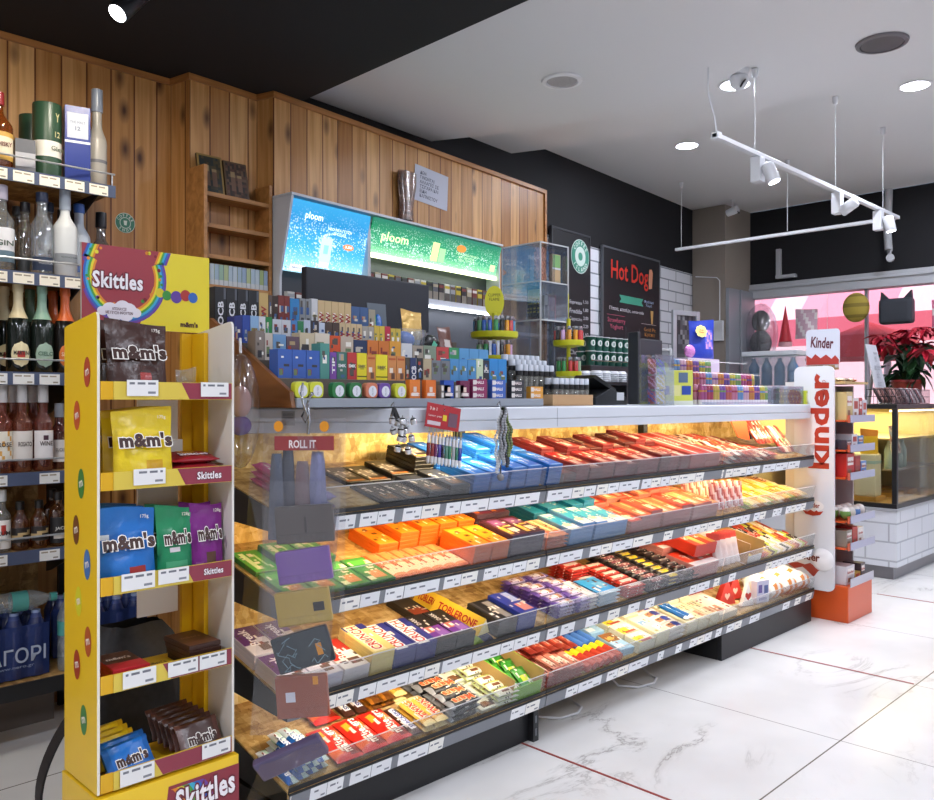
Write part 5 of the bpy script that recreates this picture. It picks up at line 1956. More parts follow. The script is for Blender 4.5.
ky_ = mm_pouch('#e9cf1d', '#d9bb16', seed=5, patch=((.3, .7, .03, .12, '#7a8a2a'), (.1, .3, .72, .78, '#b5622a'), (.55, .8, .14, .34, '#d2a418')))
put_row(ky_, 'second', .832, [1.884, 1.934, 1.984], 'yellow candy pouch on the second tray', 'yellow candy pouches')
ks = Kind('fruit_candy_bag', wrapper('fruit_candy_bag', .12, .07, .016, lambda u, v: '#9a1f2c' if not (.35 < u < .6 and v > .5) else '#c98a2c', seed=6), 'candy bag')
across_text(ks, 'Skittles', .075, .022, '#efe6e8', (.005, .033, .0165), '#5d1020', .03)
for q in range(3):
	ks.put(T(.962, 1.872 + q * .006, TRZ['second'] + .0015 + q * .0198) @ RX(rad(12)) @ RZ(rad(-1 + q)), 'dark red fruit candy bag on the second tray, %s' % ['underneath', 'middle', 'on top'][q], 'dark red fruit candy bags')

kbl = mm_pouch('#1f72c4', '#1a62ad', w=.135, h=.175, seed=7, patch=((.1, .3, .04, .12, '#a8552a'), (.55, .75, .1, .28, '#a8322c'), (.04, .2, .62, .67, '#dfe8ef')))
put_row(kbl, 'third', .7935, [1.884, 1.931, 1.978], 'blue candy pouch on the third tray', 'blue candy pouches')
kgr = mm_pouch('#1f8a5a', '#2a9a66', w=.088, h=.170, d=.042, seed=8, patch=((.3, .6, .38, .43, '#e9dfe4'), (.2, .8, .05, .25, '#4aa878')))
put_row(kgr, 'third', .9085, [1.884, 1.932], 'green candy pouch on the third tray', 'green candy pouches')
kpu = mm_pouch('#7a1f7e', '#6a1a70', w=.084, h=.172, d=.042, seed=9, patch=((.4, .7, .1, .34, '#5a3a2a'), (.1, .3, .1, .2, '#8f4a94')))
put_row(kpu, 'third', .990, [1.882, 1.930], 'purple candy pouch on the third tray', 'purple candy pouches', -4)

kt_ = Kind('sharing_tablet', slab('sharing_tablet', .082, .135, .012, lambda u, v: '#4a2a20' if v > .42 else '#b5222c', '#b5222c', 6, 8), 'chocolate')
across_text(kt_, "m&m's", .055, .018, '#e9e2da', (.0, .085, .0123), None, .03)
for q in range(3):
	kt_.put(T(.795, 1.86, TRZ['fourth'] + .0015 + q * .0134) @ RZ(rad(-2)), 'red and brown chocolate tablet on the fourth tray, %s' % ['underneath', 'middle', 'on top'][q], 'red and brown tablets')
kty = Kind('sharing_tablet', slab('sharing_tablet', .078, .13, .010, lambda u, v: '#c9a51f' if v > .4 else '#8a7a24', '#b59a1c', 6, 8), 'chocolate')
across_text(kty, "m&m's", .05, .018, '#5a3a1c', (.0, .075, .0103), None, .03)
kty.put(T(.885, 1.862, TRZ['fourth'] + .0015), 'golden yellow chocolate tablet lying on the fourth tray')
ktb = Kind('sharing_tablet', slab('sharing_tablet', .082, .13, .012, lambda u, v: '#4d2c22' if v > .3 else '#5f3a2c', '#3a2018', 6, 8), 'chocolate')
across_text(ktb, "m&m's", .05, .016, '#8a6a5a', (.0, .075, .0123), None, .03)
for q in range(4):
	ktb.put(T(.978, 1.862 + q * .003, TRZ['fourth'] + .0015 + q * .0134) @ RZ(rad(q - 2)), 'dark brown chocolate tablet on the fourth tray, %s from below' % ORD[q], 'dark brown tablets')


def mm_bag(c, c2, seed, w=.105, l=.075):
	k = Kind('small_candy_bag', wrapper('small_candy_bag', w, l, .02, lambda u, v: c2 if (u < .12 or u > .9) else c, 8, 10, seed=seed, crimp=.1), 'candy bag')
	across_text(k, "m&m's", w * .68, l * .36, '#3a1c12', (.004, l * .42, .0203), '#f2eee6', .05)
	return k


kyy, kbb, kbr = mm_bag('#e0bd1e', '#cfa416', 11), mm_bag('#1f6fc0', '#1a5fa8', 12), mm_bag('#3f231b', '#54322a', 13)
ang = rad(52)
for i in range(3):
	kyy.put(T(.790 + .002 * i, 1.927 + .034 * i, TRZ['lowest'] + .010) @ RX(ang) @ RZ(rad(4)), 'small yellow candy bag in the lowest tray, %s behind the blue ones' % ORD[i], 'small yellow candy bags')
for i in range(2):
	kbb.put(T(.798 + .006 * i, 1.866 + .032 * i, TRZ['lowest'] + .010) @ RX(ang) @ RZ(rad(5)), 'small blue candy bag in the lowest tray, %s' % ['in front', 'just behind'][i], 'small blue candy bags')
for i in range(6):
	kbr.put(T(.968 - .003 * i, 1.868 + .0245 * i, TRZ['lowest'] + .010 + .002 * i) @ RX(rad(58)) @ RZ(rad(2)) @ SC(1, 1, .78), 'small brown candy bag in the lowest tray, %s from the front' % ORD[i], 'small brown candy bags')

# ---- black backpack hanging behind the stand
M_bag = speckle_mat('black_canvas', [(.3, '#101114'), (.7, '#1d1e22')], 60, .7)
bp = thing('backpack', 'black canvas backpack with a hanging strap, standing behind the yellow stand', 'bag', T(.955, 2.235, 0))


def bag_f(sg):
	def f(u, v):
		a = 2 * PI * u
		e = 1 - abs(2 * v - 1) ** 3.0 * .55
		x = .155 * e * math.copysign(abs(math.cos(a)) ** .7, math.cos(a))
		y = .085 * e * math.copysign(abs(math.sin(a)) ** .7, math.sin(a)) * (1 + .3 * (1 - v))
		return (x + .01 * math.sin(9 * v + u * 20), y + .008 * math.sin(14 * v + u * 31), .0 + .60 * v)
	return f


mb = MB()
mb.grid(bag_f(1), 28, 18, '#15161a', wrapu=True)
obj('body', mb.mesh('body', M_bag, smooth=True, weld=True), bp)
obj('pocket', MB().box(-.10, .10, -.128, -.08, .06, .30, '#15161a', taper=.012).mesh('pocket', M_bag, bevel=.015, seg=3), bp)
sp = []
for k in range(19):
	t = k / 18
	sp.append((-.14 - .115 * math.sin(PI * t) ** .8, -.02 - .03 * math.sin(PI * t), .42 - .40 * t))
mb = MB()
for k in range(18):
	a, b = Vector(sp[k]), Vector(sp[k + 1])
	w_ = Vector((0.004, .03, 0))
	mb.quad(a - w_, a + w_, b + w_, b - w_, '#17181b')
	d_ = Vector((.006, 0, 0.002))
	mb.quad(a - w_ + d_, b - w_ + d_, b + w_ + d_, a + w_ + d_, '#17181b')
	mb.quad(a - w_, b - w_, b - w_ + d_, a - w_ + d_, '#17181b')
	mb.quad(a + w_, a + w_ + d_, b + w_ + d_, b + w_, '#17181b')
obj('strap', mb.mesh('strap', M_bag), bp)
obj('buckle', MB().box(-.022, .006, -.024, .024, -.018, .018, '#0e0f11').mesh('buckle', flat('#0e0f11', .3), bevel=.004), bp, T(-.235, -.05, .14))
# =====================================================================  the bottle rack on the left
RY0, RX1 = 3.055, 1.245           # front edge, right end
RXL = .30
RZS = [1.976, 1.633, 1.293, .953, .688, .245]
RWALL = 3.486
rack = thing('bottle_rack', 'black wall rack with strand-board shelves of bottles behind the yellow stand', 'shelving', T(.8, 3.3, 0))
I = inv(rack)
OSB_DARK = osb_mat('strand_board_dark', [(.2, '#7a5a35'), (.42, '#94703f'), (.6, '#a8834e'), (.8, '#bd9a66')])
obj('back_panel', MB().box(RXL, RX1 - .13, RWALL - .015, RWALL, .05, 1.72).mesh('back_panel', OSB_DARK), rack, I)
for x in (.62, 1.20):
	obj('upright', MB().box(x - .015, x + .015, RWALL - .036, RWALL - .016, 0, 1.95).mesh('upright', M_blackmetal), rack, I)
M_bluerail = flat('#4a5570', .45)
for i, z in enumerate(RZS):
	x1 = RX1 - (.0 if i == 0 else .06) + (.20 if i == 5 else 0)
	b = obj('shelf', MB().box(RXL, x1, RY0 + .004, RWALL - .04, z - .022, z).mesh('shelf', OSB_DARK), rack, I)
	if i < 5:
		obj('price_rail', MB().box(RXL, x1, RY0 - .002, RY0 + .0035, z - .042, z + .002).mesh('price_rail', M_bluerail), b)
		obj('guard_rod', MB().tube([(RXL, RY0 + .006, z + .045), (x1, RY0 + .006, z + .045)], .0035, 6).box(x1 - .012, x1 - .008, RY0 + .004, RY0 + .008, z, z + .045).box(.86, .864, RY0 + .004, RY0 + .008, z, z + .045).mesh('guard_rod', flat('#b9bcc0', .3, .5)), b)
		n = [6, 9, 5, 5, 4][i]
		rr = random.Random(i)
		skip = {3: (1, 2), 4: (2,)}.get(i, ())
		for k in range(9):
			x = .52 + k * .083
			if x + .035 > x1 or (i in (3, 4) and k % 3 == 2):
				continue
			c = '#efe8d6' if i < 2 else '#e2e2df'
			w_, h_ = .066, .036
			mb = MB()
			mb.grid(lambda u, v: (x - w_ / 2 + w_ * u, RY0 - .0035, z - .040 + h_ * v), 12, 7, lambda u, v: '#9b8f7c' if int(v * 7) == 5 and .1 < u < .8 and int(u * 12) % 5 else ('#8d8576' if int(v * 7) == 1 and u > .65 and u < .92 else c))
			obj('price_card', mb.mesh('price_card', CARD), b)
	else:
		obj('black_edge', MB().box(RXL, x1, RY0 - .002, RY0 + .0035, z - .055, z - .001).mesh('black_edge', M_blackmetal), b)
	if i < 5:
		for x in (.60, x1 - .05):
			mb = MB()
			pts = [(RY0 + .02, z - .0225), (RWALL - .045, z - .0225), (RWALL - .045, z - .15), (RWALL - .09, z - .14)]
			q = len(mb.v)
			for xx in (x, x + .006):
				mb.v += [(xx, p[0], p[1]) for p in pts]
			for f_ in ((0, 1, 2, 3), (7, 6, 5, 4), (0, 4, 5, 1), (1, 5, 6, 2), (2, 6, 7, 3), (3, 7, 4, 0)):
				mb.face([q + j for j in f_], '#17181b')
			obj('bracket', mb.mesh('bracket', M_blackmetal), rack, I)
obj('kick_plate', MB().box(RXL, RX1 - .12, RY0 + .27, RY0 + .29, 0, .19).mesh('kick_plate', flat('#6a6058', .6)), rack, I)


def rx(px, row_y):
	return at_y(px, row_y)


def bottle_kind(name, r, hb, hs, hn, rn, body, cap, caph, label=None, lz=(.25, .6), lcol='#e9e4da', cat='bottle', glassy=True, neck=None, wr=.0, seg=18, text=None, tcol='#333333', oval=False, foil=None):
	"""r radius, hb height of the straight body, hs end of shoulder, hn total, rn neck radius"""
	body_m = (clear(body, .7, .06, glassy if glassy is not True else .0) if glassy is not True and glassy else (printed(.12, .7) if glassy else printed(.35)))
	pr = [(r * .86, 0, body), (r, .006, body), (r, hb * .5, body), (r, hb, body)]
	for k in range(1, 6):
		t = k / 5
		pr.append((r + (rn - r) * (t * t * (3 - 2 * t)), hb + (hs - hb) * t, neck or body))
	pr.append((rn * .98, hn - caph, neck or body))
	me = MB().lathe(pr, seg).mesh(name, body_m, smooth=True)
	k = Kind(name, me, cat)
	c0 = hn - caph
	k.add('cap', MB().lathe([(rn * 1.15, c0 - .0005, cap), (rn * 1.2, c0 + .003, cap), (rn * 1.16, hn - .002, cap), (rn * .9, hn, cap)], 14).mesh('cap', printed(.3), smooth=True))
	if foil:
		fz = foil[1]
		pf = []
		for q in range(7):
			z = fz + (c0 - fz) * q / 6
			rr_ = rn * 1.03
			if z < hs:
				t = max(0, (z - hb) / (hs - hb))
				rr_ = (r + (rn - r) * (t * t * (3 - 2 * t))) * 1.02 + .0006
			pf.append((rr_, z, foil[0]))
		k.add('neck_foil', MB().lathe(pf, seg, cap=False).mesh('neck_foil', printed(.3, .6, .2), smooth=True))
	if label:
		z0, z1 = label[0] * hb, label[1] * hb
		mb = MB()
		span_ = 2.6 if not oval else 1.7
		rl = r + .0007

		def f(u, v):
			if oval:
				s = math.sqrt(max(0, 1 - (2 * v - 1) ** 2))
				a = -PI / 2 + (u - .5) * span_ * s
			else:
				a = -PI / 2 + (u - .5) * span_
			return (rl * math.cos(a), rl * math.sin(a), z0 + (z1 - z0) * v)
		mb.grid(f, 10, 8 if oval else 6, (lambda u, v: lcol) if isinstance(lcol, str) else lcol)
		k.add('label', mb.mesh('label', printed(.5), smooth=True))
		if text:
			k.add('lettering', text_mesh(text, (z1 - z0) * .16, r * 1.35, tcol, .02), T(0, -rl - .0012, z0 + (z1 - z0) * .55) @ UP_XZ)
	return k


# ---- top shelf of the rack
z0 = RZS[0] + .001
k = bottle_kind('whisky_bottle', .045, .145, .20, .265, .016, '#b5682a', glassy=.2, cap='#8d1f24', caph=.045, label=(.2, .85), lcol=lambda u, v: '#e4d8bd' if .15 < v < .8 else '#c9a04a', text='WHISKY', tcol='#6a2a1c')
k.put(T(rx(-2, 3.12), 3.12, z0), 'amber whisky bottle with dark red cap on the top shelf')
k = Kind('gift_box', MB().box(-.031, .031, 0, .06, 0, .115, '#5f6166', top='#77797e', front='#6b6d72').mesh('gift_box', printed(.35), bevel=.002), 'box')
k.add('label', MB().box(-.0305, .0305, -.0006, .0, .02, .068, '#b9bac0').mesh('label', PAPER))
k.put(T(rx(24, 3.10), 3.085, z0) @ RZ(rad(-10)), 'small grey gift box with pale label between the whisky and the green tube')
k = Kind('whisky_tube', MB().lathe([(.047, 0, '#2d4a35'), (.047, .075, '#e2ded2'), (.047, .13, '#2d4a35'), (.047, .262, '#2a4431'), (.046, .266, '#25392b')], 28).mesh('whisky_tube', printed(.35), smooth=True), 'tube')
for s_, h_, w_, z_, c_ in (('Glen', .016, .05, .105, '#55604a'), ('12', .02, .02, .155, '#d6c893'), ('Y', .03, .016, .215, '#d6c893')):
	k.add('lettering', text_mesh(s_, h_, w_, c_, .01), T(.004, -.0485, z_) @ UP_XZ)
k.put(T(rx(47, 3.14), 3.14, z0) @ RZ(rad(20)), 'dark green cylindrical whisky tube with cream band on the top shelf')
k.put(T(rx(33, 3.31), 3.31, z0) @ RZ(rad(25)), 'dark green cylindrical whisky tube standing behind its twin')
k = Kind('whisky_carton', MB().box(-.042, .042, 0, .085, 0, .270, '#1a2e78', top='#243f92', front='#1c3384').mesh('whisky_carton', printed(.35), bevel=.0015), 'box')
k.add('label', MB().box(-.034, .034, -.0008, 0, .155, .245, '#b9c0cc').box(-.042, .042, -.0006, .0, .138, .146, '#dfe3ea').mesh('label', PAPER))
k.add('lettering', text_mesh('12', .014, .016, '#44506e', .02), T(0, -.0012, .19) @ UP_XZ)
k.add('lettering', text_mesh('THE MALT', .008, .05, '#44506e', 0), T(0, -.0012, .212) @ UP_XZ)
k.put(T(rx(75, 3.10) + .004, 3.085, z0) @ RZ(rad(-14)), 'tall blue whisky carton with a white label on the top shelf')
FROST = '#b9b5ab'
k = bottle_kind('vodka_bottle', .034, .17, .235, .370, .017, '#a9a49a', '#7b8390', .085, (.55, .62), lcol='#6f7075', glassy=False, neck='#a39e94')
k.put(T(rx(97, 3.15), 3.15, z0), 'tall frosted vodka bottle at the end of the top shelf beside the blue carton')

# ---- second shelf: clear spirits
z0 = RZS[1] + .001
GL = '#8b8f90'
kw = bottle_kind('gin_bottle', .040, .17, .215, .295, .018, '#dfe4e4', glassy=.12, cap='#cfc9d8', caph=.05, label=(.18, .86), lcol=lambda u, v: '#e8e8ea' if v > .25 else '#5f7786', text='GIN', tcol='#4a5a50')
kw.put(T(rx(1, 3.12), 3.12, z0), 'clear gin bottle with white cap and white label')
kd = bottle_kind('gin_bottle', .027, .155, .20, .26, .014, '#b9b1a4', glassy=.12, cap='#1c1b1c', caph=.035, label=(.1, .42), lcol='#2c3034')
kd.put(T(rx(17, 3.26), 3.26, z0), 'dark smoky bottle with black cap, second row beside the white labelled gin', 'dark capped bottles in the second row')
kd.put(T(rx(25, 3.17), 3.17, z0), 'dark smoky bottle with black cap in front of another', 'dark capped bottles in the second row')
kb2 = bottle_kind('vodka_bottle', .035, .17, .215, .29, .017, '#e2e8ec', glassy=.12, cap='#2a3550', caph=.035, label=(.08, .36), lcol='#26344e', text='VODKA', tcol='#d7dde6')
kb2.put(T(rx(42, 3.11), 3.11, z0), 'clear vodka bottle with navy cap and navy label')
kb2.put(T(rx(48, 3.25), 3.25, z0), 'clear navy capped vodka bottle standing behind its twin')
kf = bottle_kind('vodka_bottle', .040, .17, .225, .315, .016, '#d3d6d6', '#a9b4c0', .075, (.3, .48), lcol='#8f9498', glassy=False, text='GOOSE', tcol='#4a5660')
kf.put(T(rx(65, 3.11), 3.11, z0), 'frosted white vodka bottle with long neck on the second shelf')
kf2 = bottle_kind('vodka_bottle', .039, .16, .215, .29, .016, '#b9c3d0', '#2f5fb0', .035, (.2, .38), lcol='#5f7fc0', glassy=False)
kf2.put(T(rx(79, 3.195), 3.195, z0), 'frosted bottle with bright blue cap on the second shelf')
kc = bottle_kind('rum_bottle', .036, .15, .19, .29, .017, '#d9dcdd', glassy=.12, cap='#26282e', caph=.06, label=(.2, .8), lcol='#6a6e70')
kc.put(T(at_y(101, 3.28), 3.28, z0), 'clear bottle with black and silver neck at the end of the second shelf')

# ---- third shelf: sparkling wine
z0 = RZS[2] + .001


def sparkling(foil, oval, glass='#161c18', text='VINO', tc='#3a3a2a'):
	return bottle_kind('sparkling_wine_bottle', .0372, .155, .235, .305, .0145, glass, foil, .03, (.12, .68), lcol=oval, oval=True, foil=(foil, .185), text=text, tcol=tc)


k1 = sparkling('#d8c9a0', lambda u, v: '#e6d9ae' if not (.3 < u < .7 and .35 < v < .65) else '#b5392c', text='MARTINI', tc='#1f1f22')
k2 = sparkling('#8db39c', '#9db6a2', '#1c241f', 'CIELO', '#4a6a58')
k3 = sparkling('#d4622a', '#d8742e', '#1a1512', 'SPRITZ', '#f0d8b8')
k4 = sparkling('#5f7f62', '#4f6a55', '#141a17', 'DRY', '#c8d4c0')
for px, y, kk, lab in ((-14, 3.11, k1, 'gold foil sparkling wine bottle partly cut by the frame edge'), (4, 3.23, k1, 'gold foil sparkling wine bottle in the second row of the third shelf'), (18, 3.11, k1, 'gold foil sparkling wine bottle with cream oval label and red disc'), (30, 3.24, k4, 'dark green foil sparkling wine bottle in the second row'), (42, 3.11, k2, 'mint foil sparkling wine bottle with a mint oval label'), (53, 3.24, k3, 'orange foil sparkling wine bottle in the second row'), (65, 3.11, k3, 'orange foil sparkling wine bottle in front, beside the yellow panel'), (86, 3.21, sparkling('#aab0b4', '#c9ccd0', text='BRUT'), 'silver foil sparkling wine bottle hidden partly by the stand header')):
	kk.put(T(at_y(px, y), y, z0), lab)

# ---- fourth shelf: rose wine
z0 = RZS[3] + .001


def rose(label, text, body='#b0614c', cap='#d8d6d4', tc='#4a3a38'):
	return bottle_kind('rose_wine_bottle', .0315, .165, .205, .300, .0145, body, glassy=.25, cap=cap, caph=.062, label=(.25, .85), lcol=label, text=text, tcol=tc)


ra = rose(lambda u, v: '#e6e1d2' if (u + v) % .5 > .1 else '#d9a24a', 'ROSE')
rb = rose('#e3ded8', 'ROSATO', '#b56a50')
rc = rose(lambda u, v: '#e9e6e6' if not (.4 < u < .6 and .7 < v < .85) else '#4a2a3a', 'WINE', '#a85f4c')
rd_ = bottle_kind('rose_wine_bottle', .030, .13, .165, .235, .0135, '#8a4a42', glassy=.25, cap='#9aa0a8', caph=.05, label=(.2, .8), lcol='#dedad6', text='ROSE', tcol='#8a8a86')
for px, y, kk, lab in ((2, 3.11, ra, 'rose wine bottle with a floral label at the frame edge'), (13, 3.24, rb, 'rose wine bottle in second row behind the white label bottle'), (22, 3.11, rb, 'rose wine bottle with plain white label'), (33, 3.24, rc, 'rose wine bottle in second row with white cap'), (43, 3.11, rc, 'rose wine bottle with tall white label and dark mark'), (59, 3.16, rd_, 'small rose wine bottle with grey cap and white label'), (70, 3.24, rd_, 'small rose wine bottle in second row, by the yellow panel')):
	kk.put(T(at_y(px, y), y, z0), lab)

# ---- fifth shelf: small flasks
z0 = RZS[4] + .001
kr_ = bottle_kind('rum_flask', .029, .12, .15, .21, .014, '#dfe2e2', glassy=.12, cap='#d9d9d6', caph=.04, label=(.1, .9), lcol=lambda u, v: '#e6e3de' if not (.35 < u < .65 and .5 < v < .8) else '#b5322c', text='RUM', tcol='#2a2a2a')
kr_.put(T(at_y(1, 3.10), 3.10, z0), 'clear flask with white label and red disc')
kj = bottle_kind('whisky_flask', .029, .09, .135, .165, .012, '#a5642c', glassy=.15, cap='#191715', caph=.028, label=(.3, .85), lcol=lambda u, v: '#2a2422' if abs(v - (.35 + .4 * u)) > .12 else '#c2a877')
for px, y, lab in ((20, 3.10, 'small brown whisky flask with slanted label, beside the red disc flask'), (39, 3.10, 'small brown whisky flask with slanted label, beside the black label flask')):
	kj.put(T(at_y(px, y), y, z0), lab)
kjd = bottle_kind('whisky_flask', .030, .12, .15, .19, .013, '#8a5228', glassy=.15, cap='#1a1716', caph=.03, label=(.1, .85), lcol=lambda u, v: '#1d1c1d' if not (.2 < u < .8 and (.2 < v < .3 or .6 < v < .72)) else '#cfcac2', text='JACK', tcol='#d9d6cf')
for px, y, lab in ((58, 3.10, 'square shouldered whisky flask with black label in front'), (52, 3.20, 'square shouldered whisky flask with black label standing behind')):
	kjd.put(T(at_y(px, y), y, z0), lab)

# ---- bottom shelf: water in blue shrink wrap
z0 = RZS[5] + .001
WB = printed(.22, .6, .15)


def shrink_pack(nx, ny, c, text):
	r_ = .0348
	bm_ = [MB().lathe([(r_ * .8, 0, cc), (r_, .01, cc), (r_, .08, cc), (r_ * .92, .09, cc), (r_, .10, cc), (r_, .165, cc), (r_ * .55, .20, '#3a4a80'), (r_ * .42, .215, '#8fa0c4'), (r_ * .42, .225, '#8fa0c4')], 14).mesh('wrapped_bottle', WB, smooth=True) for cc in (c, '#2a3768')]
	k = Kind('water_pack', None, 'water pack')
	for i in range(nx):
		for j in range(ny):
			k.add('wrapped_bottle', bm_[(i + j) % 2], T((i - (nx - 1) / 2) * .070, j * .070 + .036, 0))
	w_ = nx * .070
	wrap = MB()
	n = nx * 6

	def f(u, v):
		x = -w_ / 2 + w_ * u
		bulge = .012 * abs(math.sin(PI * u * nx))
		return (x, -.004 - bulge * .35 + .012, .004 + .178 * v)
	wrap.grid(f, n, 3, lambda u, v: '#25325f' if int(u * nx * 2) % 2 else '#2b3a6c')
	k.add('shrink_wrap', wrap.mesh('shrink_wrap', WB, smooth=True))
	k.add('lettering', text_mesh(text, .052, w_ * .86, '#aeb8cc', .01), T(0, -.0035, .085) @ UP_XZ)
	k.add('lettering', text_mesh('www.nero.gr', .010, w_ * .6, '#93a0bc', 0), T(-.01, -.0035, .044) @ UP_XZ)
	return k


k = shrink_pack(3, 2, '#26325f', 'ΑΓΟΡΙ')
for x, y, lab in ((.925, 3.085, 'blue shrink-wrapped pack of water bottles nearest the frame edge'), (1.275, 3.085, 'blue shrink-wrapped pack of water bottles seen past the yellow panel'), (.925, 3.24, 'blue shrink-wrapped water pack in the second row, under the lying bottle'), (1.20, 3.24, 'blue shrink-wrapped water pack in the second row behind the stand')):
	k.put(T(x, y, z0), lab)
kwb = Kind('water_bottle', MB().lathe([(.030, 0), (.034, .01), (.034, .06), (.031, .068), (.034, .076), (.034, .10), (.031, .108), (.034, .116), (.034, .19), (.018, .235), (.0135, .24), (.0135, .262)], 18, '#ffffff').mesh('water_bottle', clear('#e3e9ea', .6, .05, .16), smooth=True), 'bottle')
kwb.add('label', MB().lathe([(.0346, .125), (.0346, .175)], 18, '#4f9a92', cap=False).mesh('label', printed(.3), smooth=True))
kwb.add('cap', MB().lathe([(.015, .25), (.0155, .268), (.0145, .27)], 14, '#3f8f86').mesh('cap', printed(.3), smooth=True))
kwb.put(T(.79, 3.13, z0 + .262) @ RZ(rad(-4)) @ RY(PI / 2), 'clear water bottle lying on its side on top of the blue packs')
kwb.put(T(1.095, 3.10, z0), 'clear water bottle standing beside the blue packs, behind the yellow panel')

# round green sticker on the boards by the rack
b = thing('round_sticker', 'small round green and white coffee sticker on the pine boards', 'sticker', T(at_y(125, 3.494), 3.4925, z_of(223, at_y(125, 3.494), 3.494)))


def round_logo(parent, r, y=0.0, c1='#2f7a63', c2='#d5e4dc', word='COFFEE SHOP'):
	for rr_, c, yy in ((r, c2, 0), (r * .95, c1, -.0006), (r * .56, c2, -.0012), (r * .50, c1, -.0018)):
		obj('ring_print', blob_mesh('ring_print', oval_pts(rr_, rr_, 30), c, printed(.4)), parent, T(0, y + yy, 0) @ UP_XZ)
	# plain cup in the centre
	obj('cup_print', blob_mesh('cup_print', [(-.18 * r, .22 * r), (.18 * r, .22 * r), (.12 * r, -.24 * r), (-.12 * r, -.24 * r)], c2, printed(.4)), parent, T(0, y - .0024, 0) @ UP_XZ)
	for k, ch in enumerate(word.split()[0]):
		a = PI * (.86 - .72 * k / max(1, len(word.split()[0]) - 1))
		obj('lettering', text_mesh(ch, r * .26, None, c2, .02), parent, T(r * .75 * math.cos(a), y - .0024, r * .75 * math.sin(a)) @ UP_XZ @ RZ(a - PI / 2))
	for k, ch in enumerate(word.split()[1]):
		a = -PI * (.74 - .48 * k / max(1, len(word.split()[1]) - 1))
		obj('lettering', text_mesh(ch, r * .26, None, c2, .02), parent, T(r * .75 * math.cos(a), y - .0024, r * .75 * math.sin(a)) @ UP_XZ @ RZ(a + PI / 2))


round_logo(b, .042)
# =====================================================================  behind the counter: pine shelf, lit cabinet, notices
PINE = wood_mat('pine_shelf', '#b8824a', '#93632f', (4, 30, 30), .45)
PA = math.atan2(.026, .34)

# ---- small pine wall shelf
ps = thing('pine_wall_shelf', 'small open pine shelf unit with narrow shelves on the board wall', 'shelf', T(1.70, 3.255, 0) @ RZ(PA))
I = inv(ps)
L_, D_ = .325, .115
obj('side_board', MB().box(-.018, 0, -.02, D_, 1.25, 2.185).mesh('side_board', PINE, bevel=.002), ps)
obj('side_board', MB().box(L_, L_ + .016, .0, D_ - .005, 1.25, 2.165).mesh('side_board', PINE, bevel=.002), ps)
for z in (2.08, 1.948, 1.818, 1.69, 1.565, 1.44, 1.32):
	obj('shelf_board', MB().box(.0006, L_ - .0006, .0, D_ - .012, z - .018, z).mesh('shelf_board', PINE, bevel=.0015), ps)
# two dark painted panels on its top
for i, (x, w_, h_, lab, c) in enumerate(((.055, .118, .175, 'dark gilt-edged painted icon panel, nearer the bottles', ['#2b2a24', '#3d3a2a', '#4a3f26', '#232a2c']), (.182, .115, .17, 'dark reddish painted icon panel, nearer the lit cabinet', ['#3a2620', '#52352a', '#2c2320', '#5f4a38']))):
	ic = thing('painted_panel', lab, 'picture', T(1.70, 3.255, 2.0815) @ RZ(PA) @ T(x + .005, .035, 0) @ RX(rad(-10)) @ RZ(rad(-3)), 'painted panels on the pine shelf')
	obj('board', MB().box(-w_ / 2, w_ / 2, 0, .014, 0, h_, '#4a3520', front='#8a7038' if i == 0 else '#55402a').mesh('board', printed(.4), bevel=.0015), ic)
	mb = MB()
	rr = random.Random(3 + i)
	mb.grid(lambda u, v: (-w_ / 2 + .009 + (w_ - .018) * u, -.0006, .009 + (h_ - .018) * v), 9, 12, lambda u, v: rr.choice(c) if not (.25 < u < .42 and .2 < v < .75 or .6 < u < .78 and .2 < v < .7) else ('#6a5040' if v < .6 else '#8f7a58'))
	obj('painting', mb.mesh('painting', printed(.35)), ic)

# packs of thin cards or filters on two shelves
PKC = ['#9fb37a', '#a9bccb', '#8fae9a', '#93a9c4', '#b5c4cf', '#8f9fbb', '#aab88a', '#9db4c6']
PKN = ['sage', 'pale blue', 'teal grey', 'steel blue', 'silver', 'slate', 'olive', 'ice blue']
pk = [Kind('tobacco_pack', MB().box(-.0105, .0105, 0, .06, 0, .088, PKC[i], front=PKC[(i + 1) % 8]).box(-.0106, .0106, -.0004, 0, .0, .022, '#c3c8cd').mesh('tobacco_pack', printed(.35), bevel=.0006, seg=1), 'pack') for i in range(8)]
for r_, z in enumerate((1.6905, 1.5655)):
	for i in range(14):
		c = (i * 3 + r_ * 2 + i // 4) % 8
		pk[c].put(T(1.70, 3.255, z) @ RZ(PA) @ T(.014 + i * .0228, .006, 0), '%s pack on the pine shelf, %s from the left, %s row' % (PKN[c], ORD[i], ['upper', 'lower'][r_]), 'packs on the pine shelf')

# ---- white cabinet with two lit advertising panels
CA = math.atan2(3.57 - 3.30, 4.30 - 2.06)
CM = T(2.075, 3.168, 0) @ RZ(CA)
cab = thing('tobacco_cabinet', 'white wall cabinet with two lit advertising panels over shelves of packs', 'cabinet', CM)
M_cab = flat('#c6cad2', .35)
CW, CD = 1.585, .124
mb = MB()
q = [(2.108, -.008), (2.108, CD), (.9, CD), (.9, .075), (1.76, .075)]
for x in (-.014, -.001):
	mb.v += [(x, p[1], p[0]) for p in q]
for f_ in ((0, 1, 2, 3, 4), (9, 8, 7, 6, 5), (0, 5, 6, 1), (1, 6, 7, 2), (2, 7, 8, 3), (3, 8, 9, 4), (4, 9, 5, 0)):
	mb.face(list(f_), '#ffffff')
obj('side_wall', mb.mesh('side_wall', M_cab, weld=True), cab)
obj('top_board', MB().box(-.016, CW, -.012, CD, 2.109, 2.121).mesh('top_board', M_cab, bevel=.002), cab)
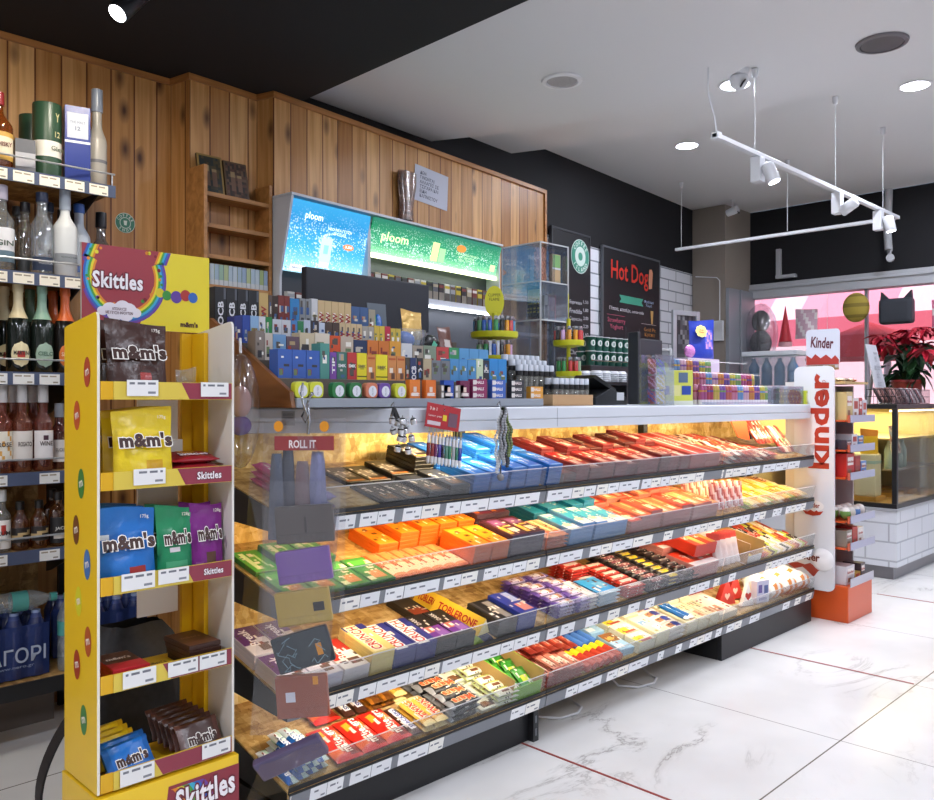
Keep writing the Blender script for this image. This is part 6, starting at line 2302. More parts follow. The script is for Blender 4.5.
obj('divider', MB().box(.488, .508, .02, CD - .011, .9, 2.107).mesh('divider', M_cab), cab)
obj('back_board', MB().box(0, CW, CD - .01, CD, .9, 2.107).mesh('back_board', flat('#3a3d44', .6)), cab)
obj('side_wall', MB().box(CW + .001, CW + .012, .02, CD, .9, 2.107).mesh('side_wall', M_cab), cab)


def lit_panel(name, x0, x1, zt, zb, tilt_d, base_stops, scale, emit):
	mb = MB()
	a, b = (x0, -.004, zt), (x1, -.004, zt)
	c, d = (x1, tilt_d, zb), (x0, tilt_d, zb)
	m, nt, bs = nodes_mat(name)
	mp = mapped(nt, (1, 1, 1))
	sx = nt.nodes.new('ShaderNodeSeparateXYZ')
	nt.links.new(mp.outputs[0], sx.inputs[0])
	mr = nt.nodes.new('ShaderNodeMapRange')
	mr.inputs[1].default_value = zb
	mr.inputs[2].default_value = zt
	nt.links.new(sx.outputs[2], mr.inputs[0])
	r = ramp(nt, base_stops)
	nt.links.new(mr.outputs[0], r.inputs[0])
	v = nt.nodes.new('ShaderNodeTexVoronoi')
	v.inputs['Scale'].default_value = scale
	nt.links.new(mp.outputs[0], v.inputs['Vector'])
	n = nt.nodes.new('ShaderNodeTexNoise')
	n.inputs['Scale'].default_value = 9
	n.inputs['Detail'].default_value = 2
	nt.links.new(mp.outputs[0], n.inputs['Vector'])
	rr_ = ramp(nt, [(.10, '#ffffff'), (.20, '#000000')])
	dv = nt.nodes.new('ShaderNodeMath')
	dv.operation = 'MULTIPLY'
	nt.links.new(v.outputs['Distance'], dv.inputs[0])
	nt.links.new(n.outputs['Fac'], dv.inputs[1])
	nt.links.new(dv.outputs[0], rr_.inputs[0])
	m2 = nt.nodes.new('ShaderNodeMapRange')
	m2.inputs[1].default_value = .95
	m2.inputs[2].default_value = .5
	nt.links.new(mr.outputs[0], m2.inputs[0])
	ml = nt.nodes.new('ShaderNodeMath')
	ml.operation = 'MULTIPLY'
	nt.links.new(rr_.outputs[0], ml.inputs[0])
	nt.links.new(m2.outputs[0], ml.inputs[1])
	vc = ramp(nt, [(0.0, base_stops[0][1]), (.5, '#e8f6f4'), (1.0, base_stops[-1][1])])
	nt.links.new(v.outputs['Color'], vc.inputs[0])
	col = mixc(nt, ml.outputs[0], r.outputs[0], vc.outputs[0])
	nt.links.new(col, bs.inputs['Base Color'])
	nt.links.new(col, bs.inputs['Emission Color'])
	bs.inputs['Emission Strength'].default_value = emit
	bs.inputs['Roughness'].default_value = .3
	mb.quad(d, c, b, a, '#ffffff')
	mb.quad((d[0], d[1] + .012, d[2]), (a[0], a[1] + .012, a[2]), (b[0], b[1] + .012, b[2]), (c[0], c[1] + .012, c[2]), '#ffffff')
	mb.quad(a, b, (b[0], b[1] + .012, b[2]), (a[0], a[1] + .012, a[2]), '#ffffff')
	mb.quad(d, (d[0], d[1] + .012, d[2]), (c[0], c[1] + .012, c[2]), c, '#ffffff')
	return obj('advert_panel', mb.mesh('advert_panel', m), cab)


def on_panel(panel, x0, x1, zt, zb, td, u, v, off=.0015):
	x = x0 + (x1 - x0) * u
	z = zb + (zt - zb) * v
	y = td + (-.004 - td) * v
	ang = math.atan2(td + .004, zt - zb)
	return T(x, y - off, z) @ RX(ang) @ UP_XZ


WE = flat('#f2f8ff', .4, emit=1.1)
P1 = (.004, .484, 2.098, 1.785, .068)
p1 = lit_panel('blue_advert', *P1, [(.0, '#9fd6ea'), (.35, '#3fa9d4'), (.75, '#1f82b8'), (1.0, '#2b8fc0')], 95, .85)
p1['label'] = 'lit blue advertising panel'
obj('lettering', text_mesh('ploom', .042, .105, '#ffffff', .0, mat=WE), p1, on_panel(p1, *P1, .27, .80))
obj('lettering', text_mesh('NEO ΝΕΑ ΓΕΥΣΗ\nΔΡΟΣΙΑΣ', .032, .15, '#ffffff', .0, mat=WE), p1, on_panel(p1, *P1, .62, .66))
obj('device_print', MB().box(-.034, .034, -.05, .062, 0, .001, '#bfe6e4').box(-.030, .030, -.074, -.0505, 0, .001, '#e6eef0').box(-.014, .014, -.01, .03, .001, .0015, '#8fcfd0').mesh('device_print', printed(.4, emit=.8)), p1, on_panel(p1, *P1, .47, .35))
obj('price_print', blob_mesh('price_print', oval_pts(.036, .015), '#e08a5a', printed(.4, emit=.8)), p1, on_panel(p1, *P1, .76, .47))
obj('lettering', text_mesh('3,50', .014, .045, '#ffffff', .02, mat=WE), p1, on_panel(p1, *P1, .76, .47, .003))
obj('warning_strip', MB().box(-.21, .21, -.014, .014, 0, .001, '#dfe8f2').mesh('warning_strip', printed(.4, emit=.8)), p1, on_panel(p1, *P1, .5, .055))
obj('lettering', text_mesh('Μόνο για ενήλικες καπνιστές', .012, .26, '#2a3440', .01), p1, on_panel(p1, *P1, .36, .055, .003))
P2 = (.512, 1.580, 2.102, 1.935, .045)
p2 = lit_panel('green_advert', *P2, [(.0, '#8fd8a0'), (.3, '#2fa070'), (.8, '#177a55'), (1.0, '#1f6f5a')], 110, .8)
p2['label'] = 'lit green advertising panel'
obj('lettering', text_mesh('ploom', .060, .20, '#eaf6b8', .01, mat=flat('#e4f2b0', .4, emit=1.0)), p2, on_panel(p2, *P2, .16, .50))
obj('device_print', MB().box(-.028, .028, -.055, .045, 0, .001, '#d8e39a').box(.035, .085, -.055, .02, 0, .001, '#9fdc9a').mesh('device_print', printed(.4, emit=.8)), p2, on_panel(p2, *P2, .46, .42))
obj('badge_print', blob_mesh('badge_print', oval_pts(.042, .020), '#e08a3a', printed(.4, emit=.7)), p2, on_panel(p2, *P2, .66, .66))
obj('lettering', text_mesh('ΠΡΑΣΙΝΟ ΜΗΛΟ\nΚΑΙ ΔΡΟΣΙΑ\nΝΕΑ ΓΕΥΣΗ', .045, .20, '#ffffff', .0, mat=flat('#d8f0c8', .4, emit=.7)), p2, on_panel(p2, *P2, .72, .40))
obj('pack_print', MB().box(-.025, .025, -.02, .02, 0, .001, '#cfe0a8').mesh('pack_print', printed(.4, emit=.7)), p2, on_panel(p2, *P2, .955, .25))
obj('light_strip', MB().box(.512, 1.580, .036, .050, 1.912, 1.934).mesh('light_strip', flat('#e8f0c0', .4, emit=2.2)), cab)
# shelves for packs
obj('pack_shelf', MB().box(.509, CW, .03, CD - .011, 1.715, 1.745).mesh('pack_shelf', M_cab, bevel=.002), cab)
obj('pack_shelf', MB().box(.0, .487, .03, CD - .011, 1.575, 1.595).mesh('pack_shelf', M_cab, bevel=.002), cab)
obj('pack_shelf', MB().box(.509, CW, .03, CD - .011, 1.46, 1.48).mesh('pack_shelf', M_cab), cab)
obj('light_strip', MB().box(.9, CW - .02, .024, .0295, 1.696, 1.710).mesh('light_strip', flat('#f4f8ff', .4, emit=5.0)), cab)
area('strip_glow', CM @ T(1.1, .06, 1.70), .8, 2.0, '#eef4ff', .02)
area('panel_glow', CM @ T(1.0, .07, 1.905), .9, 1.6, '#e6f4d8', .02)
PC = ['#2a2a2c', '#c9c7c2', '#c9b53a', '#5a5f66', '#7a3a34', '#9a9ea2', '#3f4a3a', '#b0a58a', '#d8d6d0', '#6f4a3a']
PN = ['black', 'white', 'yellow', 'grey', 'brick red', 'silver', 'dark green', 'sand', 'cream', 'brown']
cg = [Kind('cigarette_pack', MB().box(-.021, .021, 0, .024, 0, .095, PC[i], front=PC[i]).box(-.0205, .0205, -.0006, 0, .0, .045, '#55524c' if i % 3 else '#8a8478').box(-.0205, .0205, -.0008, 0, .07, .085, PC[(i + 4) % 10]).mesh('cigarette_pack', printed(.35), bevel=.0006, seg=1), 'pack') for i in range(10)]
for i in range(21):
	c = (i * 7 + i // 3) % 10
	cg[c].put(CM @ T(.535 + i * .0498, .045, 1.7455), '%s cigarette pack under the lit green panel, %s from the left' % (PN[c], ORD[i]), 'packs under the green panel')
for i in range(9):
	c = (i * 3 + 1) % 10
	cg[c].put(CM @ T(.04 + i * .051, .060, 1.5955), '%s cigarette pack under the lit blue panel, %s from the left' % (PN[c], ORD[i]), 'packs under the blue panel')

# ---- notice and net bag on the boards
WA = math.atan2(.27, 2.24)


def wall_m(px, py):
	# point on the main board wall
	s = (px - 467) / FPX
	k_ = math.tan(WA)
	# Y = 3.30 + (X-2.06)*k ; X(1-s) = Y(1+s)
	X = (1 + s) * (3.30 - 2.06 * k_) / ((1 - s) - (1 + s) * k_)
	Y = 3.30 + (X - 2.06) * k_
	return T(X, Y, z_of(py, X, Y)) @ RZ(WA)


nt_ = thing('paper_notice', 'white paper notice with six lines of capitals taped to the boards', 'notice', wall_m(431, 188) @ T(0, -.003, 0) @ RY(rad(3)))
obj('sheet', MB().box(-.142, .142, -.001, .0, -.098, .098, '#c8ccda').mesh('sheet', printed(.7)), nt_)
obj('lettering', text_mesh('ΔΕΝ\nΓΙΝΟΝΤΑΙ\nΑΛΛΑΓΕΣ ΣΕ\nΤΣΙΓΑΡΑ ΚΑΙ\nΕΙΔΗ\nΚΑΠΝΙΣΤΟΥ', .145, .160, '#3a4058', .015, align='LEFT'), nt_, T(-.02, -.0016, 0) @ UP_XZ)
nb = thing('net_bag', 'brown mesh bag of small items hanging on the boards over the green panel', 'bag', wall_m(403, 202) @ T(0, -.03, 0))
mb = MB()
rr = random.Random(2)
mb.grid(lambda u, v: (.066 * math.cos(2 * PI * u) * (1 - .25 * v + .1 * math.sin(7 * v)) - .01 * v, .022 * math.sin(2 * PI * u), .15 - .25 * v), 14, 20, lambda u, v: rr.choice(['#6a3a26', '#7d4a34', '#55301f', '#8f6a52', '#a07f6a']), wrapu=True)
obj('contents', mb.mesh('contents', printed(.4), smooth=True), nb)
obj('net', MB().grid(lambda u, v: (.069 * math.cos(2 * PI * u) * (1 - .25 * v + .1 * math.sin(7 * v)) - .01 * v, .025 * math.sin(2 * PI * u), .155 - .26 * v), 14, 4, '#ffffff', wrapu=True).mesh('net', clear('#d8c0b0', .6, .2, .12), smooth=True), nb)
obj('hook', MB().tube([(.0, .028, .165), (0, 0, .165), (0, 0, .15)], .002, 6).mesh('hook', flat('#8d8d8d', .3, .8)), nb)

# ---- menu boards on the tiled wall


def tw_at(px, py):
	k_ = math.tan(tw_ang)
	s = (px - 467) / FPX
	X = (1 + s) * (TW0[1] - TW0[0] * k_) / ((1 - s) - (1 + s) * k_)
	return X, z_of(py, X, tw_pt(X))


def board(name, lab, px0, px1, pt, pb, col='#17181c', frame=None):
	xa, za = tw_at(px0, pt)
	xb, _ = tw_at(px1, pt)
	zt = za
	_, zb = tw_at(px0, pb)
	L = (xb - xa) / math.cos(tw_ang)
	t = thing(name, lab, 'menu board', TWM(xa, 0, .028))
	obj('panel', MB().box(0, L, 0, .018, zb, zt, col).mesh('panel', printed(.5), bevel=.002), t)
	fr = frame or '#3a3b40'
	obj('frame', MB().box(-.012, L + .012, -.004, .019, zt + .0005, zt + .014, fr).box(-.012, L + .012, -.004, .019, zb - .014, zb - .0005, fr).box(-.012, -.0005, -.004, .019, zb, zt, fr).box(L + .0005, L + .012, -.004, .019, zb, zt, fr).mesh('frame', printed(.4)), t)
	return t, L, zb, zt


t, L, zb, zt = board('menu_board', 'tall black menu board with a round green coffee badge and a white price list', 549, 586, 228, 400)


def write(t, s, x, z, w, h, c, bold=.0, rot=0, shear=0):
	return obj('lettering', text_mesh(s, h, w, c, bold, shear, mat=flat(c, .6)), t, T(x, -.0008, z) @ UP_XZ @ RZ(rot))


lg = obj('round_logo', MB().box(-.001, .001, -.0006, 0, -.001, .001, '#2f7a63').mesh('round_logo', printed(.4)), t, T(L * .74, -.001, zt - .155))
for o_ in (lg,):
	for rr_, c, yy in ((.125, '#cfe0d8', 0), (.119, '#3f8f78', -.0008), (.072, '#cfe0d8', -.0016), (.03, '#3f8f78', -.0022)):
		obj('ring_print', blob_mesh('ring_print', oval_pts(rr_, rr_, 32), c, printed(.4)), lg, T(0, yy, 0) @ UP_XZ)
	for word, up in (('COFFEE', 1), ('ISLAND', -1)):
		for k_, ch in enumerate(word):
			a = up * PI * (.80 - .60 * k_ / 5)
			obj('lettering', text_mesh(ch, .030, None, '#dcebe4', .02), lg, T(.096 * math.cos(a), -.0030, .096 * math.sin(a)) @ UP_XZ @ RZ(a - up * PI / 2))
for k_, s_ in enumerate(('Espresso', 'Freddo', 'Cappuccino', 'Latte', 'Filter', 'Tea', 'Choco')):
	write(t, s_, L * .62, zt - .50 - k_ * .06, L * .34, .034, '#c9cbd0')
	write(t, ['1,50', '1,80', '2,00', '2,20', '1,60', '1,50', '2,40'][k_], L * .90, zt - .485 - k_ * .06, L * .14, .028, '#c9cbd0')

t, L, zb, zt = board('menu_board', 'black chalk menu board reading Hot Dog in red letters on the tiled wall', 600, 656, 247, 395, frame='#55575c')
H_ = zt - zb
write(t, 'Hot Dog', L * .46, zt - H_ * .155, L * .66, H_ * .17, '#c9301f', .01)
obj('sausage_print', blob_mesh('sausage_print', [(.0, -.08), (.055, -.07), (.07, .06), (.05, .09), (.01, .085), (-.005, .0)], '#c98a6a', printed(.5)), t, T(L * .80, -.0012, zt - H_ * .15) @ UP_XZ)
obj('ribbon_print', blob_mesh('ribbon_print', [(-.20, -.028), (-.17, .0), (-.20, .032), (.2, .032), (.17, .0), (.2, -.028)], '#3f9a80', printed(.5)), t, T(L * .48, -.0010, zt - H_ * .33) @ UP_XZ)
write(t, 'ΤΥΡΟΠΙΤΑ', L * .48, zt - H_ * .33, L * .32, H_ * .030, '#16332b')
write(t, 'Πίτσα, κασέρι, coca-cola', L * .40, zt - H_ * .405, L * .60, H_ * .032, '#d6d8dc')
write(t, 'Strawberry\nYoghurt', L * .22, zt - H_ * .51, L * .30, H_ * .085, '#c25a72')
write(t, 'Mojito', L * .17, zt - H_ * .665, L * .18, H_ * .045, '#3f9a6a', .01)
write(t, 'Πίνα Κολάντα', L * .24, zt - H_ * .80, L * .32, H_ * .04, '#d6d0c0', .01)
write(t, 'Φρέσκο\nΧυμό', L * .80, zt - H_ * .33, L * .18, H_ * .05, '#9fb8d8')
write(t, 'Gold Pit\nΚρέπα', L * .82, zt - H_ * .54, L * .22, H_ * .07, '#c98a3a')
write(t, 'Passion Fruit\nFestiva', L * .82, zt - H_ * .72, L * .26, H_ * .08, '#b56a9a')
write(t, 'Cocktails', L * .50, zt - H_ * .66, L * .24, H_ * .10, '#c3c8d4', .01, rot=rad(24))
obj('drink_print', blob_mesh('drink_print', [(-.03, .09), (.03, .09), (.02, -.10), (-.02, -.10)], '#4f9a5a', printed(.5)), t, T(L * .5, -.0006, zt - H_ * .64) @ UP_XZ)
obj('glass_print', blob_mesh('glass_print', [(-.025, .06), (.025, .06), (.012, -.05), (-.012, -.05)], '#c9a05a', printed(.5)), t, T(L * .86, -.0008, zt - H_ * .43) @ UP_XZ)
mbl = MB()
mbl.box(L * .38, L * .382, -.0012, -.0004, zt - H_ * .90, zt - H_ * .52, '#6b6d72').box(L * .62, L * .622, -.0012, -.0004, zt - H_ * .90, zt - H_ * .52, '#6b6d72').box(L * .06, L * .36, -.0012, -.0004, zt - H_ * .45, zt - H_ * .448, '#c25a72').box(L * .66, L * .94, -.0012, -.0004, zt - H_ * .48, zt - H_ * .478, '#c9c9c9')
obj('line_print', mbl.mesh('line_print', printed(.5)), t)
# =====================================================================  on the counter: stepped display and more
CT = 1.1778                       # level of the inlay on the worktop
ZS = [1.205, 1.262, 1.318, 1.374, 1.430]
YS = [1.955, 2.045, 2.165, 2.285, 2.405]
disp = thing('stepped_display', 'stepped tobacco and sweets display with brown side board and grey front ledge', 'display rack', T(1.9, 2.2, CT))
I = inv(disp)
XD0, XD1 = 1.285, 2.335
M_ledge = flat('#8f969f', .35)
for i in range(5):
	y1 = YS[i + 1] if i < 4 else 2.52
	b = MB().box(XD0, XD1, YS[i] - .012, y1 - .0125, CT + .001, ZS[i])
	obj('step', b.mesh('step', M_ledge if i == 0 else flat('#5a5148', .6), bevel=.002), disp, I)
mb = MB()
pts = [(1.945, CT + .001), (2.52, CT + .001), (2.52, 1.46), (2.40, 1.455), (1.955, 1.222)]
for x in (1.270, 1.283):
	mb.v += [(x, p[0], p[1]) for p in pts]
for f_ in ((0, 1, 2, 3, 4), (9, 8, 7, 6, 5), (0, 5, 6, 1), (1, 6, 7, 2), (2, 7, 8, 3), (3, 8, 9, 4), (4, 9, 5, 0)):
	mb.face(list(f_), '#ffffff')
obj('side_board', mb.mesh('side_board', wood_mat('brown_board', '#8a5a30', '#6b4220', (20, 4, 20), .4), weld=True), disp, I)

CNAME = {}


def up_box(name, w, d, h, c, cat, patch=(), text=None, tc='#ffffff', th=.012, tz=.5, rot=0.0, tw=None, bev=.0012):
	"""upright carton with printed patches (x0,x1,z0,z1,colour) as fractions of its front"""
	mb = MB().box(-w / 2, w / 2, 0, d, 0, h, c)
	for k, p in enumerate(patch):
		mb.quad((-w / 2 + w * p[0], -.0003 - k * .0001, h * p[2]), (-w / 2 + w * p[1], -.0003 - k * .0001, h * p[2]), (-w / 2 + w * p[1], -.0003 - k * .0001, h * p[3]), (-w / 2 + w * p[0], -.0003 - k * .0001, h * p[3]), p[4])
	k = Kind(name, mb.mesh(name, printed(.35)), cat)
	if text:
		k.add('lettering', text_mesh(text, th, tw or (h * .6 if rot else w * .8), tc, .03), T(0, -.0012, h * tz) @ UP_XZ @ RZ(rot))
	return k


def pouch_box(name, w, d, h, c, lab, cat):
	"""rounded tin or pouch standing up, with an oval white label"""
	mb = MB()
	n = 20
	pts = []
	for k in range(n):
		a = 2 * PI * k / n
		x = w / 2 * math.copysign(abs(math.cos(a)) ** .45, math.cos(a))
		z = h / 2 + h / 2 * math.copysign(abs(math.sin(a)) ** .6, math.sin(a))
		pts.append((x, z))
	mb.prism(pts, 0, d, c)
	kk = Kind(name, mb.mesh(name, printed(.3), bevel=.003), cat)
	kk.add('label', blob_mesh('label', oval_pts(w * .33, h * .36, 18), lab, PAPER), T(w * .05, -.0006, h * .44) @ UP_XZ)
	kk.add('lettering', text_mesh('FILTER', w * .10, h * .5, '#6a6f7c', .0), T(w * .05, -.0012, h * .44) @ UP_XZ @ RZ(PI / 2))
	return kk


def dx(px, row, off=0.0):
	return at_y(px, YS[row] + off)


# row 1: rounded filter bags, then cough sweets
R1 = [(302, '#c9cf3a', 'yellow green'), (317, '#cdd23c', 'yellow green'), (339, '#2f7a44', 'green'), (356, '#2c6f3e', 'green'), (372, '#cc7a5c', 'salmon'), (385, '#6a4a9a', 'violet'), (401, '#c9cf3a', 'yellow green')]
pbk = {}
for i, (px, c, nm) in enumerate(R1):
	if c not in pbk:
		pbk[c] = pouch_box('filter_pouch', .046, .022, .046, c, '#d9dce4', 'filter pouch')
	X = at_y(px, YS[0])
	pbk[c].put(T(max(X, 1.30), YS[0], ZS[0] + .0006), '%s rounded filter pouch on the front ledge, %s from the brown board' % (nm, ORD[i]), 'rounded filter pouches on the ledge')
for i, (c, nm) in enumerate((('#dc7a2c', 'orange'), ('#d9702a', 'bright orange'), ('#2c50a6', 'blue'), ('#6b2046', 'maroon'))):
	k = up_box('cough_sweet_bag', .043, .02, .058, c, 'sweets', ((.2, .8, .12, .3, '#efe3da'), (.35, .65, .34, .62, '#dfc8ba')), 'HALLS', '#f4ece8', .010, .2)
	k.put(T(at_y(415 + i * 16 + (i > 1) * 2, YS[0]), YS[0], ZS[0] + .0006), '%s cough sweet bag on the front ledge' % nm, None)
# stacked rolls of sweets
ROLL = [(442, .036, '#8d8880', 'silver grey', None), (456, .036, '#9b958c', 'pale grey', None), (472, .060, '#8c2c5c', 'magenta', 'HALLS'), (491, .060, '#3b63b6', 'blue', 'HALLS'), (510, .060, '#2e3036', 'black', 'HALLS'), (529, .060, '#dd9b35', 'golden', 'HALLS')]
X = at_y(440, YS[0])
for i, (px, w_, c, nm, tx) in enumerate(ROLL):
	k = up_box('sweet_roll', w_ * 1.12, .022, .021, c, 'sweets', ((.0, .25, .15, .85, '#d8d4d0'),), tx, '#efe8e6', .010, .5, tw=w_ * .6)
	xx = at_y(px + 8 if px > 460 else px + 4, YS[0])
	for q in range(3 if 2 <= i <= 4 else 2):
		k.put(T(xx, YS[0] + .0, ZS[0] + .0006 + q * .0216), '%s sweet roll on the front ledge, %s' % (nm, ['bottom of its stack', 'second in its stack', 'top of its stack'][q]), 'sweet rolls on the front ledge')

# rows of cartons: (width, height, colour, name, text)
ROWS = {
	1: (262, [(.050, .082, '#3a5fae', 'blue', None, 3), (.036, .105, '#4f8f86', 'teal', None, 1), (.026, .080, '#7a4aa0', 'purple', 'TIP', 1), (.040, .082, '#3f6f62', 'dark green', 'SMK', 1), (.038, .082, '#bb3a3a', 'red', 'SMK', 1), (.040, .082, '#e3d52c', 'yellow', 'SMK', 1), (.036, .078, '#d08a48', 'tan orange', None, 1), (.050, .080, '#e6d92c', 'lemon yellow', 'SMK', 1), (.038, .078, '#cc8a50', 'tan orange', None, 2), (.020, .075, '#4a4238', 'brown', None, 1), (.032, .075, '#2d3a63', 'navy', 'OCB', 1), (.026, .075, '#2b2b2e', 'black and white', 'A', 1), (.040, .074, '#b3a586', 'sand', None, 1), (.044, .070, '#767c84', 'grey', None, 2), (.044, .078, '#4f8fc4', 'sky blue', None, 3), (.036, .082, '#c9d9b6', 'pale green', None, 1), (.032, .078, '#262c38', 'dark', 'ICE', 1), (.048, .085, '#2f86c8', 'bright blue', None, 2)]),
	2: (240, [(.03, .085, '#8a8078', 'taupe', None, 1), (.026, .08, '#c9c0b4', 'beige', None, 1), (.045, .078, '#6f9ac4', 'soft blue', None, 1), (.045, .074, '#6a5560', 'plum grey', None, 1), (.055, .088, '#cdbfa0', 'cream', None, 1), (.055, .09, '#dcd3c2', 'ivory', 'C', 1), (.04, .085, '#d5562e', 'orange red', None, 1), (.05, .085, '#c2b4a4', 'stone', None, 1), (.055, .076, '#28395f', 'navy', None, 1), (.045, .078, '#d47a34', 'orange', None, 2), (.05, .08, '#e0a03c', 'amber', None, 1), (.05, .075, '#d7dadd', 'white', None, 1), (.05, .07, '#a89c8c', 'kraft grey', None, 1), (.06, .072, '#8a9a84', 'sage', None, 1), (.06, .07, '#c84a48', 'red', None, 1), (.05, .07, '#3f9a62', 'green', None, 1), (.05, .07, '#5f9fd0', 'light blue', None, 3)]),
	3: (236, [(.04, .08, '#29357a', 'deep blue', None, 1), (.042, .085, '#2a4aa0', 'blue', None, 1), (.046, .085, '#8fb6dc', 'pale blue', 'B', 1), (.036, .085, '#d9dce0', 'white', 'B', 1), (.036, .085, '#2f8a4a', 'green', None, 1), (.052, .08, '#c9ced6', 'silver', None, 2), (.038, .08, '#4a86c4', 'blue', None, 1), (.036, .08, '#2f7f52', 'green', None, 1), (.04, .085, '#b9c6da', 'ice blue', None, 1), (.05, .085, '#3a3438', 'charcoal', None, 1), (.036, .08, '#c3cfe2', 'pale blue', '55', 1), (.045, .084, '#4a3a34', 'dark brown', None, 2), (.036, .085, '#cfbb92', 'kraft', 'RAW', 4), (.04, .08, '#a8a49a', 'grey', None, 2), (.036, .085, '#d3b74a', 'gold', None, 2), (.04, .085, '#c2344a', 'crimson', None, 1), (.036, .08, '#c9b24a', 'gold and white', None, 2)]),
	4: (225, [(.050, .125, '#1b1d22', 'black', 'OCB', 4), (.044, .120, '#c7a86a', 'kraft', 'RAW', 1), (.020, .115, '#5a4a42', 'dark brown', None, 1), (.026, .115, '#39281f', 'espresso brown', None, 1), (.028, .118, '#7a2f2a', 'dark red', None, 2), (.048, .112, '#2f83c2', 'blue', None, 1), (.03, .115, '#8a9094', 'grey', None, 2), (.034, .118, '#cfd2d6', 'white', 'O', 1), (.036, .115, '#cdb487', 'kraft', 'RAW', 5), (.05, .105, '#3f5f8f', 'blue with yellow', None, 2), (.04, .10, '#a09a86', 'grey kraft', None, 1)]),
}
for row, (px0, items) in ROWS.items():
	x = 1.290
	i = 0
	tot = sum(w * n for w, h, c, nm, tx, n in items) + .002 * sum(n for *_, n in items)
	lim = {1: 2.25, 2: 2.28, 3: 1.95, 4: 1.93}[row]
	f_ = (lim - x) / tot
	for (w, h, c, nm, tx, n) in items:
		dark = sum(lin(c)[:3]) < .5
		rp = random.Random(row * 31 + i)
		pal = ['#d8d2c4', '#b9a27a', '#8f9aa8', '#c9c3b8', '#a8483a', '#3f5f8f'] if dark else ['#55504a', '#8a3a34', '#35588f', '#f2efe6', '#6a7f5a', '#3a3a3e']
		pat = tuple((a_, a_ + rp.uniform(.15, .5), b_, b_ + rp.uniform(.06, .26), rp.choice(pal)) for a_, b_ in ((rp.uniform(.08, .42), rp.uniform(.06, .70)) for _ in range(4)))
		if nm == 'lemon yellow' or nm == 'yellow':
			pat = ((.0, 1, .10, .14, '#3a4a1c'), (.3, .7, .38, .46, '#b5b02a'))
		if tx == 'OCB':
			pat = ((.78, .98, .7, .98, '#5a5e66'),)
		if nm == 'tan orange':
			pat = ((.2, .6, .3, .5, '#efe2d4'), (.4, .8, .05, .3, '#6a4a3c'), (.1, .9, .82, .9, '#b5562c'))
		wf = w * f_
		k = up_box('smoking_paper_box' if row in (3, 4) else 'filter_box', wf, .045, h, c, 'box', pat, tx, '#e4e6ea' if dark else ('#a02a22' if tx == 'RAW' else '#f2f2ee' if nm in ('red', 'dark green', 'purple', 'teal') else '#8a8450'), .020 if tx in ('RAW', 'OCB') else .010, .34 if tx in ('RAW', 'OCB') else .5, rad(90) if tx in ('RAW', 'OCB', 'TIP') else 0)
		for q in range(n):
			i += 1
			k.put(T(x + wf / 2, YS[row], ZS[row] + .0006), '%s box on step %s of the display, %s from the brown board' % (nm, ['one', 'two', 'three', 'four', 'five'][row], ORD[min(i - 1, 37)]), 'boxes on the stepped display')
			x += wf + .002 * f_

# things lying on the back of the display
k = Kind('foil_pouch', pouch('foil_pouch', .105, .12, .04, lambda u, v: '#d3ac5c' if v > .12 else '#b58f45', seed=21, mat=printed(.25, .6, .2, metal=.3)), 'pouch')
k.put(T(2.165, 2.465, ZS[4] + .002) @ RX(rad(-6)), 'gold foil pouch leaning upright in front of the black monitor')
tub = thing('clear_tub', 'clear plastic tub with a bright blue wrapped item on the display', 'container', T(2.02, 2.335, ZS[3] + .0006))
obj('tub_wall', MB().grid(lambda u, v: ((.075 + .012 * v) * math.cos(2 * PI * u), (.04 + .01 * v) * math.sin(2 * PI * u), .085 * v), 24, 3, '#ffffff', wrapu=True).mesh('tub_wall', clear('#e3eaf2', .6, .08, .14), smooth=True), tub)
obj('blue_item', MB().ball((-.015, 0, .045), .042, '#2f6fc8', 14, 8, (1.2, .7, .8)).mesh('blue_item', GLOSSY, smooth=True), tub)
pn = Kind('snack_pouch', pouch('snack_pouch', .085, .11, .035, lambda u, v: '#6a3f34' if not (.25 < u < .75 and .2 < v < .5) else '#cfc6c0', seed=23), 'pouch')
pn.put(T(2.25, 2.36, ZS[3] + .006) @ RX(rad(-12)) @ RZ(rad(10)), 'brown clear pouch with pale label leaning beside the clear tub')
bl = Kind('plastic_spoon_card', MB().box(-.045, .045, 0, .002, 0, .135, '#5f6a74').mesh('plastic_spoon_card', printed(.4)), 'card')
bl.add('blister', MB().ball((.0, -.004, .05), .04, '#2f6fc4', 12, 8, (.45, .25, 1.1)).mesh('blister', GLOSSY, smooth=True))
bl.add('green_item', MB().ball((-.02, -.004, .06), .02, '#4fa04a', 10, 6, (.6, .3, 2.0)).mesh('green_item', GLOSSY, smooth=True))
bl.put(T(2.00, 2.475, ZS[4] + .002) @ RX(rad(-5)), 'grey hanging card with a blue and green blister item')
cap_ = thing('headphones', 'black round headset with a teal logo lying on the display', 'headset', T(2.125, 2.325, ZS[3] + .004))
obj('shell', MB().ball((0, 0, .033), .046, '#15171a', 18, 10, (1, .5, .75)).mesh('shell', flat('#15171a', .25), smooth=True), cap_)
obj('logo_print', blob_mesh('logo_print', [(-.016, -.012), (.006, -.018), (.018, .002), (.0, .018)], '#5fc4a0', printed(.4)), cap_, T(0, -.0245, .028) @ UP_XZ)

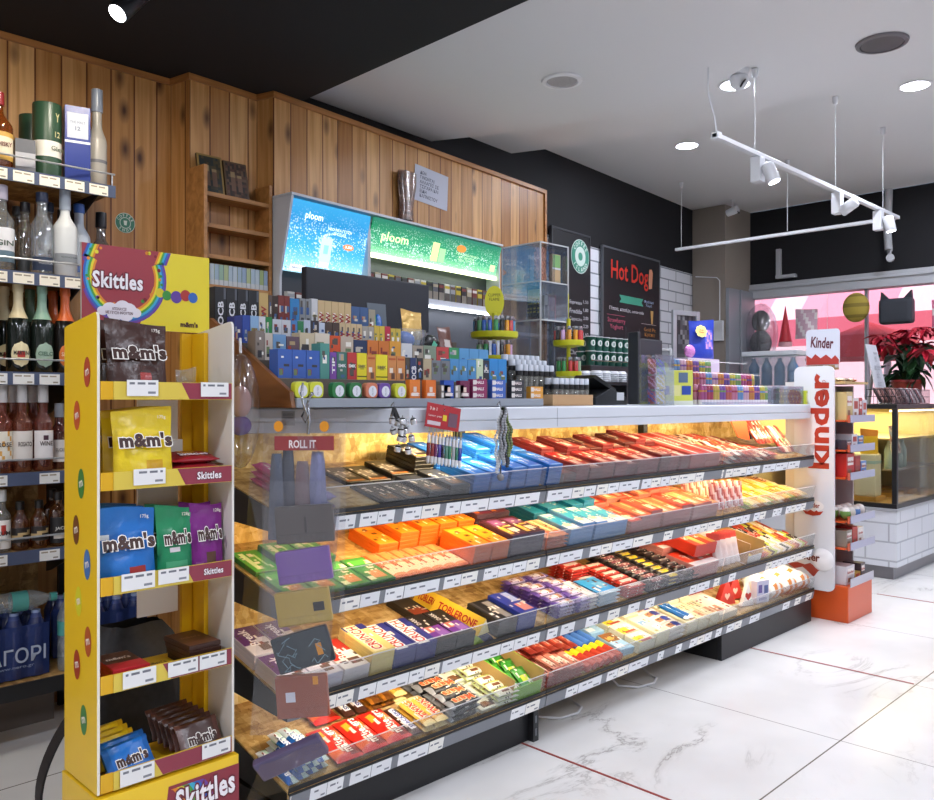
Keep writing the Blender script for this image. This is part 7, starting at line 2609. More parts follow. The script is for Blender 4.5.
# ---- monitor seen from behind
mo = thing('pos_monitor', 'large black monitor seen from behind over the display', 'monitor', T(2.10, 2.645, CT) @ RZ(rad(5)))
obj('shell', MB().box(-.330, .345, 0, .03, .315, .520, '#1b1f2a').mesh('shell', flat('#1d212c', .55), bevel=.006), mo)
obj('foot', MB().box(-.10, .10, -.03, .14, .0005, .015).mesh('foot', flat('#17181c', .5), bevel=.003), mo)
obj('stem', MB().box(-.03, .03, .031, .06, .015, .40).mesh('stem', flat('#17181c', .5), bevel=.003), mo)
dm = thing('desk_screen', 'dark flat screen lying tilted behind the lighter stand', 'screen', T(2.66, 2.66, CT))
obj('panel', MB().box(-.15, .15, 0, .015, .09, .27, '#23262e').mesh('panel', flat('#23262e', .3), bevel=.003), dm, T(0, 0, 0) @ RX(rad(-15)))
obj('foot', MB().box(-.06, .06, -.02, .1, .0005, .012).box(-.02, .02, .02, .04, .012, .16).mesh('foot', flat('#17181c', .5)), dm)

# ---- lighter carousels
LC = ['#c9a3c9', '#3f6fc4', '#2f5fb8', '#3f9a5a', '#8fae8a', '#e09a2a', '#c94a4a', '#3a7fae', '#2a2a2a', '#4f9a62']
LN = ['lilac', 'blue', 'deep blue', 'green', 'sage', 'orange', 'red', 'teal blue', 'black', 'emerald']


def lighter(c, h=.072, r=.0095, metal='#b9bbbf'):
	k = Kind('lighter', MB().lathe([(r, 0, c), (r, h * .74, c), (r * .95, h * .76, c)], 12).mesh('lighter', printed(.2, .6), smooth=True), 'lighter')
	k.add('metal_hood', MB().box(-r * .8, r * .8, -r * .7, r * .7, h * .765, h, metal).mesh('metal_hood', printed(.25, .6, metal=.7), bevel=.0015), None)
	k.add('thumb_button', MB().box(-r * .5, r * .5, -r * 1.0, -r * .72, h * .765, h * .86, '#2a2a2c').mesh('thumb_button', printed(.4)))
	return k


LK = [lighter(c) for c in LC]


def carousel(X, Y, R_, ztop, zlow, zsign, lab, n_top, tops, lows, sign_w, yaw, nm):
	c = thing('lighter_carousel', lab, 'display stand', T(X, Y, CT))
	yl = '#c9c81f'
	zt, zl = ztop - CT, zlow - CT
	obj('base', MB().lathe([(R_ * .8, .0006), (R_ * .8, .012), (.012, .016)], 28, yl).mesh('base', printed(.35), smooth=True), c)
	obj('post', MB().lathe([(.009, .016), (.009, zsign - CT + .02)], 12, yl).mesh('post', printed(.35)), c)
	obj('tray', MB().lathe([(R_ * .35, zt - .02), (R_ * .96, zt - .012), (R_, zt), (R_, zt + .012), (R_ * .97, zt + .012), (R_ * .96, zt), (.011, zt)], 32, yl).mesh('tray', printed(.35), smooth=True), c)
	obj('tray', MB().lathe([(R_ * .3, zl - .02), (R_ * .80, zl - .012), (R_ * .84, zl), (R_ * .84, zl + .01), (R_ * .80, zl + .01), (R_ * .8, zl), (.011, zl)], 32, yl).mesh('tray', printed(.35), smooth=True), c)
	sg = obj('sign_plate', MB().prism([(sign_w * math.cos(2 * PI * k / 28), .066 + .066 * math.sin(2 * PI * k / 28)) for k in range(28)], -.0015, .0015, '#d2cf26').mesh('sign_plate', printed(.35)), c, T(0, 0, zsign - CT) @ RZ(yaw))
	obj('lettering', text_mesh('CLIPPER\nFLAME', .03, sign_w * 1.3, '#5a5a12', .0), sg, T(0, -.0022, .085) @ UP_XZ)
	for tier, (zz, rr_, lst) in enumerate(((zt, R_ * .80, tops), (zl, R_ * .66, lows))):
		n = len(lst)
		for k in range(n):
			a = 2 * PI * k / n + .2
			LK[lst[k]].put(T(X + rr_ * math.cos(a), Y + rr_ * math.sin(a), CT + zz + .0012) @ RZ(a + PI / 2), '%s lighter on the %s, %s tier, %s around' % (LN[lst[k]], nm, ['upper', 'lower'][tier], ORD[k]), 'lighters on the %s' % nm)


carousel(2.52, 2.36, .098, 1.468, 1.372, 1.540, 'yellow two-tier lighter carousel with an oval sign, in front of the screen', 20, [0, 1, 2, 3, 4, 5, 6, 7, 8, 9, 1, 2, 3, 8, 5, 6, 7, 4, 2, 8], [5, 0, 7, 8, 9, 4, 3, 2, 8, 5, 0, 7], .040, rad(-42), 'near carousel')
carousel(2.975, 2.33, .070, 1.455, 1.318, 1.545, 'smaller yellow lighter carousel with a pale oval sign beside the clear tower', 12, [8, 5, 5, 6, 6, 8, 0, 5, 5, 6, 6, 8], [6, 6, 6, 4, 3, 3, 6, 6, 4, 3], .034, rad(38), 'far carousel')

# ---- clear grinder jars with white caps in a card tray
open_box('card_tray', 'kraft card tray of small clear jars on the counter edge', 'box', T(2.565, 1.985, CT + .0006), .25, .07, .042, '#b9946a', '#c9a67c', t=.002)
jar = Kind('spice_jar', MB().lathe([(.0125, 0), (.0135, .003), (.0135, .055), (.010, .06)], 14, '#ffffff').mesh('spice_jar', clear('#c9c8c0', .6, .06, .25), smooth=True), 'jar')
jar.add('contents', MB().lathe([(.011, .003), (.011, .045)], 10, '#5a554a').mesh('contents', printed(.6)))
jar.add('band', MB().lathe([(.0140, .0605), (.0140, .078)], 14, '#1d1e20').mesh('band', printed(.35)))
jar.add('cap', MB().lathe([(.0138, .0785), (.0135, .100), (.012, .102)], 14, '#c3c9d2').mesh('cap', printed(.35), smooth=True))
rs = thing('jar_riser', 'low grey riser under the back rows of white capped jars', 'riser', T(2.46, 2.12, CT))
for k_, (y, z) in enumerate(((2.085, 1.232), (2.122, 1.252), (2.159, 1.272))):
	obj('step', MB().box(-.115, .125, y - 2.12 - .0175, y - 2.12 + .0175, .0006, z - CT).mesh('step', flat('#5d6166', .5)), rs)
for r_, (y, z, n, x0) in enumerate(((2.003, CT + .004, 7, 2.475), (2.036, CT + .004, 7, 2.475), (2.085, 1.2326, 7, 2.362), (2.122, 1.2526, 7, 2.362), (2.159, 1.2726, 7, 2.362))):
	for i in range(n):
		jar.put(T(x0 + i * (.031 if r_ > 1 else .0315), y, z), 'clear jar with black band and white cap, row %s, %s along' % (ORD[r_], ORD[i]), 'white capped jars')

# ---- clear acrylic tower with compartments
tw_ = thing('acrylic_tower', 'tall clear acrylic display tower with compartments beside the lighters', 'display case', T(3.085, 2.62, CT))
AC = clear('#e9eef5', .6, .03, .05)
EDGE = clear('#ffffff', .8, .1, .4)
W2, D2 = .105, .12


def sheet(nm, x0, x1, y0, y1, z0, z1):
	obj(nm, MB().box(x0, x1, y0, y1, z0, z1).mesh(nm, AC), tw_)


for z in (.0006, .395, .575, .755):
	sheet('shelf', -W2, W2, -D2, D2, z, z + .004)
for x in (-W2, 0, W2 - .004):
	sheet('side_wall', x, x + .004, -D2, D2, .0048, .755)
sheet('back_wall', -W2 + .004, W2 - .004, D2 - .004, D2, .0048, .755)
sheet('front_wall', -W2 + .0045, W2 - .0045, -D2, -D2 + .003, .400, .572)
mb = MB()
for x in (-W2, W2 - .004):
	for y in (-D2 - .001, D2):
		mb.box(x - .001, x + .005, y - .002, y + .003, .0, .76)
for z in (.393, .573, .754):
	mb.box(-W2, W2, -D2 - .003, -D2 - .0005, z, z + .006)
	mb.box(-W2 - .003, -W2 - .0005, -D2, D2, z, z + .006)
obj('bright_edge', mb.mesh('bright_edge', EDGE), tw_)
TO = T(3.085, 2.62, CT)
k = Kind('bead_bag', pouch('bead_bag', .088, .160, .04, lambda u, v: ['#8a5a44', '#a06a4c', '#6a4030', '#b5806a'][int(u * 13 + v * 23) % 4], 12, 18, seed=31), 'bag')
k.put(TO @ T(-.052, -.075, .5805), 'brown bag of beads in the top of the acrylic tower')
k = up_box('card_pack', .062, .02, .14, '#b9a27a', 'pack', ((.05, .95, .55, .98, '#7fb06a'), (.1, .9, .1, .45, '#c7a87c'), (0, 1, .48, .54, '#d9dee0')))
k.put(TO @ T(.052, -.09, .5805), 'green and tan card pack in the top of the acrylic tower')
k = Kind('rubber_grip', pouch('rubber_grip', .09, .160, .04, lambda u, v: ('#2b2c26' if v < .15 or v > .9 or u < .1 or u > .9 else ('#c2b53a' if v > .62 else ('#b9ad3a' if (int(v * 16) % 2 and int(u * 8) % 2) else '#34342a'))), 12, 20, seed=33), 'case')
k.put(TO @ T(-.072, -.055, .4005) @ RZ(-PI / 2), 'black and yellow patterned case in the acrylic tower, lower compartment')
k = up_box('card_pack', .06, .03, .13, '#8f3a44', 'pack', ((.1, .9, .6, .9, '#c9949a'), (.2, .8, .1, .4, '#5f5a70')))
k.put(TO @ T(.055, -.06, .4005), 'dark red card pack in the acrylic tower')
k = up_box('card_pack', .028, .03, .12, '#b9b4a8', 'pack', ((.1, .9, .1, .6, '#3a3a3c'),))
k.put(TO @ T(-.018, -.085, .4005), 'narrow pale card pack with black picture in the acrylic tower')
k = Kind('watch_band', MB().grid(lambda u, v: (.030 * math.cos(2 * PI * u), .02 * math.sin(2 * PI * u), .03 * v), 18, 2, '#3a3c40', wrapu=True).mesh('watch_band', printed(.4), smooth=True), 'watch')
for i, (x, y, z) in enumerate(((-.06, -.08, .006), (.05, -.085, .006), (-.06, .0, .006), (.05, .0, .006))):
	k.put(TO @ T(x, y, z), 'dark wrist band in the bottom of the acrylic tower, %s of four' % ORD[i], 'wrist bands in the acrylic tower')
for i in range(4):
	x = -.075 + i * .05
	k = up_box('battery_card', .036, .004, .18, ['#4a4f57', '#6a6e74', '#383c44', '#585048'][i], 'card', ((.15, .85, .3, .7, '#9aa0a6'),))
	k.put(TO @ T(x + .003 * (i > 1), .06, .006), 'grey card at the back of the tower bottom, %s of four' % ORD[i], 'grey cards in the acrylic tower')
# =====================================================================  far end of the counter: cups, terminal, toys, candy rack
# coffee machine against the tiled wall with paper cups on it
bc = thing('back_counter', 'dark back counter along the tiled wall behind the worktop', 'counter', T(4.9, 3.5, 0))
I = inv(bc)
obj('cupboard', MB().box(4.40, 6.3, 3.22, 3.66, 0.0, .88).mesh('cupboard', flat('#3a3c41', .5), bevel=.004), bc, I)
obj('board', MB().box(4.38, 6.32, 3.20, 3.67, .8805, .92).mesh('board', flat('#8d8f92', .3), bevel=.004), bc, I)
cm = thing('coffee_machine', 'dark espresso machine on the back counter carrying green cups', 'coffee machine', T(4.62, 3.40, .9206))
obj('body', MB().box(-.17, .62, -.10, .16, 0, .51).mesh('body', flat('#2b2d31', .35), bevel=.01), cm)
obj('cup_rail', MB().tube([(-.17, -.11, .54), (.62, -.11, .54)], .005, 8).mesh('cup_rail', flat('#9a9da2', .2, .8)), cm)
cup = Kind('paper_cup', MB().lathe([(.026, 0), (.026, .004), (.034, .088), (.036, .090), (.036, .094), (.033, .094)], 18, '#1f5a4c').mesh('paper_cup', printed(.45), smooth=True), 'cup')
cup.add('rim', MB().lathe([(.0362, .0905), (.0366, .0925), (.0362, .0955), (.034, .0955)], 18, '#d9dee0', cap=False).mesh('rim', printed(.4), smooth=True))
cup.add('logo_print', MB().grid(lambda u, v: (.0345 * math.cos(-PI / 2 - .35 + (u - .5) * 1.1 * math.sqrt(max(0, 1 - (2 * v - 1) ** 2))), .0345 * math.sin(-PI / 2 - .35 + (u - .5) * 1.1 * math.sqrt(max(0, 1 - (2 * v - 1) ** 2))), .030 + .042 * v), 8, 8, lambda u, v: '#d5dedb' if abs(u - .5) > .15 or abs(v - .5) > .25 else '#3f7a68').mesh('logo_print', printed(.45)))
for j in range(2):
	for i in range(6):
		if j == 1 and i > 4:
			continue
		for q in range(2):
			cup.put(T(4.50 + i * .078 + .012 * j, 3.34 + j * .085, 1.4312 + q * .0962), 'green paper cup on the espresso machine, %s along, %s row, %s' % (ORD[i], ['front', 'back'][j], ['lower', 'upper'][q]), 'green paper cups')
# stacked plastic lids in front of the cups
lid_h = thing('lid_rack', 'white rack of stacked plastic cup lids behind the card terminal', 'rack', T(3.60, 2.60, CT))
obj('tray', MB().box(-.13, .17, -.07, .07, .10, .115).box(-.12, -.10, -.06, .06, .0006, .10).box(.14, .16, -.06, .06, .0006, .10).mesh('tray', flat('#2b2d31', .4), bevel=.003), lid_h)
ld = Kind('lid_stack', MB().lathe([(.030, 0), (.034, .004), (.030, .008), (.034, .014), (.030, .018), (.034, .024), (.030, .028), (.034, .034), (.030, .038), (.034, .044), (.026, .056), (.024, .058)], 18, '#cfd2d8').mesh('lid_stack', printed(.4), smooth=True), 'lids')
for i in range(4):
	for j in range(2):
		ld.put(T(3.505 + i * .072, 2.565 + j * .072, CT + .1156), 'stack of white cup lids, %s along, %s row' % (ORD[i], ['front', 'back'][j]), 'stacks of white lids')
# card terminal on an angled black stand
ct = thing('card_terminal', 'black angled card terminal with a printed slip on the counter', 'card terminal', T(3.02, 2.20, CT + .0006))
obj('base', MB().prism([(-.10, 0), (.14, 0), (.13, .035), (.02, .075), (-.10, .03)], -.06, .06, '#25272b').mesh('base', flat('#25272b', .4), bevel=.005), ct)
obj('screen_arm', MB().prism([(-.11, .115), (-.09, .13), (.06, .07), (.05, .055)], -.055, .055, '#17181b').mesh('screen_arm', flat('#17181b', .35), bevel=.003), ct)
obj('paper_slip', MB().box(.055, .11, -.061, -.0602, .02, .055, '#d5d8dc').mesh('paper_slip', PAPER), ct)
# tall dark machine back
tb = thing('till_screen', 'tall dark grey till screen seen from behind on the counter', 'screen', T(3.57, 2.34, CT))
obj('shell', MB().box(-.03, .20, 0, .03, .0006, .33).box(-.055, -.0305, -.02, .04, .0006, .36).mesh('shell', flat('#2a2c31', .45), bevel=.005), tb)
obj('vents', MB().box(.05, .07, -.001, 0, .24, .25, '#6a6c70').box(.10, .12, -.001, 0, .24, .25, '#6a6c70').box(.14, .16, -.001, 0, .24, .25, '#6a6c70').mesh('vents', printed(.4)), tb)
# framed pictures on the back counter
fr = thing('photo_frame', 'silver framed dark photograph standing by the tiled wall', 'picture frame', T(6.02, 3.52, .9206) @ RZ(rad(-12)))
obj('moulding', MB().box(-.155, -.115, -.012, .012, 0.38, 1.0).box(.115, .155, -.012, .012, .38, 1.0).box(-.1145, .1145, -.012, .012, .38, .42).box(-.1145, .1145, -.012, .012, .96, 1.0).mesh('moulding', flat('#b9bdc4', .3, .4), bevel=.004), fr)
obj('photograph', MB().grid(lambda u, v: (-.114 + .228 * u, .0, .42 + .54 * v), 9, 14, lambda u, v: ['#3a3d42', '#5a5d62', '#2a2c30', '#7a7d80', '#4a4c50'][int(u * 9 * 3 + v * 14 * 5 + u * v * 40) % 5]).mesh('photograph', printed(.3)), fr)
obj('stand_block', MB().box(-.12, .12, .013, .06, 0, .5).mesh('stand_block', flat('#2b2d31', .5)), fr)
fr2 = thing('photo_frame', 'small pale framed photograph of a portrait beside the larger silver frame', 'picture frame', T(5.62, 3.50, 1.1) @ RZ(rad(-20)))
obj('moulding', MB().box(-.10, -.08, -.01, .01, .16, .50).box(.08, .10, -.01, .01, .16, .50).box(-.0795, .0795, -.01, .01, .16, .18).box(-.0795, .0795, -.01, .01, .48, .50).mesh('moulding', flat('#c3c6ca', .35), bevel=.003), fr2)
obj('photograph', MB().box(-.0795, .0795, 0, .004, .1805, .4795, '#9a9da0', front='#83878c').ball((0, -.002, .33), .05, '#33353a', 14, 8, (1, .05, 1.2)).ball((0, -.002, .22), .06, '#3a3c42', 14, 8, (1, .05, .7)).mesh('photograph', printed(.3)), fr2)
obj('stand_block', MB().box(-.07, .07, .011, .05, -.1794, .25).mesh('stand_block', flat('#2b2d31', .5)), fr2)

# ---- clear box of toy sweets
tb2 = thing('toy_sweet_box', 'clear acrylic box filled with toy sweets next to the yellow promotion box', 'display case', T(3.13, 1.965, CT + .0006))
for nm, q in (('front_wall', (-.075, .075, -.035, -.0325, 0.003, .215)), ('back_wall', (-.075, .075, .0425, .045, 0.003, .215)), ('side_wall', (-.075, -.0725, -.032, .042, .003, .215)), ('side_wall', (.0725, .075, -.032, .042, .003, .215)), ('bottom', (-.075, .075, -.035, .045, 0, .0025))):
	obj(nm, MB().box(*q).mesh(nm, AC), tb2)
TX = T(3.13, 1.965, CT + .0006)
TC = ['#c9485a', '#7a4fa8', '#d79ab4', '#3f56b0', '#d8b83a', '#b97a9a', '#4a8f5a', '#d5d2d8', '#a83a3a']
TN = ['red', 'violet', 'pink', 'blue', 'yellow', 'mauve', 'green', 'white', 'dark red']
for i in range(6):
	c = (i * 4 + i // 3) % 9
	k = Kind('toy_sweet_bag', pouch('toy_sweet_bag', .066, .062, .022, lambda u, v, c=c: TC[c] if int(u * 5 + v * 6) % 3 else TC[(c + 3) % 9], seed=i + 40), 'sweets')
	k.put(TX @ T(-.035 + (i % 2) * .07, .004, .004 + (i // 2) * .064) @ RX(rad(-6)), '%s toy sweet bag in the clear box, %s' % (TN[c], ORD[i]), 'toy sweet bags')
# ---- yellow promotion box
pb_ = thing('promotion_box', 'pale yellow-green promotion box with small pictures on the counter edge', 'box', T(3.315, 1.99, CT + .0006) @ RZ(rad(-32)))
obj('carton', MB().box(-.085, .085, 0, .09, 0, .155, '#c5c94f', front='#ccd05a').mesh('carton', printed(.4), bevel=.002), pb_)
obj('picture_print', MB().box(-.075, -.03, -.0012, -.0004, .045, .085, '#2b48a0').box(.03, .075, -.0012, -.0004, .045, .085, '#2b48a0').box(-.025, .025, -.0012, -.0004, .04, .088, '#dcd890').box(.015, .06, -.0012, -.0004, .10, .145, '#5a6f8a').box(-.085, .085, -.0010, -.0002, 0, .018, '#d4d8c8').mesh('picture_print', printed(.4)), pb_)
obj('lettering', text_mesh('ΠΑΙΞΕ\nΚΑΙ\nΚΕΡΔΙΣΕ', .034, .06, '#4a7a86', .0), pb_, T(-.04, -.0012, .122) @ UP_XZ)
obj('top_tab', MB().prism([(-.06 + .028 * math.cos(PI * k / 8), .1555 + .04 * math.sin(PI * k / 8)) for k in range(9)], .0, .003, '#cfd45a').mesh('top_tab', printed(.4)), pb_)
# ---- three-tier candy tube rack
rk = thing('candy_tube_rack', 'three-tier clear rack of colourful candy tubes on the counter', 'display rack', T(3.84, 2.0, CT + .0006))
for i, (y0, z) in enumerate(((-.045, .0), (.025, .062), (.095, .124))):
	obj('step', MB().box(-.355, .36, y0, y0 + .066, 0.0, z + .002).mesh('step', flat('#b9aec0', .4)), rk)
	obj('front_lip', MB().box(-.355, .36, y0 - .004, y0 - .001, z + .0, z + .012 if i else .012).mesh('front_lip', AC), rk)
	obj('lip_edge', MB().box(-.355, .36, y0 - .0045, y0 - .0005, z + .088, z + .091).mesh('lip_edge', EDGE), rk)
CT2 = ['#8a3f6c', '#9d5f78', '#8f8836', '#684486', '#a06a36', '#8a3048', '#56769f', '#5f7f4c', '#984a44', '#553a7a', '#a38c46', '#a58595']
CN2 = ['magenta', 'pink', 'lime', 'violet', 'orange', 'crimson', 'light blue', 'green', 'coral', 'purple', 'yellow', 'rose']
ctk = []
for c in range(12):
	k = Kind('candy_tube', MB().lathe([(.0125, 0, '#d0ccd2'), (.0135, .016, CT2[c]), (.0135, .045, CT2[(c + 4) % 12]), (.0135, .052, CT2[c]), (.011, .070, CT2[c]), (.005, .074)], 10).mesh('candy_tube', printed(.25, .6), smooth=True), 'candy tube')
	ctk.append(k)
for i, (y0, z, n) in enumerate(((-.03, .0026, 23), (.042, .0646, 23), (.112, .1266, 12))):
	for j in range(2 if i < 2 else 1):
		for q in range(n):
			c = (q // 2 * 5 + i * 3 + j) % 12
			ctk[c].put(T(3.84 - .338 + q * .0298, 2.0 + y0 + j * .029, CT + .0006 + z) @ SC(1, 1, 1.25), '%s candy tube in the rack, %s tier, %s along, %s row' % (CN2[c], ['lowest', 'middle', 'top'][i], ORD[q], ['front', 'back'][j]), 'candy tubes in the three-tier rack')
# blue bag and a shiny pink bag on the top tier
bb_ = Kind('lollipop_bag', pouch('lollipop_bag', .165, .20, .05, lambda u, v: '#22379a' if not (.62 < u < .95 and .28 < v < .72) else ['#8f6ac0', '#3f56b8', '#b58ad0'][int(u * 13 + v * 11) % 3], 12, 16, seed=61), 'sweets bag')
fl = MB()
for k in range(8):
	a = 2 * PI * k / 8
	i0 = len(fl.v)
	fl.v += [(.024 * math.cos(a) + .014 * math.cos(2 * PI * q / 10), .020 * math.sin(a) + .013 * math.sin(2 * PI * q / 10), -.0001 * k) for q in range(10)]
	fl.face(range(i0, i0 + 10), '#e3d27a')
i0 = len(fl.v)
fl.v += [(.026 * math.cos(2 * PI * q / 16), .022 * math.sin(2 * PI * q / 16), .0004) for q in range(16)]
fl.face(range(i0, i0 + 16), '#e3d27a')
bb_.add('flower_print', fl.mesh('flower_print', printed(.4)), T(-.022, -.0265, .140) @ RX(rad(-10)) @ UP_XZ)
bb_.add('lettering', text_mesh('Chupa\nChups', .026, .036, '#c23a2a', .02), T(-.022, -.0285, .140) @ RX(rad(-10)) @ UP_XZ)
bb_.put(T(3.925, 2.205, CT + .2365) @ RZ(rad(-20)), 'dark blue lollipop bag with a yellow flower badge standing on the candy rack')
sb = Kind('shiny_bag', MB().ball((0, 0, .042), .055, '#c07ab8', 16, 10, (1.5, .8, .75)).mesh('shiny_bag', printed(.15, .8, .6), smooth=True), 'sweets bag')
sb.put(T(3.80, 2.20, CT + .2365) @ SC(.5, .5, .8), 'shiny pink wrapped bag beside the blue lollipop bag')
# ---- black dispenser with small boxes, pocket packs
obj('step', MB().box(-.12, .20, .165, .25, 0, .234).mesh('step', flat('#b9aec0', .4)), rk)
bd = thing('clear_dispenser', 'clear dispenser of small black packs at the end of the candy rack', 'display case', T(4.36, 1.955, CT + .0006))
obj('case', MB().box(-.125, .165, -.03, -.027, 0, .095).box(-.125, .165, .087, .09, 0, .095).box(-.125, -.122, -.0265, .0865, 0, .095).box(.162, .165, -.0265, .0865, 0, .095).mesh('case', AC), bd)
for r_ in range(3):
	for q in range(13):
		k = up_box('small_black_pack', .019, .03, .026, '#2b2a28', 'pack', ((.2, .8, .3, .7, '#8a855a' if (q + r_) % 3 else '#c9b54a'),)) if (r_ == 0 and q < 2) else k_sp[(q + r_) % 2]
		if r_ == 0 and q == 0:
			k_sp = [k, up_box('small_black_pack', .019, .03, .026, '#26282c', 'pack', ((.2, .8, .3, .7, '#7a7a70'),))]
		k.put(T(4.252 + q * .0205, 1.935, CT + .0012 + r_ * .0275), 'small black pack in the clear dispenser, %s along, row %s' % (ORD[q], ORD[r_]), 'small black packs')
for i, (c, nm) in enumerate((('#b9c23a', 'lime'), ('#c9a86a', 'tan'), ('#c9c4b4', 'ivory'))):
	k = up_box('gum_box', .018, .05, .075, c, 'gum', ((.1, .9, .2, .8, '#8a7a4a' if i else '#dfe6a0'),))
	k.put(T(4.545 + i * .0, 1.915 + i * .055, CT - .0012), '%s gum box beside the clear dispenser' % nm)
# =====================================================================  orange-footed chocolate stand, pastry case, street
ORG = '#c8501e'
kx, ky0, ky1, kx1 = 4.61, 1.72, 2.06, 4.96
ks_ = thing('chocolate_stand', 'tall white chocolate stand with red vertical lettering on an orange foot', 'display stand', T((kx + kx1) / 2, 1.9, 0))
I = inv(ks_)
M_or = flat(ORG, .3)
obj('foot', MB().box(kx, kx1, ky0, ky1, 0.0, .195).mesh('foot', M_or, bevel=.004), ks_, I)


def rounded(y0, y1, z0, z1, r, n=6):
	out = []
	for (cy, cz, a0) in ((y1 - r, z1 - r, 0), (y0 + r, z1 - r, PI / 2), (y0 + r, z0 + r, PI), (y1 - r, z0 + r, 3 * PI / 2)):
		for k in range(n + 1):
			a = a0 + PI / 2 * k / n
			out.append((cy + r * math.cos(a), cz + r * math.sin(a)))
	return out


def yz_slab(x0, x1, pts, c):
	mb = MB()
	n = len(pts)
	for x in (x0, x1):
		mb.v += [(x, p[0], p[1]) for p in pts]
	mb.face(list(range(n)), c)
	mb.face([n + k for k in reversed(range(n))], c)
	for k in range(n):
		k2 = (k + 1) % n
		mb.face((k, n + k, n + k2, k2), c)
	return mb


pan = obj('side_panel', yz_slab(kx - .022, kx - .010, rounded(1.785, 2.005, .16, 1.385, .035), '#d8d9dd').mesh('side_panel', printed(.3), bevel=.0), ks_, I)
obj('side_wall', MB().box(kx - .0095, kx, ky0 + .078, ky1, .1955, 1.30, '#d6d2d0').box(kx1 - .012, kx1, ky0 + .10, ky1, .1955, 1.28, '#a9a6a8').mesh('side_wall', printed(.4)), ks_, I)
obj('back_wall', MB().box(kx + .0005, kx1 - .0125, ky1 - .012, ky1, .1955, 1.30, '#b8461c').mesh('back_wall', printed(.4)), ks_, I)
SIDE = RZ(-PI / 2) @ UP_XZ          # lettering on a face that looks to -X
PXF = kx - .0225


def side_text(s, h, w, c, y, z, rot=0.0, bold=.03, off=0.0):
	return obj('lettering', text_mesh(s, h, w, c, bold), pan, T(PXF - .0006 - off, y, z) @ SIDE @ RZ(rot))


side_text('kınder', .115, .52, '#a8321e', 1.868, 1.085, PI / 2, .035)
side_text('®', .018, None, '#b5544a', 1.84, 1.30)
# plain red and white shapes in place of the printed egg figure
obj('print_shape', MB().box(-.0, .001, -.0, .001, 0, .001, '#d8d9dd').mesh('print_shape', printed(.4)), pan, T(PXF, 1.9, .5))
e1 = obj('label_print', blob_mesh('label_print', oval_pts(.060, .030, 24), '#e9e7e6', printed(.35)), pan, T(PXF - .0006, 1.90, .62) @ SIDE)
side_text('Kinder', .026, .075, '#8f2c1e', 1.90, .622, 0, .03, .0006)
mb = MB().prism([(-.055, -.01), (-.04, -.028), (.0, -.036), (.04, -.028), (.058, -.006), (.03, -.012), (.02, -.004), (.008, -.014), (-.012, -.004), (-.028, -.014)], -.002, 0, '#a8321e')
obj('splash_print', mb.mesh('splash_print', printed(.35)), pan, T(PXF - .0004, 1.90, .60) @ RZ(-PI / 2))
bub = obj('round_badge', MB().lathe([(.058, 0), (.062, .006), (.045, .018), (.01, .022)], 28, '#e3e2e4').mesh('round_badge', printed(.3), smooth=True), pan, T(PXF - .0005, 1.845, .330) @ RY(-PI / 2))
side_text('Kinder', .045, .145, '#6a2a1c', 1.925, .345, rad(-4), .03, .024)
mb = MB().prism([(-.12, -.0), (-.075, -.022), (-.03, -.008), (.0, -.03), (.03, -.055), (.055, -.02), (.10, .012), (.06, .014), (.035, .004), (.01, .018), (-.02, .006), (-.06, .014)], -.003, 0, '#a03a26')
obj('splash_print', mb.mesh('splash_print', printed(.35)), pan, T(PXF - .0006, 1.925, .285) @ RZ(-PI / 2))
# header sign
hs = yz_slab(4.70, 4.706, rounded(1.80, 1.985, 1.395, 1.595, .02), '#ccd0dc').mesh('header_sign', printed(.3))
hsg = obj('header_sign', hs, ks_, I)
obj('lettering', text_mesh('Kinder', .062, .125, '#5a2030', .03), hsg, T(4.6992, 1.895, 1.52) @ SIDE @ RZ(rad(-6)))
obj('splash_print', MB().prism([(-.09, 0), (.09, 0), (.09, .025), (.07, .05), (.05, .03), (.02, .055), (-.01, .035), (-.04, .06), (-.06, .035), (-.09, .055)], -.002, 0, '#a83a34').mesh('splash_print', printed(.35)), hsg, T(4.6995, 1.893, 1.398) @ RZ(-PI / 2))
obj('sign_post', MB().box(4.70, 4.706, 1.925, 1.98, 1.302, 1.3945, '#8a6a4a').mesh('sign_post', printed(.4)), ks_, I)
obj('top_board', MB().box(kx + .0005, kx1, ky0 + .02, ky1, 1.288, 1.301, '#bb9f6a').mesh('top_board', printed(.4)), ks_, I)
SHK = [.215, .40, .545, .78, .93, 1.09, 1.20]
for i, z in enumerate(SHK[1:6]):
	obj('shelf', MB().box(kx + .0005, kx1 - .0125, ky0 + .015, ky1 - .0125, z - .008, z, ORG).mesh('shelf', printed(.35)), ks_, I)
	obj('shelf_lip', MB().box(kx + .03, kx1 + .035, ky0 - .004, ky0 + .0, z - .012, z + .028, '#a9aac0').box(kx + .001, kx + .0295, ky0 + .001, ky0 + .004, z - .012, z + .028, ORG).mesh('shelf_lip', printed(.35)), ks_, I)
obj('shelf_lip', MB().box(kx + .02, kx1 + .01, ky0 - .006, ky0 - .002, .190, .235, '#b5b3be').mesh('shelf_lip', printed(.35)), ks_, I)
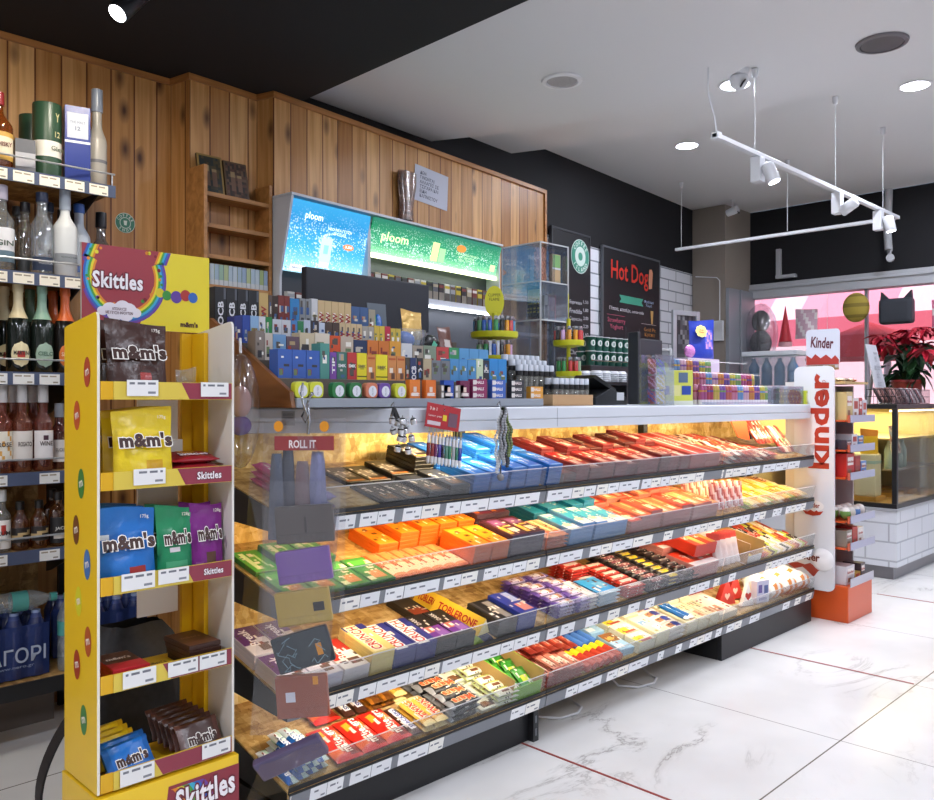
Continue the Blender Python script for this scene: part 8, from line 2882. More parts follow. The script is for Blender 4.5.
items = [
	(.1962, [('#c9c4c8', 'white box of', .13, .10), ('#c9a44a', 'golden biscuit', .09, .05), ('#4a3a44', 'dark', .07, .09)]),
	(.4006, [('#8f8478', 'grey brown', .09, .09), ('#b5322c', 'red', .08, .10), ('#d9d4d0', 'white', .09, .09)]),
	(.5456, [('#6a8f4a', 'green and white egg', .07, .075), ('#d9d2c4', 'cream egg', .07, .075), ('#5f86c0', 'blue egg', .07, .08), ('#d8cfc8', 'pale egg', .06, .07)]),
	(.7806, [('#b5221e', 'bright red', .13, .115), ('#8f1f22', 'dark red', .09, .10), ('#5f86c8', 'sky blue', .09, .07)]),
	(.9306, [('#3a3440', 'dark', .08, .05), ('#d4d2d8', 'white', .09, .08), ('#4f86b8', 'blue', .09, .07)]),
	(1.0906, [('#c9b27a', 'kraft', .10, .14), ('#d8d4d4', 'white and brown', .09, .11), ('#b5322c', 'red and white', .05, .11), ('#c9ccd4', 'white and blue', .07, .10)]),
]
for li, (z, lst) in enumerate(items):
	x = kx + .035
	for j, (c, nm, w_, h_) in enumerate(lst):
		w_ *= .88
		h_ *= 1.0 if li in (0, 1, 4) else 1.1
		if 'egg' in nm:
			for q in range(2):
				k = Kind('chocolate_egg', MB().ball((0, 0, .036), .029, c, 14, 10, (1, 1, 1.2)).ball((0, 0, .05), .027, '#d9d4cf', 12, 6, (1, 1, .8)).mesh('chocolate_egg', GLOSSY, smooth=True), 'chocolate egg')
				k.put(T(x + w_ / 2, ky0 + .04 + q * .065, z + .0004), '%s on the chocolate stand, %s' % (nm, ['front row', 'behind'][q]), 'chocolate eggs on the stand')
		else:
			k = up_box('chocolate_box', w_, .10, h_, c, 'box', ((.15, .85, .5, .85, '#e3dcd8' if j % 2 == 0 else '#a83a2a'), (.2, .6, .12, .35, '#8a5a3a')), 'kinder' if j % 2 == 0 else None, '#a8321e', .014, .66)
			k.put(T(x + w_ / 2, ky0 + .022, z + .0004), '%s chocolate box on the orange-footed stand, %s level from the floor' % (nm.replace(' box of', ''), ORD[li]))
		x += w_ + .008
for i in range(5):
	k = flow('chocolate_snack', .05, .12, .02, ['#b9a88a', '#a08a6a', '#6a4a34', '#c9bda4', '#8a3a2a'][i], ((.1, .9, .3, .6, '#e3dccb'),), 'snack', seed=110 + i)
	k.put(T(kx + .06 + i * .058, ky0 + .06, 1.3018) @ RZ(rad(10 * i - 20)) @ SC(1, 1, 1), '%s wrapped snack on top of the chocolate stand' % ['beige', 'tan', 'dark brown', 'cream', 'red brown'][i], 'wrapped snacks on top of the stand')

# ---- pastry case on a tiled plinth
bx0, by0, bx1, by1 = 5.93, 1.90, 7.25, 2.95
pc_ = thing('pastry_case', 'lit glass pastry case with black frame on a white tiled plinth', 'display case', T(6.5, 2.4, 0))
I = inv(pc_)
obj('kick_plate', MB().box(bx0 + .03, bx1, by0 + .03, by1, 0, .085).mesh('kick_plate', flat('#77757a', .4)), pc_, I)
bm_x = brick_mat('plinth_tiles_front', '#cfd2da', '#a9adb5', .30, .125, 'XZ', .2)
bm_y = brick_mat('plinth_tiles_side', '#cfd2da', '#a9adb5', .30, .125, 'YZ', .2)
pl_ = MB().box(bx0, bx1, by0, by1, .0855, .455)
me = pl_.mesh('plinth', [bm_x, bm_y])
for p in me.polygons:
	p.material_index = 1 if abs(p.normal.x) > .5 else 0
obj('plinth', me, pc_, I)
obj('plinth_sill', MB().box(bx0 - .006, bx1, by0 - .006, by1, .4555, .475).mesh('plinth_sill', flat('#9a9da2', .35), bevel=.003), pc_, I)
M_frame = flat('#141518', .4)
zt0, zt1 = .476, 1.14
g = .03
fm = MB()
for (x, y) in ((bx0, by0), (bx1 - g, by0), (bx0, by1 - g), (bx1 - g, by1 - g)):
	fm.box(x, x + g, y, y + g, zt0 + g + .0005, zt1 - .0005)
for z in (zt0, zt1):
	fm.box(bx0, bx1, by0, by0 + g, z, z + g).box(bx0, bx1, by1 - g, by1, z, z + g).box(bx0, bx0 + g, by0 + g, by1 - g, z, z + g).box(bx1 - g, bx1, by0 + g, by1 - g, z, z + g)
obj('frame', fm.mesh('frame', M_frame), pc_, I)
GLS = clear('#f4f4ee', .35, .03)
obj('glass_pane', MB().box(bx0 + .004, bx0 + .010, by0 + g + .001, by1 - g - .001, zt0 + g + .001, zt1 - .001).mesh('glass_pane', GLS), pc_, I)
obj('glass_pane', MB().box(bx0 + g + .001, bx1 - g - .001, by0 + .004, by0 + .010, zt0 + g + .001, zt1 - .001).mesh('glass_pane', GLS), pc_, I)
obj('back_wall', MB().box(bx0 + g, bx1 - g, by1 - .025, by1 - .02, zt0 + g, zt1).box(bx1 - .025, bx1 - .02, by0 + g, by1 - .03, zt0 + g, zt1).mesh('back_wall', flat('#d8c79a', .5)), pc_, I)
obj('floor_panel', MB().box(bx0 + g, bx1 - g, by0 + g, by1 - g - .0, zt0 + .012, zt0 + .03).mesh('floor_panel', flat('#b9955a', .4)), pc_, I)
obj('roof_panel', MB().box(bx0 + g + .0005, bx1 - g - .0005, by0 + g + .0005, by1 - g - .0005, zt1 + .004, zt1 + .028).mesh('roof_panel', flat('#c9b98a', .4)), pc_, I)
for z in (.70, .92):
	obj('wire_shelf', MB().box(bx0 + .34, bx1 - .04, by0 + .12, by1 - .05, z, z + .008).mesh('wire_shelf', flat('#a9a49a', .3, .6)), pc_, I)
obj('light_tube', MB().box(bx0 + .06, bx1 - .06, by0 + .05, by0 + .065, zt1 - .02, zt1 - .008).mesh('light_tube', flat('#fff0c4', .4, emit=5.0)), pc_, I)
area('case_glow', T((bx0 + bx1) / 2, (by0 + by1) / 2, zt1 - .03), 1.2, 42, '#ffe6a8', .85)
PI_ = T(0, 0, 0)
k = Kind('pastry_tray', MB().box(-.10, .10, 0, .30, 0, .03, '#c99a4a', top='#b5803a').mesh('pastry_tray', printed(.5), bevel=.004), 'tray')
for i, (x, y) in enumerate(((6.08, 2.05), (6.08, 2.45), (6.45, 2.05), (6.75, 2.05))):
	k.put(T(x, y, .507), 'golden wooden pastry tray on the floor of the lit case, %s of four' % ORD[i], 'pastry trays')
k = Kind('paper_roll_pack', MB().box(-.06, .06, 0, .14, 0, .29, '#ddd3b4').box(-.061, .061, -.001, .141, .22, .25, '#a9c0b4').mesh('paper_roll_pack', printed(.4), bevel=.008), 'paper pack')
for i, (x, y) in enumerate(((6.06, 2.06), (6.06, 2.30), (6.195, 2.12), (6.06, 2.54))):
	k.put(T(x, y, .5375), 'cream pack of paper rolls in the lit pastry case, %s of four' % ORD[i], 'paper packs in the pastry case')
k = Kind('snack_bag', pouch('snack_bag', .12, .17, .05, lambda u, v: '#e0b92c' if v < .7 else '#c9802c', seed=71), 'snack bag')
k.put(T(6.06, 2.12, .828) @ RZ(rad(-50)), 'yellow snack bag on top of the paper packs in the lit case')
k = Kind('bottled_drink', MB().lathe([(.03, 0), (.033, .01), (.033, .13), (.014, .18), (.014, .2)], 14, '#9fb4b0').mesh('bottled_drink', printed(.15, .7), smooth=True), 'bottle')
for i in range(4):
	k.put(T(6.36 + i * .09, 2.09, .7085), 'pale bottled drink on the wire shelf in the lit case, %s along' % ORD[i], 'bottled drinks in the pastry case')
k = Kind('sandwich_bag', pouch('sandwich_bag', .16, .20, .06, lambda u, v: ['#c9a58a', '#b9c4c4', '#d8d2c4', '#9a6a5a'][int(u * 5 + v * 7) % 4], 10, 12, seed=73), 'bag')
k.put(T(6.20, 1.99, .829) @ RX(rad(-8)), 'clear bag with reddish filling leaning in the lit case')
# on top of the case: baskets of sweets, folded menu, poinsettia
def basket(x, y, w_, l_, lab, cols, nm):
	b = thing('wire_basket', lab, 'basket', T(x, y, 1.1712))
	mb = MB()
	for z in (.0, .05, .10):
		for (a, c_, d_, e_) in ((-w_ / 2, w_ / 2, -l_ / 2, -l_ / 2 + .004), (-w_ / 2, w_ / 2, l_ / 2 - .004, l_ / 2), (-w_ / 2, -w_ / 2 + .004, -l_ / 2, l_ / 2), (w_ / 2 - .004, w_ / 2, -l_ / 2, l_ / 2)):
			mb.box(a, c_, d_, e_, z, z + .004)
	n = int(w_ / .025)
	for q in range(n + 1):
		xx = -w_ / 2 + q * (w_ - .003) / n
		mb.box(xx, xx + .003, -l_ / 2 - .001, -l_ / 2 + .002, 0, .104)
	for q in range(9):
		yy = -l_ / 2 + q * (l_ - .003) / 8
		mb.box(-w_ / 2 - .001, -w_ / 2 + .002, yy, yy + .003, 0, .104)
	mb.box(-w_ / 2, w_ / 2, -l_ / 2, l_ / 2, -.0008, .0)
	obj('wire_mesh', mb.mesh('wire_mesh', flat('#2a2b2e', .35)), b)
	i = 0
	for q in range(int(w_ / .04)):
		for r_ in range(2):
			c = cols[(q + r_ * 2) % len(cols)]
			kk = Kind('wrapped_sweet_stick', wrapper('wrapped_sweet_stick', .034, .12, .02, c, 4, 8, seed=q + 130), 'sweets')
			kk.put(T(x - w_ / 2 + .026 + q * .038, y - l_ / 2 + .03 + r_ * (l_ / 2 - .02), 1.1745) @ RX(rad(62)), 'wrapped sweet stick in the %s basket, %s along, row %s' % (nm, ORD[q], ORD[r_]), 'sweet sticks in the %s basket' % nm)


basket(6.12, 2.02, .26, .19, 'black wire basket of dark wrapped sweets at the case corner', ['#4a2f2a', '#6a4a44', '#3a2a2c', '#8a6a64'], 'corner')
basket(6.49, 2.02, .44, .19, 'longer black wire basket of mixed wrapped sweets on the pastry case', ['#7a5a5e', '#b5a8a8', '#2f3a44', '#8a4a4c', '#c9c4c8'], 'long')
mh = thing('menu_card', 'white folded menu card standing tilted on the pastry case', 'menu card', T(6.53, 2.185, 1.1712) @ SC(1, 1, 1.5))
mb = MB()
mb.prism([(-.10, 0), (.13, 0), (.05, .30), (-.16, .30)], -.004, .0, '#ccd0d8')
obj('card', mb.mesh('card', printed(.5)), mh, RX(rad(-14)))
obj('lettering', text_mesh('MENU\nκρέπες βάφλες\nκαφέδες\nσφολιάτες', .16, .12, '#9aa0aa', .0), mh, RX(rad(-14)) @ T(-.01, -.0052, .16) @ UP_XZ)
obj('back_leg', MB().box(-.03, .03, 0, .003, 0, .26).mesh('back_leg', flat('#b9bdc4', .5)), mh, T(0, .10, 0) @ RX(rad(10)))
# poinsettia
po = thing('poinsettia', 'red poinsettia plant with dark green leaves on the pastry case', 'plant', T(6.97, 2.16, 1.1712) @ SC(1, 1, 1.15))
obj('pot', MB().lathe([(.085, 0), (.11, .14), (.118, .145), (.118, .16), (.10, .16)], 22, '#8a2a2a').mesh('pot', printed(.35), smooth=True), po)


def leaf(mb, c, p, yaw, pitch, L, w_):
	M = T(*p) @ RZ(yaw) @ RY(pitch)
	i = len(mb.v)
	prof = [(0, .02), (.2, .55), (.45, 1.0), (.7, .7), (.88, .3), (1.0, .02)]
	for t, s in prof:
		z = -.25 * L * t * t
		for sx in (-1, 0, 1):
			mb.v.append(tuple(M @ Vector((L * t, sx * s * w_ / 2, z + (.012 if sx else 0) * s))))
	for k in range(len(prof) - 1):
		for q in range(2):
			a = i + k * 3 + q
			mb.face((a, a + 1, a + 4, a + 3), c)


rr = random.Random(9)
lf, rd = MB(), MB()
for k in range(60):
	leaf(lf, rr.choice(['#1c3a22', '#24462a', '#2f5530', '#173020']), (rr.uniform(-.10, .10), rr.uniform(-.10, .10), rr.uniform(.18, .42)), rr.uniform(0, 2 * PI), rr.uniform(-.3, .9), rr.uniform(.13, .22), rr.uniform(.06, .10))
for h in range(9):
	cx, cy, cz = rr.uniform(-.24, .22), rr.uniform(-.20, .16), rr.uniform(.34, .52)
	for k in range(11):
		leaf(rd, rr.choice(['#a3142a', '#8c1024', '#b81e34', '#991228']), (cx, cy, cz), 2 * PI * k / 11 + rr.uniform(-.2, .2), rr.uniform(-.15, .5), rr.uniform(.11, .17), rr.uniform(.05, .08))
obj('leaves', lf.mesh('leaves', printed(.4), smooth=False), po)
obj('red_bracts', rd.mesh('red_bracts', printed(.45), smooth=False), po)

# ---- things behind: fridge, hanging toys in the window
wc = thing('white_cabinet', 'tall white cabinet with a glass top by the shop window', 'cabinet', T(7.0, 3.22, 0))
obj('body', MB().box(-.12, .16, -.23, .24, 0.0, 1.32).mesh('body', flat('#c9ced6', .4), bevel=.006), wc)
obj('glass_pane', MB().box(-.12, -.116, -.23, .24, 1.3215, 1.58).mesh('glass_pane', clear('#eef4f6', .6, .05, .1)), wc)
obj('glass_pane', MB().box(.156, .16, -.23, .24, 1.3215, 1.58).mesh('glass_pane', clear('#eef4f6', .6, .05, .1)), wc)
obj('white_lid', MB().box(-.13, .17, -.24, .25, 1.581, 1.62).mesh('white_lid', flat('#dfe4ea', .4), bevel=.004), wc)
k = Kind('water_jug', MB().lathe([(.04, 0), (.045, .01), (.045, .10), (.04, .11), (.045, .12), (.045, .16), (.018, .21), (.018, .235)], 16, '#4f7fb0').mesh('water_jug', printed(.2, .6), smooth=True), 'bottle')
for i in range(4):
	k.put(T(6.955, 3.05 + i * .115, 1.3256), 'blue water bottle on the white cabinet by the window, %s of four' % ORD[i], 'blue bottles by the window')
def hang(nm, lab, cat, Y, z, top=2.13):
	t = thing(nm, lab, cat, T(7.30, Y, z))
	obj('hanging_thread', MB().tube([(0, 0, .0), (0, 0, top - z)], .0015, 5).mesh('hanging_thread', flat('#c9c9cc', .4)), t)
	return t


PLU = speckle_mat('dark_plush', [(.3, '#1a1a1e'), (.7, '#2c2a30')], 90, .9)
t = hang('hanging_plush', 'black plush toy in a clear bag hanging near the window frame', 'soft toy', 3.50, 2.08)
obj('body', MB().ball((0, 0, -.16), .085, '#1c1c20', 16, 10, (.7, 1, 1.2)).ball((0, 0, -.36), .10, '#1c1c20', 16, 10, (.7, 1, 1.2)).mesh('body', PLU, smooth=True), t)
obj('clear_wrap', MB().ball((0, 0, -.28), .15, '#ffffff', 16, 10, (.75, 1.05, 1.9)).mesh('clear_wrap', clear('#f0f0f4', .8, .15, .08), smooth=True), t)
t = hang('hanging_cushion', 'yellow striped round plush cushion hanging in the window', 'soft toy', 2.66, 2.15)
obj('cushion', MB().grid(lambda u, v: (.06 * math.sin(PI * v) * math.cos(2 * PI * u), .11 * math.sin(PI * v) * math.sin(2 * PI * u), -.17 - .125 * math.cos(PI * v)), 20, 12, lambda u, v: '#a8943c' if int(v * 12) % 3 else '#857430', wrapu=True).mesh('cushion', printed(.8), smooth=True, weld=True), t)
t = hang('hanging_backpack', 'dark grey backpack with ear shapes hanging in a clear bag in the window', 'bag', 2.34, 2.12)
obj('body', MB().box(-.05, .05, -.13, .13, -.30, -.09, '#2b3038').mesh('body', flat('#2b3038', .5), bevel=.035, seg=3), t)
obj('ear_flap', MB().prism([(-.12, -.10), (-.05, -.10), (-.115, -.03)], -.02, .02, '#23272e').prism([(.05, -.10), (.12, -.10), (.115, -.03)], -.02, .02, '#23272e').mesh('ear_flap', printed(.5)), t, RZ(PI / 2))
t = hang('hanging_bunting', 'red pointed paper hat shape hanging in the window', 'decoration', 3.27, 2.10)
obj('cone', MB().lathe([(.055, -.38), (.002, -.06)], 16, '#b8202c').lathe([(.058, -.42), (.058, -.385)], 16, '#d9a0a4').mesh('cone', printed(.5)), t)
for i, (Y, z, c, nm) in enumerate(((3.08, 2.08, '#c9a8b4', 'pale pink'), (2.90, 1.80, '#b9946a', 'brown and white'), (1.98, 2.08, '#c2708a', 'rose pink'), (1.70, 2.05, '#d08a9a', 'light pink'))):
	t = hang('hanging_gift_bag', '%s gift bag in clear film hanging in the window' % nm, 'gift bag', Y, z)
	obj('bag', pouch('bag', .20, .26, .08, lambda u, v, c=c: c if int(u * 6 + v * 5) % 3 else '#dcd2d2', seed=90 + i, mat=printed(.2, .6, .3)), t, T(0, 0, -.34) @ RZ(-PI / 2))
# ---- the street outside
st = struct('ground', MB().box(7.6, 22, -12, 14, -.12, -.02).mesh('ground', flat('#a9a7a4', .8)))
aw = thing('street_awning', 'wide red and pink fabric awning on posts outside the window', 'awning', T(10.2, 3.0, 0))
mb = MB()
mb.grid(lambda u, v: (-1.0 + 2.2 * v, -5 + 8 * u, 3.05 - .95 * abs(v - .5) * 2 - .06 * math.sin(16 * PI * u) ** 2), 40, 8, lambda u, v: '#d97f8f' if int(u * 16) % 3 else '#e8a8b0')
mb.grid(lambda u, v: (-1.0 - .02, -5 + 8 * u, 2.1 - .30 * v), 40, 2, '#c95a6a')
obj('fabric', mb.mesh('fabric', printed(.7)), aw)
for y in (-4.8, -2.2, .4, 2.9):
	obj('post', MB().lathe([(.04, -.02), (.04, 2.9)], 10, '#b9bcc0').mesh('post', printed(.4)), aw, T(.1, y, 0))
kio = thing('street_stall', 'white street stall front with a pale lettered board outside the window', 'stall', T(11.8, 3.0, 0))
obj('body', MB().box(0, 1.2, -6, 4.6, -.02, 1.05, '#d9dde0').mesh('body', printed(.5)), kio)
obj('name_board', MB().box(-.05, -.001, -6, 4.6, .86, 1.12, '#dfe5e6', front='#dfe5e6').box(-.06, -.052, -6, 4.6, .70, .80, '#5f8a84').mesh('name_board', printed(.5)), kio)
obj('lettering', text_mesh('ΑΙΡΕΤΟΝ  ΚΑΦΕ  ΖΑΧΑΡΟΠΛΑΣΤΕΙΟ', .14, 4.2, '#8a9a98', .0), kio, T(-.0515, .8, .99) @ SIDE)
obj('back_wall', MB().box(1.0, 1.2, -6, 4.6, 1.055, 3.4, '#d8a8ac').mesh('back_wall', printed(.7)), kio)
for i, (y, c, nm) in enumerate(((3.0, '#c8323a', 'red'), (1.6, '#d96a5a', 'coral'), (.2, '#b9202c', 'dark red'), (-1.2, '#e0a0a8', 'pink'), (-2.6, '#c23a44', 'crimson'))):
	k = thing('street_parasol', '%s parasol standing in the street outside the window' % nm, 'parasol', T(8.55, y, 0), 'parasols outside the window')
	obj('canopy', MB().lathe([(.62, 1.60), (.38, 1.82), (.02, 1.96)], 8, c).mesh('canopy', printed(.7)), k)
	obj('pole', MB().lathe([(.02, -.02), (.02, 1.95)], 8, '#d0d0d0').mesh('pole', printed(.4)), k)
sun = bpy.data.lights.new('daylight', 'SUN')
sun.energy = 5.0
sun.angle = rad(20)
so = bpy.data.objects.new('daylight', sun)
LINK(so)
so.rotation_euler = (0, rad(-42), rad(15))
# =====================================================================  what hangs from the counter edge
STEEL = flat('#9a9da2', .25, .8)
KPOS = []
# ---- hook with a long clear sleeve of wallet pouches in front of the end bay
HX, HY_ = 1.215, 1.80
hk = thing('pouch_hanger', 'clear hanging sleeve of tobacco pouches with a red card header, on a metal clip', 'hanging display', T(HX, HY_, 1.028))
RF = RZ(-PI / 4) @ SC(.86, .86, 1)                       # the sleeve faces the aisle corner
SL = clear('#f6f7fa', .5, .12, .018)
W_ = .122


def hx(u, y, z):
	return (u, y, z)


# sleeve film: hangs from the clip and swings out towards its foot
def film(y0, y1, x0, x1, z0, z1, bulge=.008, skew=0.0):
	return MB().grid(lambda u, v: (x0 + (x1 - x0) * u + skew * (1 - v), y0 + (y1 - y0) * (1 - v) + bulge * math.sin(9 * u + 7 * v), z0 + (z1 - z0) * v), 10, 14, '#ffffff').mesh('clear_film', SL, smooth=True)


obj('clear_film', film(-.005, -.030, -W_, W_, -.46, .125), hk, RF)
obj('clear_film', film(.004, .03, -W_ - .03, W_ - .0, -.44, .125, skew=-.05), hk, RF)
obj('card_header', MB().box(-.088, .088, -.012, -.010, .044, .080, '#8f3a3c').mesh('card_header', printed(.4)), hk, RF)
obj('lettering', text_mesh('ROLL IT', .021, .080, '#e6dcdc', .03), hk, RF @ T(-.005, -.0126, .06) @ UP_XZ)
for x in (-.075, .06):
	obj('round_tag', MB().lathe([(.014, 0), (.014, .001)], 16, '#d98f1c').mesh('round_tag', printed(.4)), hk, RF @ T(x, -.016, .105) @ RX(PI / 2))
obj('clip', MB().tube([(-.01, .02, .215), (-.012, -.004, .19), (.0, -.01, .155), (.012, -.008, .13), (.002, -.004, .115), (-.008, -.008, .13), (.012, -.01, .17), (.02, -.008, .185)], .0035, 8).ball((.022, -.008, .187), .006, '#222222', 8, 6).mesh('clip', STEEL, smooth=True), hk, RF)
obj('clip', MB().tube([(.01, .0, .16), (.016, -.012, .12), (.012, -.014, .085)], .004, 8).mesh('clip', STEEL, smooth=True), hk, RF)
# slim upright cases in the upper part of the sleeve
for i, (x, c, w_, h_, nm) in enumerate(((-.085, '#5a6272', .05, .22, None), (-.052, '#3a4250', .048, .235, None), (-.010, '#7a6468', .055, .20, None), (.035, '#8e92b8', .06, .225, None))):
	mb = MB()
	mb.grid(lambda u, v: (x + (u - .5) * w_ * (.55 + .45 * (1 - v) ** .6), .004 * i - .006 * math.sin(PI * u), -.185 + h_ * v), 6, 10, c)
	mb.grid(lambda u, v: (x + (u - .5) * w_ * (.55 + .45 * (1 - v) ** .6), .004 * i + .008 - .003 * math.sin(PI * u), -.185 + h_ * v), 6, 10, c)
	obj('upright_case', mb.mesh('upright_case', printed(.3, .5, .3), smooth=True), hk, RF)


def wallet(z, c, w_, h_, rot, yoff, lab, deco=None, flapc=None):
	o = obj('wallet_pouch', MB().box(-w_ / 2, w_ / 2, -.011, .011, -h_ / 2, h_ / 2, c).mesh('wallet_pouch', printed(.35, .5, .25), bevel=.006, seg=3), None, T(HX, HY_, 1.028) @ RF @ T(.008, yoff, z) @ RY(rot))
	tag(o, lab, 'wallet', 'wallet pouches in the hanging sleeve')
	obj('flap', MB().box(-w_ / 2 + .002, w_ / 2 - .002, -.014, -.0113, -h_ / 2 + h_ * .25, h_ / 2 - .001, flapc or c).mesh('flap', printed(.35), bevel=.0012), o)
	obj('hanging_tab', MB().box(-.012, .012, -.001, .001, h_ / 2, h_ / 2 + .006).mesh('hanging_tab', SL), o)
	if deco:
		obj('snap_tag', MB().box(deco[0], deco[1], -.0155, -.0142, deco[2], deco[3], deco[4]).mesh('snap_tag', printed(.35)), o)
	return o


w1 = wallet(-.139, '#58524e', .170, .094, rad(-4), -.040, 'grey-brown wallet pouch at the top of the hanging sleeve', (.0, .008, -.02, .02, '#3a3634'))
w2 = wallet(-.241, '#7d5aa0', .158, .084, rad(-8), -.050, 'violet wallet pouch in the hanging clear sleeve')
w3 = wallet(-.343, '#b59a4a', .158, .086, rad(-8), -.058, 'mustard yellow wallet pouch with a black tag in the hanging sleeve', (.030, .062, -.012, .010, '#26262a'))
w4 = wallet(-.447, '#26343a', .165, .092, rad(-16), -.066, 'dark teal wallet pouch with pale pattern in the hanging sleeve', (.040, .056, -.022, .008, '#d98f1c'))
mb = MB()
rr = random.Random(4)
for k in range(7):
	p = [(rr.uniform(-.07, .03), -.0158, rr.uniform(-.04, .04))]
	for q in range(5):
		p.append((p[-1][0] + rr.uniform(-.02, .028), -.0158, max(-.04, min(.04, p[-1][2] + rr.uniform(-.022, .022)))))
	mb.tube(p, .0012, 4, '#6f8f9a')
obj('pattern_print', mb.mesh('pattern_print', printed(.4)), w4)
w5 = wallet(-.560, '#8f4a34', .150, .105, rad(-4), -.076, 'red-brown wallet pouch with white label low in the hanging sleeve', (-.045, -.018, -.01, .014, '#cfd0d8'))
obj('snap_tag', MB().box(.035, .05, -.0158, -.0143, .03, .05, '#d98f1c').mesh('snap_tag', printed(.4)), w5)
obj('clear_film', film(-.060, -.128, -.10, .115, -.64, -.03, .003, -.03), hk, RF)
obj('clear_film', MB().grid(lambda u, v: (-.10 + .22 * u - .03 * (1 - v), -.085 - .10 * (1 - v) + .004 * math.sin(9 * u), -.785 + .08 * v + .07 * u), 8, 4, '#ffffff').mesh('clear_film', SL, smooth=True), hk, RF)
obj('lower_case', MB().box(-.10, .10, -.012, .012, -.045, .02, '#5a5070').mesh('lower_case', printed(.35), bevel=.005), hk, RF @ T(-.03, -.085, -.70) @ RY(rad(-24)) @ RX(rad(25)))

# ---- bunches of small key rings and beads on the fascia


def hook_on_fascia(t):
	obj('hook', MB().tube([(0, .024, .02), (0, -.004, .02), (0, -.006, -.01), (0, -.012, -.02), (0, -.016, -.008)], .0022, 6).mesh('hook', STEEL), t)


def fascia_pt(px, py, y=1.892):
	X = at_y(px, y)
	return T(X, y, z_of(py, X, y))


t = thing('display_hook', 'small steel hook with black cords on the fascia carrying chrome key rings', 'hook', fascia_pt(391, 406))
obj('hook', MB().tube([(0, .0, .0), (0, -.012, .012), (0, -.016, -.01)], .002, 6).mesh('hook', STEEL), t)
obj('black_cord', MB().tube([(0, -.014, -.005), (-.012, -.018, -.03)], .005, 8, '#17171a').tube([(0, -.014, -.005), (.012, -.020, -.035)], .005, 8, '#17171a').tube([(0, -.014, -.005), (.002, -.024, -.05)], .005, 8, '#17171a').mesh('black_cord', printed(.5), smooth=True), t)
rr = random.Random(8)
KM_ = fascia_pt(391, 406)
kr_me = MB().lathe([(.008, 0, '#d3d6da'), (.0095, .002, '#d3d6da'), (.0095, .014, '#2a2b30'), (.008, .018, '#d3d6da'), (.004, .022)], 10).mesh('key_ring', printed(.15, .8, metal=.6), smooth=True)
n_ = 0
for k in range(3000):
	if n_ >= 20:
		break
	a = rr.uniform(-1, 1)
	p = Vector((.036 * a, -.032 - rr.uniform(0, .045), -.035 - rr.uniform(0, .085) * (1.2 - abs(a))))
	if any((p - q_).length < .0265 for q_ in KPOS):
		continue
	KPOS.append(p)
	n_ += 1
	M = KM_ @ T(*p) @ RY(rr.uniform(-.5, .5)) @ RX(rr.uniform(-.3, .3)) @ T(0, 0, -.011)
	kk = obj('key_ring', kr_me, None, M)
	tag(kk, 'small chrome and black key ring in the bunch on the fascia', 'key ring', 'chrome key rings in the bunch')
	obj('hanging_ring', MB().tube([(0, 0, .0222), (0, 0, .027)], .0018, 5).mesh('hanging_ring', STEEL), kk)
t = thing('bead_string_bunch', 'bunch of black, grey and green worry beads hanging from the fascia', 'beads', fascia_pt(497, 405, 1.862))
obj('hook', MB().tube([(0, .0, .0), (0, -.012, .012), (0, -.016, -.01)], .002, 6).mesh('hook', STEEL), t)
for k, (c, L, x0) in enumerate((('#c3c5c8', .215, -.020), ('#2a2b2e', .18, .006), ('#3a3b40', .20, .018), ('#6a7a4a', .165, .026), ('#17181a', .14, -.008), ('#8d9096', .19, -.012))):
	mb = MB()
	n = int(L / .0085)
	for q in range(n):
		f_ = q / n
		x = x0 * min(1, f_ * 2.2) + .004 * math.sin(q)
		for s in (-1, 1):
			mb.ball((x + s * .009 * math.sin(PI * f_), -.022 - .003 * k, -.012 - q * .0085), .0056, c, 7, 5)
	obj('bead_string', mb.mesh('bead_string', printed(.25), smooth=True), t)
obj('bead_string', MB().ball((.0, -.016, -.235), .012, '#7a7c80', 12, 8).tube([(0, -.016, -.195), (0, -.016, -.225)], .003, 6, '#55575c').mesh('bead_string', printed(.25), smooth=True), t)
# ---- red card of pens
t = thing('pen_card', 'red card hanging from the fascia above a row of coloured pens', 'pen display', fascia_pt(441, 408))
obj('hook', MB().tube([(0, .0, .0), (0, -.012, .012), (0, -.016, -.01)], .002, 6).mesh('hook', STEEL), t)
cd = obj('card', MB().box(-.072, .072, -.0015, .0, -.066, 0.008, '#a3202a', front='#a9242c').mesh('card', printed(.35)), t, T(0, -.014, 0) @ RY(rad(9)))
obj('lettering', text_mesh('3 in 1', .010, .03, '#e6d8d0', .02), cd, T(-.045, -.0022, -.008) @ UP_XZ)
obj('lettering', text_mesh('Laser pen', .008, .055, '#e6d8d0', .0), cd, T(-.035, -.0022, -.030) @ UP_XZ)
obj('picture_print', MB().box(-.002, .014, -.0025, -.0016, -.04, -.022, '#d8c02c').box(.022, .06, -.0025, -.0016, -.055, -.012, '#6a4a5a').box(-.065, -.01, -.0025, -.0016, -.058, -.046, '#c9b9c0').mesh('picture_print', printed(.4)), cd)
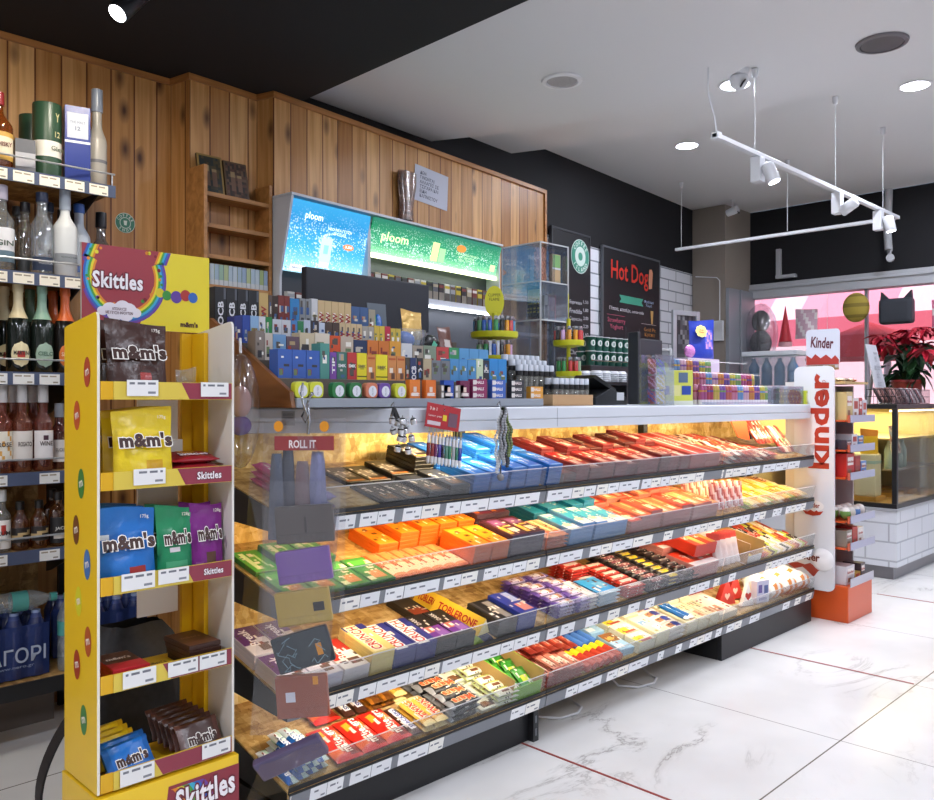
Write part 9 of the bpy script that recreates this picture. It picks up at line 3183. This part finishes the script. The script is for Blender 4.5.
PCOL = ['#7a2424', '#8a3030', '#6a2a5a', '#3f2f8a', '#1c1a2a', '#4a7a6a', '#2a7a5a', '#9aa0a4', '#1f6a4a', '#2a3f9a']
PNM = ['dark red', 'red', 'plum', 'violet', 'black', 'sea green', 'green', 'silver', 'emerald', 'royal blue']
for k in range(10):
	x = -.066 + k * .0148
	z = -.070 - .0025 * k
	o = obj('pen_torch', MB().lathe([(.002, -.098, '#c9c9cc'), (.0055, -.092, '#d3d3d6'), (.0055, -.075, '#d3d3d6'), (.0058, -.074, PCOL[k]), (.0058, -.035, PCOL[k]), (.0050, -.034, '#c9c9cc'), (.0050, -.012, '#c9c9cc'), (.003, -.010, '#8a8a8c'), (.003, 0, '#8a8a8c')], 10).mesh('pen_torch', printed(.2, .7), smooth=True), None, fascia_pt(441, 408) @ T(x, -.018 - .0015 * (k % 2), z) @ RY(rad(4)))
	tag(o, '%s and silver pen torch hanging under the red card, %s from the left' % (PNM[k], ORD[k]), 'pen torch', 'pen torches under the red card')
	obj('hanging_chain', MB().tube([(0, 0, -.002), (.001, .001, .012 + .0025 * k * .2)], .0012, 5, '#b9b06a').mesh('hanging_chain', printed(.3)), o)
# ---- bag of soft things at the end of the counter behind the stand
t = thing('toy_bag', 'clear bag of pink and violet soft items hanging at the counter end', 'bag', T(1.213, 2.075, 1.15))
obj('pink_item', MB().ball((0, 0, .045), .034, '#b08a84', 14, 10, (.9, .8, 1.3)).mesh('pink_item', printed(.8), smooth=True), t, T(-.035, -.02, 0))
obj('violet_item', MB().ball((0, 0, -.02), .034, '#6a5290', 14, 10, (.9, .8, .8)).mesh('violet_item', printed(.8), smooth=True), t, T(-.035, -.02, 0))
obj('clear_film', MB().ball((0, 0, .02), .075, '#ffffff', 14, 12, (.7, .7, 2.1)).mesh('clear_film', SL, smooth=True), t, T(-.035, -.02, 0))
obj('hanging_tie', MB().tube([(-.035, -.02, .178), (-.03, -.01, .22)], .004, 6).mesh('hanging_tie', flat('#c9c9cc', .4)), t)
